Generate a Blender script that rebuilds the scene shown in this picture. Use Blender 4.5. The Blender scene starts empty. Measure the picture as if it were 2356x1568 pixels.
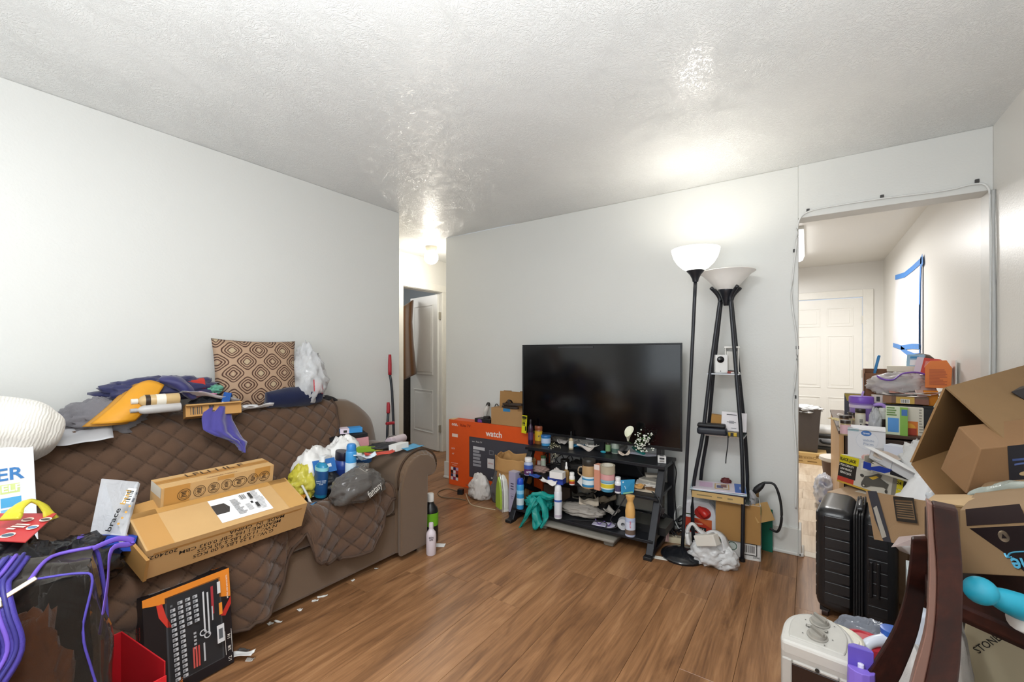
import bpy, bmesh, math, random
from mathutils import Vector as V, Matrix as Mx, Euler, noise

# ------------------------------------------------------------------ camera, light, exposure
SC = bpy.context.scene
COL = SC.collection
YAW = math.atan2(681, 992)
CS, SN = math.cos(YAW), math.sin(YAW)
EYE = V((0, 0, 1.265))
cam = bpy.data.cameras.new('camera'); cam.sensor_width = 36; cam.lens = 992 / 2356 * 36
cam.shift_y = 28 / 2356; cam.clip_start = .03
co = bpy.data.objects.new('camera', cam); COL.objects.link(co)
co.location = EYE; co.rotation_euler = (math.pi / 2, 0, YAW); SC.camera = co
SC.view_settings.view_transform = 'Standard'; SC.view_settings.look = 'None'
SC.view_settings.gamma = 1; SC.view_settings.exposure = .34; SC.view_settings.use_curve_mapping = False
SC.cycles.use_denoising = True
SC.cycles.max_bounces = 10; SC.cycles.diffuse_bounces = 5; SC.cycles.glossy_bounces = 4
SC.cycles.transmission_bounces = 6; SC.cycles.transparent_max_bounces = 12
SC.cycles.sample_clamp_indirect = 6
w = bpy.data.worlds.new('daylight'); SC.world = w; w.use_nodes = True
w.node_tree.nodes['Background'].inputs[0].default_value = (.75, .85, 1, 1)
w.node_tree.nodes['Background'].inputs[1].default_value = .8
def light(name, kind, loc, energy, col=(1, 1, 1), size=.1, sy=None, rot=(0, 0, 0), spread=None):
    l = bpy.data.lights.new(name, kind); l.energy = energy; l.color = col
    if kind == 'AREA':
        l.size = size
        if sy: l.shape = 'RECTANGLE'; l.size_y = sy
        if spread: l.spread = spread
    else: l.shadow_soft_size = size
    o = bpy.data.objects.new(name, l); COL.objects.link(o); o.location = loc; o.rotation_euler = rot
    return o
R = math.radians
# daylight through the two windows behind the camera, added unseen fills, and the kitchen lamp
light('window_daylight', 'AREA', (-1.55, -1.52, 1.45), 9, (.92, .965, 1), 1.5, 1.3, (R(90), 0, 0))
light('window_daylight', 'AREA', (.0, -1.52, 1.5), 9, (.92, .965, 1), .9, 1.3, (R(90), 0, 0))
light('ceiling_fill', 'AREA', (-.25, -.3, 1.1), 70, (.925, .965, 1), .8, .8, (R(180), 0, 0))  # unseen fill aimed up, added to brighten the ceiling
light('downward_fill', 'AREA', (-.6, .1, 2.37), 30, (.955, .98, 1), .5, .5)  # added fill light near the ceiling, no fixture belongs to it
light('kitchen_light', 'AREA', (-.15, 5.45, 2.33), 36, (1, .985, .96), .18, 1.3)

# ------------------------------------------------------------------ pixel -> world helpers (a point on a real plane)
def ray(u, v):
    r = (u - 1178) / 992
    return V((-SN + CS * r, CS + SN * r, -(v - 812) / 992))
def F(u, v, z=0.):
    d = ray(u, v); return EYE + d * ((z - EYE.z) / d.z)
def PX(u, v, x):
    d = ray(u, v); return EYE + d * (x / d.x)
def PY(u, v, y):
    d = ray(u, v); return EYE + d * (y / d.y)
def PD(u, v, t): return EYE + ray(u, v) * t
def mpp(p): return (-SN * p[0] + CS * p[1]) / 992

# ------------------------------------------------------------------ materials
def lin(c):
    if isinstance(c, str):
        c = c.lstrip('#'); c = [int(c[i:i + 2], 16) / 255 for i in (0, 2, 4)]
    return tuple(x / 12.92 if x <= .04045 else ((x + .055) / 1.055) ** 2.4 for x in c)
_mc = {}
def nt(name):
    m = bpy.data.materials.new(name); m.use_nodes = True
    return m, m.node_tree.nodes, m.node_tree.links, m.node_tree.nodes['Principled BSDF']
def M(col, rough=.5, metal=0, var=.06, vs=14, bump=0, bs=120, spec=.5, emit=0, trans=0, coat=0, sheen=0, name='paint'):
    k = (col, rough, metal, var, vs, bump, bs, spec, emit, trans, coat, sheen)
    if k in _mc: return _mc[k]
    m, N, L, p = nt(name)
    c = lin(col)
    tc = N.new('ShaderNodeTexCoord')
    n = N.new('ShaderNodeTexNoise'); n.inputs['Scale'].default_value = vs; n.inputs['Detail'].default_value = 4
    L.new(tc.outputs['Object'], n.inputs['Vector'])
    mx = N.new('ShaderNodeMix'); mx.data_type = 'RGBA'
    mx.inputs[6].default_value = (*[x * (1 - var) for x in c], 1)
    mx.inputs[7].default_value = (*[min(1, x * (1 + var)) for x in c], 1)
    L.new(n.outputs['Fac'], mx.inputs[0]); L.new(mx.outputs[2], p.inputs['Base Color'])
    p.inputs['Roughness'].default_value = rough; p.inputs['Metallic'].default_value = metal
    p.inputs['Specular IOR Level'].default_value = spec
    if trans: p.inputs['Transmission Weight'].default_value = trans
    if coat: p.inputs['Coat Weight'].default_value = coat
    if sheen: p.inputs['Sheen Weight'].default_value = sheen
    if emit:
        p.inputs['Emission Color'].default_value = (*c, 1); p.inputs['Emission Strength'].default_value = emit
    if bump:
        b = N.new('ShaderNodeBump'); b.inputs['Strength'].default_value = min(1, bump); b.inputs['Distance'].default_value = .004 * max(1, bump)
        n2 = N.new('ShaderNodeTexNoise'); n2.inputs['Scale'].default_value = bs; n2.inputs['Detail'].default_value = 5
        L.new(tc.outputs['Object'], n2.inputs['Vector']); L.new(n2.outputs['Fac'], b.inputs['Height'])
        L.new(b.outputs['Normal'], p.inputs['Normal'])
    _mc[k] = m
    return m
def FILM(col, op=.6, rough=.22, bs=25):
    """thin crinkled plastic film: part see-through, part glossy sheet"""
    k = ('film', col, op, rough, bs)
    if k in _mc: return _mc[k]
    m, N, L, p = nt('plastic_film')
    c = lin(col); tc = N.new('ShaderNodeTexCoord')
    p.inputs['Base Color'].default_value = (*c, 1); p.inputs['Roughness'].default_value = rough
    n = N.new('ShaderNodeTexNoise'); n.inputs['Scale'].default_value = bs; n.inputs['Detail'].default_value = 3; n.inputs['Distortion'].default_value = .8
    L.new(tc.outputs['Object'], n.inputs['Vector'])
    b = N.new('ShaderNodeBump'); b.inputs['Strength'].default_value = .5; b.inputs['Distance'].default_value = .012
    L.new(n.outputs['Fac'], b.inputs['Height']); L.new(b.outputs['Normal'], p.inputs['Normal'])
    lw = N.new('ShaderNodeLayerWeight'); lw.inputs['Blend'].default_value = .35
    a = N.new('ShaderNodeMath'); a.operation = 'MULTIPLY_ADD'; a.use_clamp = True
    a.inputs[1].default_value = 1 - op; a.inputs[2].default_value = op
    L.new(lw.outputs['Facing'], a.inputs[0])
    t = N.new('ShaderNodeBsdfTransparent'); t.inputs[0].default_value = (*[.55 + .45 * x for x in c], 1)
    ms = N.new('ShaderNodeMixShader'); L.new(a.outputs[0], ms.inputs[0]); L.new(t.outputs[0], ms.inputs[1]); L.new(p.outputs[0], ms.inputs[2])
    L.new(ms.outputs[0], N['Material Output'].inputs['Surface'])
    _mc[k] = m
    return m
def CARD(col='b98f5d'): return M(col, .75, 0, .07, 9, .12, 300, .3, name='cardboard')
def CLOTH(col, var=.12): return M(col, .9, 0, var, 30, .35, 260, .2, 0, 0, 0, .25, name='fabric')
GLASS = M('e8f0ee', .04, 0, 0, 5, 0, 1, .5, 0, .95, name='glass')
BLACK = M('17181a', .38, 0, .1, name='black_metal')
WHITE = M('e6e5e2', .45, 0, .02, name='white_paint')

# ------------------------------------------------------------------ geometry generators: (verts, faces)
def cat(*gs):
    vs, fs = [], []
    for g in gs:
        o = len(vs); vs += g[0]; fs += [tuple(i + o for i in f) for f in g[1]]
    return vs, fs
def xf(g, m): return [m @ V(v) for v in g[0]], g[1]
def at(g, x=0, y=0, z=0): return xf(g, Mx.Translation((x, y, z)))
def rot(g, rx=0, ry=0, rz=0): return xf(g, Euler((R(rx), R(ry), R(rz))).to_matrix().to_4x4())
def box(x0, y0, z0, x1, y1, z1):
    v = [V((x, y, z)) for z in (z0, z1) for y in (y0, y1) for x in (x0, x1)]
    return v, [(0, 2, 3, 1), (4, 5, 7, 6), (0, 1, 5, 4), (2, 6, 7, 3), (0, 4, 6, 2), (1, 3, 7, 5)]
def cbox(w, d, h): return box(-w / 2, -d / 2, 0, w / 2, d / 2, h)
def lathe(pr, n=24, sx=1, sy=1):
    vs, fs = [], []
    for r, z in pr:
        for k in range(n):
            a = 2 * math.pi * k / n; vs.append(V((r * math.cos(a) * sx, r * math.sin(a) * sy, z)))
    for i in range(len(pr) - 1):
        for k in range(n):
            k2 = (k + 1) % n; fs.append((i * n + k, i * n + k2, (i + 1) * n + k2, (i + 1) * n + k))
    if pr[0][0] > 1e-5: fs.append(tuple(range(n))[::-1])
    if pr[-1][0] > 1e-5: fs.append(tuple(range((len(pr) - 1) * n, len(pr) * n)))
    return vs, fs
def smooth_path(p, k=6):
    p = [V(q) for q in p]
    if len(p) < 3 or k < 2: return p
    out = []
    for i in range(len(p) - 1):
        a, b, c, d = p[max(0, i - 1)], p[i], p[i + 1], p[min(len(p) - 1, i + 2)]
        for j in range(k):
            t = j / k
            out.append(.5 * ((2 * b) + (c - a) * t + (2 * a - 5 * b + 4 * c - d) * t * t + (3 * b - a - 3 * c + d) * t ** 3))
    return out + [p[-1]]
def sweep(path, ra, rb=None, n=10, k=6, up=(0, 0, 1), fold=0, seed=0, closed_ends=True):
    """tapered elliptical tube along a path; ra / rb a number or one value per control point"""
    m = len(path)
    if not isinstance(ra, (list, tuple)): ra = [ra] * m
    if rb is None: rb = ra
    if not isinstance(rb, (list, tuple)): rb = [rb] * m
    P = smooth_path(path, k); q = len(P); up = V(up)
    vs, fs = [], []
    for i in range(q):
        t = i / max(1, q - 1) * (m - 1); j = min(int(t), m - 2); f = t - j
        a = ra[j] * (1 - f) + ra[j + 1] * f; b = rb[j] * (1 - f) + rb[j + 1] * f
        T = (P[min(i + 1, q - 1)] - P[max(i - 1, 0)]); T = T.normalized() if T.length > 1e-9 else V((0, 0, 1))
        X = T.cross(up)
        if X.length < .05: X = T.cross(V((1, 0, 0)) if abs(up.x) < .9 else V((0, 1, 0)))
        X.normalize(); Y = X.cross(T).normalized()
        for s in range(n):
            an = 2 * math.pi * s / n
            e = 1 + (fold * math.sin(an * 5 + 3 * noise.noise(V((i * .15, seed, s * .0)))) + fold * noise.noise(V((math.cos(an) * 2, math.sin(an) * 2 + seed, i * .25)))) if fold else 1
            vs.append(P[i] + X * (math.cos(an) * a * e) + Y * (math.sin(an) * b * e))
    for i in range(q - 1):
        for s in range(n):
            s2 = (s + 1) % n; fs.append((i * n + s, i * n + s2, (i + 1) * n + s2, (i + 1) * n + s))
    if closed_ends: fs += [tuple(range(n))[::-1], tuple(range((q - 1) * n, q * n))]
    return vs, fs
def grid(fn, nu, nv):
    vs = [V(fn(i / nu, j / nv)) for j in range(nv + 1) for i in range(nu + 1)]
    fs = [(j * (nu + 1) + i, j * (nu + 1) + i + 1, (j + 1) * (nu + 1) + i + 1, (j + 1) * (nu + 1) + i) for j in range(nv) for i in range(nu)]
    return vs, fs
def prism(poly, h, axis='z'):
    n = len(poly)
    if axis == 'z': v = [V((x, y, z)) for z in (0, h) for x, y in poly]
    elif axis == 'y': v = [V((x, y, z)) for y in (0, h) for x, z in poly]
    else: v = [V((x, y, z)) for x in (0, h) for y, z in poly]
    fs = [tuple(range(n))[::-1], tuple(range(n, 2 * n))] + [(i, (i + 1) % n, n + (i + 1) % n, n + i) for i in range(n)]
    return v, fs
def slab(pts, th):
    """flat panel of thickness th through 3-4+ world points"""
    p = [V(q) for q in pts]; n = (p[1] - p[0]).cross(p[2] - p[0]).normalized() * th; k = len(p)
    return [q for q in p] + [q - n for q in p], [tuple(range(k)), tuple(range(k, 2 * k))[::-1]] + [(i, k + i, k + (i + 1) % k, (i + 1) % k) for i in range(k)]
def blob(rx, ry, h, seed=0, amp=.25, freq=2.2, ridge=.5, nu=40, nv=26, flat=.25, sq=1.0, top=0, fine=.12):
    """crumpled bag or heap of cloth standing on z=0; sq>1 squarer, top>0 narrows upward"""
    vs, fs = [], []
    off = V((seed * 7.13, seed * 3.7, seed * 1.9))
    for j in range(nv + 1):
        th = math.pi * j / nv
        for i in range(nu):
            ph = 2 * math.pi * i / nu
            d = V((math.sin(th) * math.cos(ph), math.sin(th) * math.sin(ph), -math.cos(th)))
            e = V([math.copysign(abs(c) ** (1 / sq), c) for c in d])
            q = d * freq + off
            s = noise.noise(q) * (1 - ridge) + (.5 - 2 * abs(noise.noise(q * 1.3 + V((5, 2, 1))))) * ridge
            s2 = .5 - 2 * abs(noise.noise(d * freq * 3.1 + off))
            k = 1 + amp * s + amp * fine * s2 * 2
            z = e.z * k
            t = 1 - top * max(0, (z + 1) / 2)
            z = max(z, -1 + flat * .6)
            vs.append(V((e.x * k * rx * t, e.y * k * ry * t, (z + 1 - flat * .6) / (2 - flat * .6) * h)))
    for j in range(nv):
        for i in range(nu):
            i2 = (i + 1) % nu; fs.append((j * nu + i, j * nu + i2, (j + 1) * nu + i2, (j + 1) * nu + i))
    return vs, fs
def rbox(w, d, h, r=.02, n=5, puff=0):
    """rounded box (soft cushion when puff>0), base z=0"""
    N_ = 14; vs = []; fs = []
    def add(ax, s):
        o = len(vs)
        for j in range(N_ + 1):
            for i in range(N_ + 1):
                a, b = -1 + 2 * i / N_, -1 + 2 * j / N_
                a = math.copysign(abs(a) ** .6, a); b = math.copysign(abs(b) ** .6, b)
                p = [0, 0, 0]; p[ax] = s; p[(ax + 1) % 3] = a; p[(ax + 2) % 3] = b
                q = V((p[0] * w / 2, p[1] * d / 2, p[2] * h / 2))
                c = V([max(-m + r, min(m - r, x)) for x, m in zip(q, (w / 2, d / 2, h / 2))])
                dd = q - c
                if dd.length > 1e-9: q = c + dd.normalized() * r
                if puff:
                    f = (1 - p[0] ** 2) * (1 - p[1] ** 2) + (1 - p[1] ** 2) * (1 - p[2] ** 2) + (1 - p[0] ** 2) * (1 - p[2] ** 2)
                    q = q * (1 + puff * f)
                vs.append(q + V((0, 0, h / 2)))
        for j in range(N_):
            for i in range(N_):
                a = o + j * (N_ + 1) + i; f = (a, a + 1, a + N_ + 2, a + N_ + 1)
                fs.append(f if s > 0 else f[::-1])
    for ax in range(3):
        for s in (-1, 1): add(ax, s)
    return vs, fs

# ------------------------------------------------------------------ object helpers
def obj(name, g, m, parent=None, smooth=False, loc=(0, 0, 0), rotd=(0, 0, 0), bevel=0, sub=0, solid=0, weld=False, kind=None, label=None):
    me = bpy.data.meshes.new(name); me.from_pydata([tuple(v) for v in g[0]], [], g[1]); me.update()
    if weld or smooth:
        bm = bmesh.new(); bm.from_mesh(me); bmesh.ops.remove_doubles(bm, verts=bm.verts, dist=1e-5)
        bmesh.ops.recalc_face_normals(bm, faces=bm.faces); bm.to_mesh(me); bm.free()
    if isinstance(m, (list, tuple)):
        for x in m: me.materials.append(x)
    elif m: me.materials.append(m)
    if smooth: me.polygons.foreach_set('use_smooth', [True] * len(me.polygons))
    if smooth == 'auto':
        for e in me.edges: pass
        try: me.set_sharp_from_angle(angle=R(40))
        except Exception: pass
    o = bpy.data.objects.new(name, me); COL.objects.link(o)
    o.location = loc; o.rotation_euler = [R(a) for a in rotd]
    if parent: o.parent = parent
    if solid:
        s = o.modifiers.new('s', 'SOLIDIFY'); s.thickness = solid; s.offset = 0
    if bevel:
        b = o.modifiers.new('b', 'BEVEL'); b.width = bevel; b.segments = 2; b.limit_method = 'ANGLE'
    if sub:
        s = o.modifiers.new('u', 'SUBSURF'); s.levels = sub; s.render_levels = sub
    if kind: o['kind'] = kind
    if label: o['label'] = label
    return o
def tag(o, label, cat_, group=None, kind=None):
    o['label'] = label; o['category'] = cat_
    if group: o['group'] = group
    if kind: o['kind'] = kind
    return o
def T(name, label, cat_, loc=(0, 0, 0), rz=0, group=None, rx=0, ry=0):
    o = bpy.data.objects.new(name, None); COL.objects.link(o); o.empty_display_size = .05
    o.location = loc; o.rotation_euler = (R(rx), R(ry), R(rz))
    return tag(o, label, cat_, group)
def one(name, label, cat_, g, m, loc=(0, 0, 0), rotd=(0, 0, 0), group=None, **k):
    return tag(obj(name, g, m, None, loc=loc, rotd=rotd, **k), label, cat_, group)
def ST(name, g, m, parent=None, **k):
    o = obj(name, g, m, parent, **k)
    if not parent: o['kind'] = 'structure'
    return o
def faceframe(f, w, d, h):
    X, Y, Z = V((1, 0, 0)), V((0, 1, 0)), V((0, 0, 1))
    return {'front': (V((0, -d / 2, h / 2)), X, Z, w, h), 'back': (V((0, d / 2, h / 2)), -X, Z, w, h),
            'right': (V((w / 2, 0, h / 2)), Y, Z, d, h), 'left': (V((-w / 2, 0, h / 2)), -Y, Z, d, h),
            'top': (V((0, 0, h)), X, Y, w, d)}[f]
def quadm(o, X, Y, off=.0008):
    m = Mx.Identity(4); n = X.cross(Y)
    for i in range(3): m[i][0], m[i][1], m[i][2], m[i][3] = X[i], Y[i], n[i], o[i] + n[i] * off
    return m
_fonts = {}
def text(body, size, mat, m, parent, bold=0, align='CENTER', name='lettering', sx=1):
    c = bpy.data.curves.new(name, 'FONT'); c.body = body; c.size = size; c.align_x = align; c.align_y = 'CENTER'; c.offset = bold * size
    c.resolution_u = 2
    tmp = bpy.data.objects.new('t', c); COL.objects.link(tmp)
    dg = bpy.context.evaluated_depsgraph_get(); dg.update()
    me = bpy.data.meshes.new_from_object(tmp.evaluated_get(dg)); bpy.data.objects.remove(tmp)
    me.name = name; me.materials.clear(); me.materials.append(mat)
    o = bpy.data.objects.new(name, me); COL.objects.link(o); o.parent = parent
    o.matrix_local = m @ Mx.Diagonal((sx, 1, 1, 1))
    return o
def prints(parent, fr, rects, name='print'):
    """flat printed shapes on one face: rects of (x0,y0,x1,y1,col) or ([(x,y)..],col), fractions of the face from its centre"""
    o, X, Y, W, H = fr; vs, fs, ms, mi = [], [], [], []
    for k, r in enumerate(rects):
        if len(r) == 5: poly = [(r[0], r[1]), (r[2], r[1]), (r[2], r[3]), (r[0], r[3])]; col = r[4]
        else: poly, col = r
        m = M(col, .45, 0, .03)
        if m not in ms: ms.append(m)
        b = len(vs); q = quadm(o, X, Y, .0006 + .00025 * k)
        vs += [q @ V((x * W, y * H, 0)) for x, y in poly]; fs.append(tuple(range(b, b + len(poly)))); mi.append(ms.index(m))
    ob = obj(name, (vs, fs), ms, parent)
    for p, i in zip(ob.data.polygons, mi): p.material_index = i
    return ob
def carton(name, label, cat_, p, dims, rz=0, col='b98f5d', pr=(), tx=(), group=None, rx=0, ry=0, mat=None, bevel=.0015, seam=False):
    """closed box: p base centre, pr (face,[rects]), tx (face,x,y,size,text,col,rot,bold,sx)"""
    w, d, h = dims
    o = tag(obj(name, cbox(w, d, h), mat or CARD(col), None, loc=p, rotd=(rx, ry, rz), bevel=bevel), label, cat_, group)
    for f, rects in pr: prints(o, faceframe(f, w, d, h), rects, 'print')
    for t in tx:
        f, x, y, s, b, c = t[:6]; rt = t[6] if len(t) > 6 else 0; bold = t[7] if len(t) > 7 else 0; sx = t[8] if len(t) > 8 else 1
        fo, X, Y, W, H = faceframe(f, w, d, h)
        text(b, s, M(c, .5, 0, .02), quadm(fo + X * x * W + Y * y * H, X, Y, .0022) @ Mx.Rotation(R(rt), 4, 'Z'), o, bold, sx=sx)
    if seam: prints(o, faceframe('top', w, d, h), [(-.5, -.12, .5, .12, seam), (-.5, -.006, .5, .006, '6b4c2a')], 'tape')
    return o
def barcode(x0, y0, x1, y1, n=11, col='222222', vert=True, seed=1):
    rnd = random.Random(seed); out = []; 
    for k in range(n):
        a = k / n; b = a + rnd.choice((.3, .5, .65)) / n
        out.append((x0 + (x1 - x0) * a, y0, x0 + (x1 - x0) * b, y1, col) if vert else (x0, y0 + (y1 - y0) * a, x1, y0 + (y1 - y0) * b, col))
    return out
def lines(x0, y0, x1, y1, n, col, seed=0, fill=.45):
    rnd = random.Random(seed); h = (y1 - y0) / n
    return [(x0, y1 - (k + fill) * h, x0 + (x1 - x0) * rnd.uniform(.55, 1), y1 - k * h, col) for k in range(n)]
PROF = {
 'bottle': ([(.0, 0), (.9, 0), (1, .03), (1, .62), (.9, .7), (.5, .79), (.42, .82), (.42, .86)], [(.46, .84), (.46, .98), (.4, 1), (0, 1)]),
 'pill': ([(0, 0), (.93, 0), (1, .04), (1, .62), (.92, .7), (.72, .75), (.7, .8)], [(.8, .77), (.82, .79), (.82, .98), (.78, 1), (0, 1)]),
 'can': ([(0, 0), (.92, 0), (1, .02), (1, .76), (.92, .8), (.8, .82)], [(.88, .79), (.9, .8), (.88, .93), (.7, .985), (.3, 1), (0, 1)]),
 'jar': ([(0, 0), (.92, 0), (1, .05), (1, .7), (.93, .77), (.9, .82)], [(.97, .79), (1, .8), (1, .97), (.95, 1), (0, 1)]),
 'tub': ([(0, 0), (.9, 0), (.93, .03), (1, .8)], [(1.03, .78), (1.05, .8), (1.05, .96), (.98, 1), (0, 1)]),
 'dropper': ([(0, 0), (.93, 0), (1, .03), (1, .5), (.85, .57), (.4, .62), (.4, .66)], [(.48, .64), (.48, .76), (.3, .78), (.28, .95), (.15, 1), (0, 1)]),
 'slim': ([(0, 0), (.92, 0), (1, .03), (1, .72), (.75, .8), (.38, .84), (.38, .87)], [(.45, .86), (.45, .99), (0, 1)]),
}
def bottle(name, label, cat_, p, h, r, prof='bottle', body='ffffff', cap='ffffff', lab=None, lr=(.15, .55), group=None, bm=None, cm=None, sq=1, rz=0, rx=0, ry=0, txt=None, tcol='222222', tsize=None, bands=(), trot=0):
    """bottle / jar / can standing at p: parts body, cap, label"""
    o = T(name, label, cat_, p, rz, group, rx, ry)
    pb, pc = PROF[prof]
    obj('body', lathe([(a * r, z * h) for a, z in pb], 24, 1, sq), bm or M(body, .3, 0, .03), o, smooth='auto')
    if cap: obj('cap', lathe([(a * r, z * h) for a, z in pc], 24, 1, sq), cm or M(cap, .35, 0, .03), o, smooth='auto')
    def band(z0, z1, col, e): return obj('label', lathe([(r * e, z0 * h), (r * e, z1 * h)], 24, 1, sq), M(col, .4, 0, .04), o, smooth='auto')
    if lab: band(lr[0], lr[1], lab, 1.012)
    for z0, z1, c in bands: band(z0, z1, c, 1.022)
    if txt:
        q = V(p); d = V((EYE.x - q.x, EYE.y - q.y, 0)).normalized()
        a = math.atan2(d.y, d.x) + math.pi / 2 - R(rz)
        X = V((math.cos(a), math.sin(a), 0)); n = X.cross(V((0, 0, 1)))
        zc = (lr[0] + lr[1]) / 2 * h
        text(txt, tsize or r * .7, M(tcol, .5, 0, .02), quadm(n * r * 1.05 + V((0, 0, zc)), X, V((0, 0, 1)), .001) @ Mx.Rotation(R(trot), 4, 'Z'), o, .02)
    return o
def bot(name, label, cat_, u, vb, vt, w, z, prof='bottle', **k):
    """a bottle whose foot stands at pixel (u,vb) on the level z, as tall as vb-vt pixels there"""
    p = F(u, vb, z); m = mpp(p); r = w * m / 2
    d = V((p.x, p.y, 0)).normalized(); p = p + d * r
    return bottle(name, label, cat_, p, (vb - vt) * mpp(p), w * mpp(p) / 2, prof, **k)
def boxat(name, label, cat_, u, vb, vt, w, d, z, rz=0, **k):
    """a carton whose front foot is at pixel (u,vb) on level z; w, h in pixels, d metres; rz relative to facing the room (-Y)"""
    p = F(u, vb, z); q = V((math.sin(R(rz)), -math.cos(R(rz)), 0)); p = p - q * d / 2
    m = mpp(p); return carton(name, label, cat_, p, (w * m, d, (vb - vt) * m), rz, **k)
def sheet(name, label, cat_, p, w, d, rz=0, col='e9e7e2', curl=.01, seed=0, rx=0, ry=0, group=None, pr=None, mat=None, th=.0016):
    n = 10
    def fn(a, b):
        x, y = (a - .5) * w, (b - .5) * d
        return (x, y, curl * (noise.noise(V((a * 2.3, b * 2.3, seed * 3.1))) + .6 * (abs(a - .5) * 2) ** 3 + .25) + .001)
    o = tag(obj(name, grid(fn, n, n), mat or M(col, .6, 0, .03), None, loc=p, rotd=(rx, ry, rz), smooth=True, solid=th), label, cat_, group)
    if pr: prints(o, (V((0, 0, curl * .9 + .002)), V((1, 0, 0)), V((0, 1, 0)), w, d), pr)
    return o
def heap(name, label, cat_, p, rx, ry, h, seed, m, rz=0, group=None, tilt=(0, 0), **k):
    return tag(obj(name, blob(rx, ry, h, seed, **k), m, None, loc=p, rotd=(tilt[0], tilt[1], rz), smooth=True), label, cat_, group)
def cable(name, label, cat_, pts, r, m, parts=(), k=8, group=None):
    p0 = V(pts[0])
    return tag(obj(name, sweep([V(q) - p0 for q in pts], r, n=7, k=k), m, None, smooth=True, loc=p0), label, cat_, group)
# ------------------------------------------------------------------ room
def wallmat(col='d9dad7', rough=.42, bump=.10):
    m, N, L, p = nt('wall_paint')
    tc = N.new('ShaderNodeTexCoord')
    n = N.new('ShaderNodeTexNoise'); n.inputs['Scale'].default_value = 1.3; n.inputs['Detail'].default_value = 5
    L.new(tc.outputs['Object'], n.inputs['Vector'])
    c = lin(col); mx = N.new('ShaderNodeMix'); mx.data_type = 'RGBA'
    mx.inputs[6].default_value = (*[x * .96 for x in c], 1); mx.inputs[7].default_value = (*[x * 1.03 for x in c], 1)
    L.new(n.outputs['Fac'], mx.inputs[0]); L.new(mx.outputs[2], p.inputs['Base Color'])
    p.inputs['Roughness'].default_value = rough
    n2 = N.new('ShaderNodeTexNoise'); n2.inputs['Scale'].default_value = 90; n2.inputs['Detail'].default_value = 3
    L.new(tc.outputs['Object'], n2.inputs['Vector'])
    b = N.new('ShaderNodeBump'); b.inputs['Strength'].default_value = bump * 2; b.inputs['Distance'].default_value = .003
    L.new(n2.outputs['Fac'], b.inputs['Height']); L.new(b.outputs['Normal'], p.inputs['Normal'])
    return m
WALL = wallmat(); WALLK = wallmat('e4e2dd', .35); WALLH = wallmat('e2e1dc')
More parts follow.
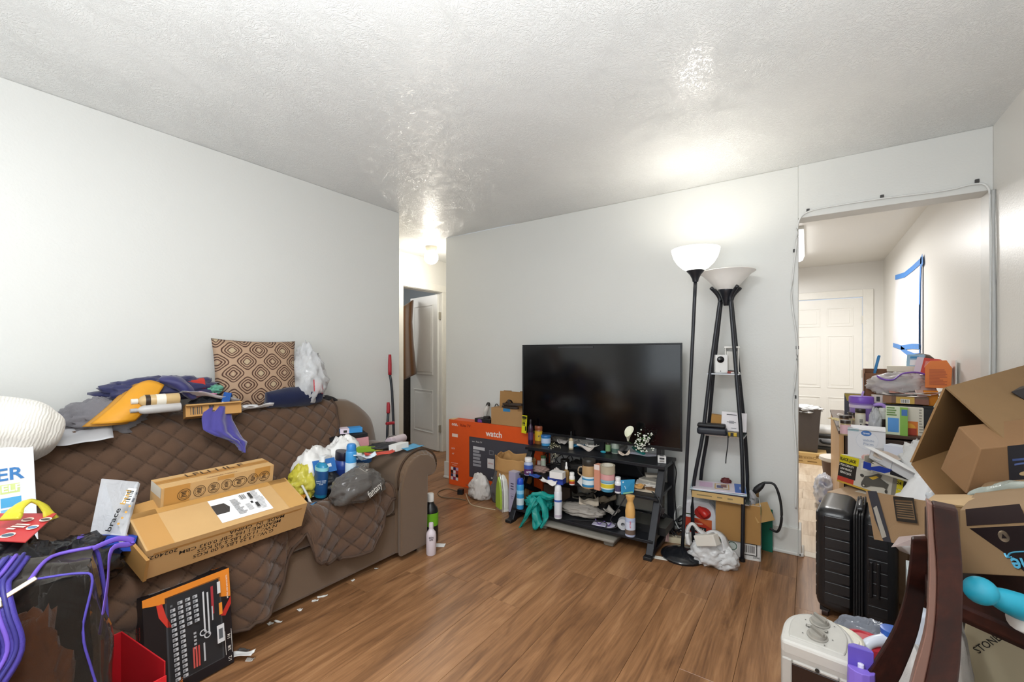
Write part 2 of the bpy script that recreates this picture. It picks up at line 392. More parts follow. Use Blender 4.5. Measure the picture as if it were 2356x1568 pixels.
def ceilmat():
    """stomped-brush plaster: every stamp a fan of radial ridges"""
    m, N, L, p = nt('stomped_ceiling')
    p.inputs['Base Color'].default_value = (*lin('dfe1e0'), 1); p.inputs['Roughness'].default_value = .21
    tc = N.new('ShaderNodeTexCoord')
    sp0 = N.new('ShaderNodeTexNoise'); sp0.inputs['Scale'].default_value = 3.2; sp0.inputs['Detail'].default_value = 3
    L.new(tc.outputs['Object'], sp0.inputs['Vector'])
    ad = N.new('ShaderNodeVectorMath'); ad.operation = 'MULTIPLY_ADD'; ad.inputs[1].default_value = (.16, .16, 0)
    L.new(sp0.outputs['Color'], ad.inputs[0]); L.new(tc.outputs['Object'], ad.inputs[2])
    hs = []
    for sc, rn in ((5.2, 1), (7.5, .9)):
        vo = N.new('ShaderNodeTexVoronoi'); vo.voronoi_dimensions = '2D'; vo.inputs['Scale'].default_value = sc; vo.inputs['Randomness'].default_value = rn
        mp = N.new('ShaderNodeVectorMath'); mp.operation = 'ADD'; mp.inputs[1].default_value = (sc * .37, sc * .21, 0)
        L.new(ad.outputs[0], mp.inputs[0]); L.new(mp.outputs[0], vo.inputs['Vector'])
        sb = N.new('ShaderNodeVectorMath'); sb.operation = 'SUBTRACT'; L.new(mp.outputs[0], sb.inputs[0]); L.new(vo.outputs['Position'], sb.inputs[1])
        sx = N.new('ShaderNodeSeparateXYZ'); L.new(sb.outputs[0], sx.inputs[0])
        an = N.new('ShaderNodeMath'); an.operation = 'ARCTAN2'; L.new(sx.outputs[1], an.inputs[0]); L.new(sx.outputs[0], an.inputs[1])
        cx = N.new('ShaderNodeCombineXYZ'); L.new(an.outputs[0], cx.inputs[0]); L.new(vo.outputs['Distance'], cx.inputs[1])
        sc2 = N.new('ShaderNodeSeparateColor'); L.new(vo.outputs['Color'], sc2.inputs[0]); L.new(sc2.outputs[0], cx.inputs[2])
        ml = N.new('ShaderNodeVectorMath'); ml.operation = 'MULTIPLY'; ml.inputs[1].default_value = (4.2, 5.5, 40); L.new(cx.outputs[0], ml.inputs[0])
        no = N.new('ShaderNodeTexNoise'); no.inputs['Scale'].default_value = 1; no.inputs['Detail'].default_value = 2.5; no.inputs['Roughness'].default_value = .6
        no.inputs['Distortion'].default_value = .5; L.new(ml.outputs[0], no.inputs['Vector'])
        rd = N.new('ShaderNodeMath'); rd.operation = 'SUBTRACT'; rd.inputs[1].default_value = .5; L.new(no.outputs['Fac'], rd.inputs[0])
        ab = N.new('ShaderNodeMath'); ab.operation = 'ABSOLUTE'; L.new(rd.outputs[0], ab.inputs[0])
        cr = N.new('ShaderNodeMapRange'); cr.inputs['From Min'].default_value = 0; cr.inputs['From Max'].default_value = .055; L.new(ab.outputs[0], cr.inputs['Value'])
        hs.append(cr.outputs[0])
    mi = N.new('ShaderNodeMath'); mi.operation = 'MULTIPLY'; L.new(hs[0], mi.inputs[0]); L.new(hs[1], mi.inputs[1])
    # texture heavier in patches
    pn = N.new('ShaderNodeTexNoise'); pn.inputs['Scale'].default_value = 2.2; pn.inputs['Detail'].default_value = 2; L.new(tc.outputs['Object'], pn.inputs['Vector'])
    pr = N.new('ShaderNodeMapRange'); pr.inputs['From Min'].default_value = .3; pr.inputs['From Max'].default_value = .65; pr.inputs['To Min'].default_value = .15; L.new(pn.outputs['Fac'], pr.inputs['Value'])
    mh = N.new('ShaderNodeMath'); mh.operation = 'MULTIPLY'; L.new(mi.outputs[0], mh.inputs[0]); L.new(pr.outputs[0], mh.inputs[1])
    b = N.new('ShaderNodeBump'); b.inputs['Strength'].default_value = .45; b.inputs['Distance'].default_value = .004
    L.new(mh.outputs[0], b.inputs['Height']); L.new(b.outputs['Normal'], p.inputs['Normal'])
    return m
CEIL = ceilmat()
def woodmat(name, cols, sc=1.0, rough=.38, axis=1, streak=1., random_amt=.5, spec=.4):
    """long-grain board, tone differing from piece to piece"""
    m, N, L, p = nt(name)
    tc = N.new('ShaderNodeTexCoord'); oi = N.new('ShaderNodeObjectInfo')
    mul = N.new('ShaderNodeVectorMath'); mul.operation = 'MULTIPLY_ADD'
    s = [9 * sc] * 3; s[axis] = 1.1 * sc; mul.inputs[1].default_value = s
    L.new(tc.outputs['Object'], mul.inputs[0])
    cm = N.new('ShaderNodeCombineXYZ'); mm = N.new('ShaderNodeMath'); mm.operation = 'MULTIPLY'; mm.inputs[1].default_value = 57
    L.new(oi.outputs['Random'], mm.inputs[0])
    for i in range(3): L.new(mm.outputs[0], cm.inputs[i])
    L.new(cm.outputs[0], mul.inputs[2])
    n = N.new('ShaderNodeTexNoise'); n.inputs['Scale'].default_value = 1; n.inputs['Detail'].default_value = 7; n.inputs['Roughness'].default_value = .62; n.inputs['Distortion'].default_value = 1.1
    L.new(mul.outputs[0], n.inputs['Vector'])
    m2 = N.new('ShaderNodeVectorMath'); m2.operation = 'MULTIPLY'; s2 = [9, 9, 9]; s2[axis] = 1.4; m2.inputs[1].default_value = s2; L.new(mul.outputs[0], m2.inputs[0])
    n2 = N.new('ShaderNodeTexNoise'); n2.inputs['Scale'].default_value = 1; n2.inputs['Detail'].default_value = 3; L.new(m2.outputs[0], n2.inputs['Vector'])
    sm = N.new('ShaderNodeMath'); sm.operation = 'MULTIPLY_ADD'; sm.inputs[1].default_value = .32 * streak; L.new(n2.outputs['Fac'], sm.inputs[0]); L.new(n.outputs['Fac'], sm.inputs[2])
    rr = N.new('ShaderNodeMath'); rr.operation = 'MULTIPLY_ADD'; rr.inputs[1].default_value = .16 * random_amt; rr.inputs[2].default_value = -.16 - .08 * random_amt; L.new(oi.outputs['Random'], rr.inputs[0])
    ad = N.new('ShaderNodeMath'); L.new(sm.outputs[0], ad.inputs[0]); L.new(rr.outputs[0], ad.inputs[1])
    cr = N.new('ShaderNodeValToRGB'); e = cr.color_ramp.elements
    e[0].position = .26; e[0].color = (*lin(cols[0]), 1); e[1].position = .72; e[1].color = (*lin(cols[-1]), 1)
    for i, c in enumerate(cols[1:-1]):
        x = e.new(.26 + .46 * (i + 1) / (len(cols) - 1)); x.color = (*lin(c), 1)
    L.new(ad.outputs[0], cr.inputs[0]); L.new(cr.outputs[0], p.inputs['Base Color'])
    p.inputs['Roughness'].default_value = rough; p.inputs['Specular IOR Level'].default_value = spec
    b = N.new('ShaderNodeBump'); b.inputs['Strength'].default_value = .12; b.inputs['Distance'].default_value = .002
    L.new(n2.outputs['Fac'], b.inputs['Height']); L.new(b.outputs['Normal'], p.inputs['Normal'])
    return m
PLANK = woodmat('laminate_plank', ['64442d', '805a3b', '966c49', 'a97f59'], 1.6, .34)
KPLANK = woodmat('pale_kitchen_plank', ['a8937c', 'c3b09a', 'd3c3ae', 'e0d3c0'], 1, .35)
ZC = 2.44
# floor with every plank a piece of its own
fl = ST('floor', box(-4.0, -1.6, -.06, .79, 3.32, -.012), M('4a3524', .8))
ST('floor', box(-4.0, 3.32, -.06, -3.0, 4.75, -.012), M('4a3524', .8))
rnd = random.Random(4); PW = .187; pm = {}
def plank(w, l, par, x, y, mat):
    k = (round(w, 3), round(l, 3), mat.name)
    if k not in pm:
        me = bpy.data.meshes.new('plank'); b = bmesh.new()
        g = box(-w / 2, -l / 2, -.012, w / 2, l / 2, 0)
        vv = [b.verts.new(v) for v in g[0]]; [b.faces.new([vv[i] for i in f]) for f in g[1]]
        te = [e for e in b.edges if all(v.co.z > -.001 for v in e.verts)]
        bmesh.ops.bevel(b, geom=te, offset=.0009, segments=1, affect='EDGES'); b.to_mesh(me); b.free(); me.materials.append(mat); pm[k] = me
    o = bpy.data.objects.new('plank', pm[k]); COL.objects.link(o); o.parent = par; o.location = (x, y, 0)
x = -3.98; i = 0
while x < .78:
    wv = min(PW, .79 - x); y0 = -1.6 if x > -2.9 else 2.2; ye = 3.31 if x > -3.05 else 4.7
    y = y0 - rnd.uniform(.05, 1.1)
    while y < ye:
        a, b = max(y, y0), min(y + 1.22, ye)
        if b - a > .06: plank(wv - .0012, round(b - a, 2) - .0012, fl, x + wv / 2, (a + b) / 2, PLANK)
        y += 1.22
    x += PW
kf = ST('floor', box(-2.2, 3.32, -.06, .79, 7.17, -.012), M('8a7a68', .8))
y = 3.34
while y < 7.1:
    x = -1.6 - rnd.uniform(0, .5)
    while x < .79:
        a, b = max(x, -1.6), min(x + .9, .79)
        if b - a > .08 and b > -.5:
            k = ('k', round(b - a, 2))
            if k not in pm:
                me = bpy.data.meshes.new('plank'); g = box(-(b - a) / 2 + .001, -.149, -.012, (b - a) / 2 - .001, .149, 0)
                me.from_pydata([tuple(v) for v in g[0]], [], g[1]); me.materials.append(woodx) if False else me.materials.append(KPLANK); pm[k] = me
            o = bpy.data.objects.new('plank', pm[k]); COL.objects.link(o); o.parent = kf; o.location = ((a + b) / 2, y + .15, 0)
        x += .9
    y += .3
ST('trim_1', box(-.05, 3.25, -.011, .79, 3.33, .004), M('cfc6b6', .5), bevel=.002)
ST('ceiling', box(-4.0, -1.6, ZC, .79, 3.25, ZC + .1), CEIL)
ST('ceiling', box(-4.0, 3.25, ZC, -3.05, 4.75, ZC + .1), CEIL)
ST('ceiling', box(-2.2, 3.25, ZC, .79, 7.2, ZC + .1), wallmat('e2e0da', .3, .25))
ST('wall_left', box(-2.95, -1.6, 0, -2.83, 2.45, ZC), WALL, bevel=.004)
ST('wall_back', box(-3.05, 3.25, 0, -.05, 3.38, ZC), WALL, bevel=.004)
ST('wall_header', box(-.05, 3.245, 2.11, .79, 3.38, ZC), WALL, bevel=.003)
ST('wall_right', box(.79, -1.7, 0, .92, 7.3, ZC), WALLK)
# rear wall with two windows (behind the camera)
ST('wall_rear', cat(box(-2.95, -1.72, 0, .92, -1.6, .75), box(-2.95, -1.72, 2.15, .92, -1.6, ZC), box(-2.95, -1.72, .75, -2.5, -1.6, 2.15),
   box(-.9, -1.72, .75, -.5, -1.6, 2.15), box(.5, -1.72, .75, .92, -1.6, 2.15)), WALL)
for k, (a, b) in enumerate(((-2.5, -.9), (-.5, .5))):
    wn = ST('window_%d' % (k + 1), cat(box(a, -1.7, .75, a + .05, -1.62, 2.15), box(b - .05, -1.7, .75, b, -1.62, 2.15), box(a, -1.7, .75, b, -1.62, .8), box(a, -1.7, 2.1, b, -1.62, 2.15), box(a, -1.68, 1.43, b, -1.64, 1.47)), WHITE)
    obj('pane', box(a + .05, -1.665, .8, b - .05, -1.66, 2.1), GLASS, wn)
ST('wall_hall_near', box(-4.0, 2.33, 0, -2.95, 2.45, ZC), WALLH)
# hall wall with its doorway
HX = -3.88
ST('wall_hall', cat(box(-4.0, 2.45, 0, HX, 3.40, ZC), box(-4.0, 4.06, 0, HX, 4.75, ZC), box(-4.0, 3.40, 2.04, HX, 4.06, ZC)), WALLH)
ST('wall_hall_end', box(-4.0, 4.62, 0, -3.05, 4.75, ZC), WALLH)
ST('wall_hall_right', box(-3.05, 3.38, 0, -2.93, 4.75, ZC), WALLH)
ST('trim_2', cat(box(HX, 3.32, 0, HX + .02, 3.405, 2.045), box(HX, 4.055, 0, HX + .02, 4.15, 2.045), box(HX, 3.32, 2.045, HX + .02, 4.15, 2.13)), M('e6e4dd', .35), bevel=.004)
# room beyond the hall door
ST('wall_far_room', cat(box(-6.2, 2.5, 0, -6.1, 5.4, ZC), box(-6.2, 5.3, 0, -4.0, 5.4, ZC), box(-6.2, 2.5, 0, -4.0, 2.6, ZC)), wallmat('bfc6cb', .5))
ST('ceiling', box(-6.2, 2.5, ZC, -4.0, 5.4, ZC + .1), wallmat('d8d8d4', .3, .3))
ST('floor', box(-6.2, 2.5, -.06, -4.0, 5.4, 0), PLANK)
# hall door leaf, ajar into the far room
DM = M('dfdfdb', .35, 0, .03)
def door_leaf(name, W, H, th, panels, loc, rz, m=DM, kind=True):
    """leaf along +x from the hinge, front at -y, every panel recessed with a raised field"""
    d = obj(name, box(0, -th / 2, .012, W, th / 2, H), m, None, loc=loc, rotd=(0, 0, rz), bevel=.003); d['kind'] = 'structure'
    for (a, b, c, e) in panels:
        for s in (-1, 1):
            y = s * th / 2; fw = .014
            obj('panel', cat(box(a, min(y, y + s * .006), b, c, max(y, y + s * .006), b + fw), box(a, min(y, y + s * .006), e - fw, c, max(y, y + s * .006), e), box(a, min(y, y + s * .006), b + fw, a + fw, max(y, y + s * .006), e - fw), box(c - fw, min(y, y + s * .006), b + fw, c, max(y, y + s * .006), e - fw),
                box(a + .04, min(y, y + s * .004), b + .04, c - .04, max(y, y + s * .004), e - .04)), m, d, bevel=.002)
    return d
d2 = door_leaf('door_2', .66, 2.02, .035, [(.1, .22, .56, .78), (.1, .98, .56, 1.9)], (HX - .03, 4.03, 0), 168.5)
obj('hinge', cat(box(-.012, -.03, .25, .012, .0, .34), box(-.012, -.03, 1.7, .012, .0, 1.79)), M('b9b4a8', .3, .8), d2)
# kitchen back wall and six-panel door
ST('wall_kitchen_back', cat(box(-2.2, 7.17, 0, -.24, 7.3, ZC), box(.59, 7.17, 0, .79, 7.3, ZC), box(-.24, 7.17, 2.0, .59, 7.3, ZC)), WALLK)
ST('wall_kitchen_left', box(-2.32, 3.38, 0, -2.2, 7.3, ZC), WALLK)
ST('trim_3', cat(box(-.33, 7.15, 0, -.235, 7.17, 2.09), box(.585, 7.15, 0, .69, 7.17, 2.09), box(-.235, 7.15, 1.995, .585, 7.17, 2.09)), M('e8e6df', .35), bevel=.004)
KP = [(.09, .2, .37, .68), (.44, .2, .72, .68), (.09, .8, .37, 1.5), (.44, .8, .72, 1.5), (.09, 1.62, .37, 1.87), (.44, 1.62, .72, 1.87)]
d1 = door_leaf('door_1', .81, 1.985, .04, KP, (-.23, 7.2, 0), 0, M('eceae4', .3, 0, .02))
obj('hinge', cat(box(.8, -.03, .3, .825, -.018, .4), box(.8, -.03, .95, .825, -.018, 1.05), box(.8, -.03, 1.65, .825, -.018, 1.75)), M('cfccc2', .3, .6), d1)
# baseboards with shoe moulding
BB = M('d2d2cd', .4, 0, .05)
def bboard(name, x0, y0, x1, y1, nx, ny):
    def run(t, z0, z1):
        return box(min(x0, x1, x0 + nx * t, x1 + nx * t), min(y0, y1, y0 + ny * t, y1 + ny * t), z0, max(x0, x1, x0 + nx * t, x1 + nx * t), max(y0, y1, y0 + ny * t, y1 + ny * t), z1)
    b = ST(name, run(.016, 0, .165), BB, bevel=.003)
    obj('shoe_moulding', run(.03, 0, .022), BB, b, bevel=.006)
bboard('baseboard_back', -3.06, 3.25, -.05, 3.25, 0, -1)
bboard('baseboard_opening', -.05, 3.225, -.05, 3.38, 1, 0)
bboard('baseboard_left', -2.83, -1.6, -2.83, 2.45, 1, 0)
bboard('baseboard_right', .79, -1.6, .79, 3.2, -1, 0)
ST('trim_4', cat(box(.775, 3.245, 0, .79, 3.38, 2.11)), M('d8d8d4', .4), bevel=.002)
# hall globe lamp
gp = V((-3.43, 3.42, ZC)); t = T('globe_lamp', 'round white glass globe lamp glowing on the hall ceiling', 'lamp', gp)
obj('ceiling_mount', lathe([(0, 0), (.062, 0), (.062, -.02), (.052, -.04), (.05, -.055), (0, -.055)], 24), M('d9d2c0', .4), t, smooth='auto')
obj('glass_globe', lathe([(.001, -.19)] + [(.078 * math.sin(a), -.118 - .076 * math.cos(a)) for a in [i * math.pi / 14 for i in range(1, 13)]] + [(.04, -.05)], 28), M('fff6e6', .3, emit=9), t, smooth=True)
light('globe_lamp_light', 'POINT', (gp.x, gp.y, ZC - .32), 9, (1, .93, .82), .08)
# kitchen fluorescent
t = T('fluorescent_light', 'long white wraparound fluorescent light on the kitchen ceiling', 'light', (-.15, 5.5, ZC))
obj('housing', box(-.12, -.7, -.03, .12, .7, 0), M('e8e8e4', .4), t, bevel=.004)
obj('diffuser', prism([(-.11, -.03), (-.1, -.07), (-.07, -.085), (.07, -.085), (.1, -.07), (.11, -.03)], 1.36, 'y'), M('ffffff', .4, emit=5), t, loc=(0, -.68, 0))
# wall switch seam, clipped white cable round the kitchen opening
cab = M('dedfdd', .4); clip = M('3a3a3a', .5)
pts = [(-.062, 3.2, .30), (-.06, 3.215, .6), (-.075, 3.235, .95), (-.055, 3.238, 1.3), (-.085, 3.238, 1.62), (-.06, 3.24, 1.95), (-.05, 3.238, 2.08), (-.01, 3.236, 2.135), (.1, 3.236, 2.15), (.35, 3.234, 2.15), (.6, 3.232, 2.14), (.72, 3.232, 2.15), (.765, 3.225, 2.12), (.772, 3.22, 2.0), (.775, 3.225, 1.5), (.77, 3.22, 1.1), (.76, 3.225, .7)]
c = cable('wall_cable', 'white cable clipped around the edge of the kitchen opening', 'cable', pts, .005, cab)
p0 = V(pts[0])
for q in ((-.055, 3.245, 1.29), (-.068, 3.245, .98), (-.07, 3.245, 1.9), (-.0, 3.24, 2.138), (.35, 3.24, 2.152), (.73, 3.24, 2.155), (.785, 3.22, 1.62)):
    obj('cable_clip', cbox(.016, .014, .02), clip, c, loc=V(q) - p0, bevel=.002)
c = cable('door_side_cable', 'thick white cable hanging beside the kitchen opening right edge', 'cable', [(.782, 3.21, 2.1), (.78, 3.205, 1.8), (.782, 3.2, 1.4), (.779, 3.2, .9), (.77, 3.2, .3)], .008, M('b9bbba', .4))
# ------------------------------------------------------------------ sofa
SB = M('6a5644', .88, 0, .12, 6, .3, 400, .2, 0, 0, 0, .35)
SBD = M('4a3a2e', .9, 0, .1, 6, .3, 400, .2)
so = T('sofa', 'brown microfibre sofa with rolled arms along the left wall', 'sofa', (-2.42, .9, 0))
so_o = V((-2.42, .9, 0))
def sl(g): return [V(v) - so_o for v in g[0]], g[1]
obj('base', sl(box(-2.74, -.1, .035, -2.075, 1.79, .3)), SB, so, bevel=.02)
for a, b in ((-.08, .83), (.84, 1.765)):
    obj('seat_cushion', sl(at(rbox(.72, b - a, .16, .045, puff=.03), -2.415, (a + b) / 2, .285)), SB, so, smooth=True, weld=True)
# back: one long padded profile
bp = [(-2.8, .3), (-2.8, .86), (-2.77, .92), (-2.7, .935), (-2.63, .915), (-2.57, .84), (-2.5, .66), (-2.46, .5), (-2.46, .3)]
obj('backrest', sl(at(prism([(x, z) for x, z in bp][::-1], 1.8, 'y'), 0, -.08, 0)), SB, so, bevel=.02)
def bol(a, b):
    y = 1.70 + a * .2; t = b * 2 * math.pi
    e = math.sin(min(1, a * 1.0 + .0) * math.pi / 2)
    k = 1 - .42 * a * a
    return (-2.67 + .13 * math.cos(t) * (1 - .3 * a), y + .02 * math.sin(t), .35 + .58 * k * (.5 + .5 * math.sin(t)) + .0)
obj('back_bolster', sl(sweep([(-2.67, 1.66, .62), (-2.67, 1.76, .62), (-2.67, 1.86, .57), (-2.68, 1.93, .5), (-2.68, 1.96, .45)], [.13, .135, .125, .1, .03], [.33, .33, .28, .2, .05], 20, 5, (0, 0, 1))), SB, so, smooth=True)
for s, y0 in ((1, 1.76), (-1, -.08)):
    prof = [(0, .04), (0, .44), (.005, .53), (.04, .595), (.1, .635), (.17, .65), (.24, .638), (.3, .595), (.325, .54), (.31, .49), (.27, .475), (.235, .48), (.225, .43), (.215, .2), (.21, .04)]
    g = prism([(y0 + s * y, z) for y, z in prof], .70, 'x')
    arm = obj('arm', sl(at(g, -2.76)), SB, so, smooth='auto', bevel=.018)
    # gathered roll and facing of the arm front
    ring = [(y0 + s * y, z) for y, z in prof[1:13]]
    def fr(a, b):
        t = a * (len(ring) - 1); j = min(int(t), len(ring) - 2); f = t - j
        y, z = ring[j][0] * (1 - f) + ring[j + 1][0] * f, ring[j][1] * (1 - f) + ring[j + 1][1] * f
        cy, cz = y0 + s * .15, .47
        k = 1 + .05 * math.sin(b * math.pi) - .28 * b
        pl = .004 * math.sin(a * 130) * math.sin(b * math.pi)
        return (-2.07 + .05 * math.sin(b * math.pi / 2) + pl, cy + (y - cy) * k, cz + (z - cz) * k)
    obj('arm_roll', sl(grid(fr, 90, 8)), SB, so, smooth=True)
    obj('arm_facing', sl(prism([(y0, .04), (y0, .43)] + [(y0 + s * .15 + (y - y0 - s * .15) * .86, .47 + (z - .47) * .86) for y, z in ring[1:-1]] + [(y0 + s * .222, .42), (y0 + s * .215, .04)], .03, 'x')), SB, so, loc=(-2.045 - .0, 0, 0), bevel=.008)
    obj('piping', sl(sweep([(-2.045, y, z + .002) for y, z in ring], .006, n=6, k=4)), SBD, so, smooth=True)
for y in (.02, 1.93):
    for x in (-2.1, -2.7): obj('foot', sl(at(lathe([(0, 0), (.025, 0), (.03, .045), (0, .045)], 12), x, y, 0)), M('191614', .5), so)
obj('front_seam', sl(box(-2.077, -.08, .285, -2.068, 1.76, .292)), SBD, so, bevel=.003)

# quilted throw over the sofa
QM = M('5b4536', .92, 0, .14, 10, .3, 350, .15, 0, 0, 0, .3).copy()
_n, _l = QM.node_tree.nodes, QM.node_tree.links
_a = _n.new('ShaderNodeAttribute'); _a.attribute_name = 'stitch_shade'
_m = _n.new('ShaderNodeMix'); _m.data_type = 'RGBA'; _m.inputs[7].default_value = (*lin('3d2e24'), 1)  # darker stitch lines, groove shade painted in so the quilting shows
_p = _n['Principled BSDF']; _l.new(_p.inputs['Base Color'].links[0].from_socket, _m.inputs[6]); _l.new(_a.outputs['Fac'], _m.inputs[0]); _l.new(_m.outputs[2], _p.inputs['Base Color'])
qp = smooth_path([V((x, 0, z)) for x, z in [(-2.8, .80), (-2.795, .9), (-2.75, .945), (-2.69, .957), (-2.62, .938), (-2.555, .86), (-2.49, .68), (-2.435, .53), (-2.37, .468), (-2.27, .462), (-2.12, .468), (-2.055, .45), (-2.03, .39), (-2.035, .3), (-2.05, .16), (-2.055, .05)]], 6)
ql = [0]
for i in range(1, len(qp)): ql.append(ql[-1] + (qp[i] - qp[i - 1]).length)
def qpt(s):
    s = max(0, min(ql[-1] - 1e-5, s)); i = 0
    while ql[i + 1] < s: i += 1
    f = (s - ql[i]) / (ql[i + 1] - ql[i]); p = qp[i].lerp(qp[i + 1], f); d = (qp[i + 1] - qp[i]).normalized()
    return p, V((-d.z, 0, d.x)) * -1
def hem(y):
    k = [(0, .10), (.75, .07), (.95, .10), (1.05, .16), (1.11, .34), (1.16, .40), (1.2, .26), (1.3, .21), (1.42, .19), (1.52, .2), (1.6, .27), (1.66, .40), (1.8, .44)]
    for (a, u), (b, v) in zip(k, k[1:]):
        if a <= y <= b:
            f = (y - a) / (b - a); f = f * f * (3 - 2 * f); return u + (v - u) * f
    return .44
sf = [i for i in range(len(qp)) if qp[i].x > -2.06 and qp[i].z < .45]
def s_of_z(z):
    for i in range(sf[0], len(qp)):
        if qp[i].z <= z: return ql[i]
    return ql[-1]
stitch_shade = []
def quilt(a, b):
    y = -.05 + 1.755 * a; S = s_of_z(hem(y)); s = b * S
    p, n = qpt(s)
    # right edge of the throw runs in on the back and seat
    if n.x < 0: n = -n
    if s < .3: n = V((0, 0, 1)) if s > .12 else V((1, 0, 0))
    d = .072 * 1.414
    u, v = (s + y * .9) / d, (s - y * .9) / d
    stitch_shade.append(max(0, 1 - 22 * min(abs((u + .5) % 1 - .5), abs((v + .5) % 1 - .5))))
    puff = (abs(math.sin(math.pi * u)) * abs(math.sin(math.pi * v))) ** .42
    wr = noise.noise(V((y * 3.1, s * 3.3, 2.2))) * .018 + noise.noise(V((y * 9, s * 7, 5))) * .008
    # folds hanging down in front
    fold = 0
    if s > S * .74: 
        f = min(1, (s - S * .74) / .2); fold = f * (.022 * math.sin(y * 21 + 1) + .02 * noise.noise(V((y * 8, 3, s * 2))) + .02)
        if 1.08 < y < 1.18: fold -= .018 * f
    sag = -.012 * math.exp(-((y - .86) / .05) ** 2) if s < .9 else 0
    q = p + n * (.004 + .017 * puff + max(-.004, wr) + fold + sag)
    yy = y
    if y > 1.6: yy = y - (y - 1.6) * .55 * max(0, min(1, (s - .25) / .4)) * (1 if s < .9 else 0)
    return (q.x, yy, q.z)
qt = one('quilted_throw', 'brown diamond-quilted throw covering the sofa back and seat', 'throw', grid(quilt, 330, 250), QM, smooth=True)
# turned-over hem band at the front edge
qt.data.attributes.new('stitch_shade', 'FLOAT', 'POINT').data.foreach_set('value', stitch_shade)
hp = [V(quilt(a / 80, 1.0)) + V((.004, 0, 0)) for a in range(5, 81)]
obj('hem', sweep(hp, .0075, n=7, k=1), M('48362a', .9, 0, .1), qt, smooth=True)
hp = [V(quilt(1, b / 60)) for b in range(8, 61)]
obj('hem', sweep(hp, .007, n=7, k=1), M('48362a', .9, 0, .1), qt, smooth=True)

# ------------------------------------------------------------------ on the sofa back
def pilmat():
    m, N, L, p = nt('diamond_print')
    tc = N.new('ShaderNodeTexCoord'); sx = N.new('ShaderNodeSeparateXYZ')
    ns = N.new('ShaderNodeTexNoise'); ns.inputs['Scale'].default_value = 22; L.new(tc.outputs['Object'], ns.inputs['Vector'])
    ad = N.new('ShaderNodeVectorMath'); ad.operation = 'MULTIPLY_ADD'; ad.inputs[1].default_value = (.012, .012, .012); L.new(ns.outputs['Color'], ad.inputs[0]); L.new(tc.outputs['Object'], ad.inputs[2])
    L.new(ad.outputs[0], sx.inputs[0])
    def mth(op, a, b=None, c=None):
        n = N.new('ShaderNodeMath'); n.operation = op
        for i, q in enumerate((a, b, c)):
            if q is None: continue
            if isinstance(q, (int, float)): n.inputs[i].default_value = q
            else: L.new(q, n.inputs[i])
        return n.outputs[0]
    X, Z = mth('MULTIPLY', sx.outputs[0], 7.4), mth('MULTIPLY', sx.outputs[2], 7.4)
    P, Q = mth('ADD', X, Z), mth('SUBTRACT', X, Z)
    fp, fq = mth('ABSOLUTE', mth('SUBTRACT', mth('FRACT', P), .5)), mth('ABSOLUTE', mth('SUBTRACT', mth('FRACT', Q), .5))
    r = mth('POWER', mth('ADD', mth('POWER', fp, 4), mth('POWER', fq, 4)), .25)
    ring = mth('SINE', mth('MULTIPLY', r, 50))
    line = mth('GREATER_THAN', ring, .1)
    par = mth('MODULO', mth('ABSOLUTE', mth('FLOOR', P)), 2)
    core = mth('LESS_THAN', r, mth('MULTIPLY_ADD', par, .08, .06))
    mx = N.new('ShaderNodeMix'); mx.data_type = 'RGBA'; mx.inputs[6].default_value = (*lin('a68a72'), 1); mx.inputs[7].default_value = (*lin('4a2f22'), 1); L.new(line, mx.inputs[0])
    m2 = N.new('ShaderNodeMix'); m2.data_type = 'RGBA'; m2.inputs[7].default_value = (*lin('ad9a7e'), 1); L.new(mx.outputs[2], m2.inputs[6]); L.new(core, m2.inputs[0])
    edge = mth('GREATER_THAN', r, .44); m3 = N.new('ShaderNodeMix'); m3.data_type = 'RGBA'; m3.inputs[7].default_value = (*lin('a98d74'), 1); L.new(m2.outputs[2], m3.inputs[6]); L.new(edge, m3.inputs[0])
    L.new(m3.outputs[2], p.inputs['Base Color']); p.inputs['Roughness'].default_value = .85
    return m
def pillow(W, H, D, corner=.04, n=28):
    vs, fs = [], []
    for s in (-1, 1):
        o = len(vs)
        for j in range(n + 1):
            for i in range(n + 1):
                a, b = -1 + 2 * i / n, -1 + 2 * j / n
                k = (1 - abs(a) ** 2.4) ** .55 * (1 - abs(b) ** 2.4) ** .55
                ins = 1 - .06 * (1 - a * a) * abs(b) ** 3; ins2 = 1 - .06 * (1 - b * b) * abs(a) ** 3
                vs.append(V((a * W / 2 * ins2, s * D / 2 * k, b * H / 2 * ins + H / 2)))
        for j in range(n):
            for i in range(n):
                q = o + j * (n + 1) + i; f = (q, q + 1, q + n + 2, q + n + 1); fs.append(f if s < 0 else f[::-1])
    return vs, fs
pl = one('throw_pillow', 'square brown pillow printed with concentric diamonds standing on sofa back', 'pillow', pillow(.455, .405, .15), pilmat(), (-2.66, 1.245, .945), (-9, 1, 84), smooth=True)
WB = FILM('e9eaec', .5, .15)
h = heap('plastic_bag', 'white plastic bag with red print slumped behind the diamond pillow', 'bag', (-2.68, 1.55, .955), .14, .19, .36, 3, WB, 80, amp=.4, freq=2.0, ridge=.7, top=.45)
prints(h, (V((.03, -.139, .1)), V((.95, .3, 0)), V((0, .15, 1)), .09, .09), [(-.5, -.3, -.4, .5, 'c43a44'), (-.3, -.5, -.2, .4, 'c43a44'), (-.1, -.4, 0, .3, 'c43a44'), (.1, -.5, .2, .2, 'c43a44'), (-.5, .0, .2, .08, 'c43a44'), (-.4, -.25, .3, -.18, 'c43a44')], 'red_print')
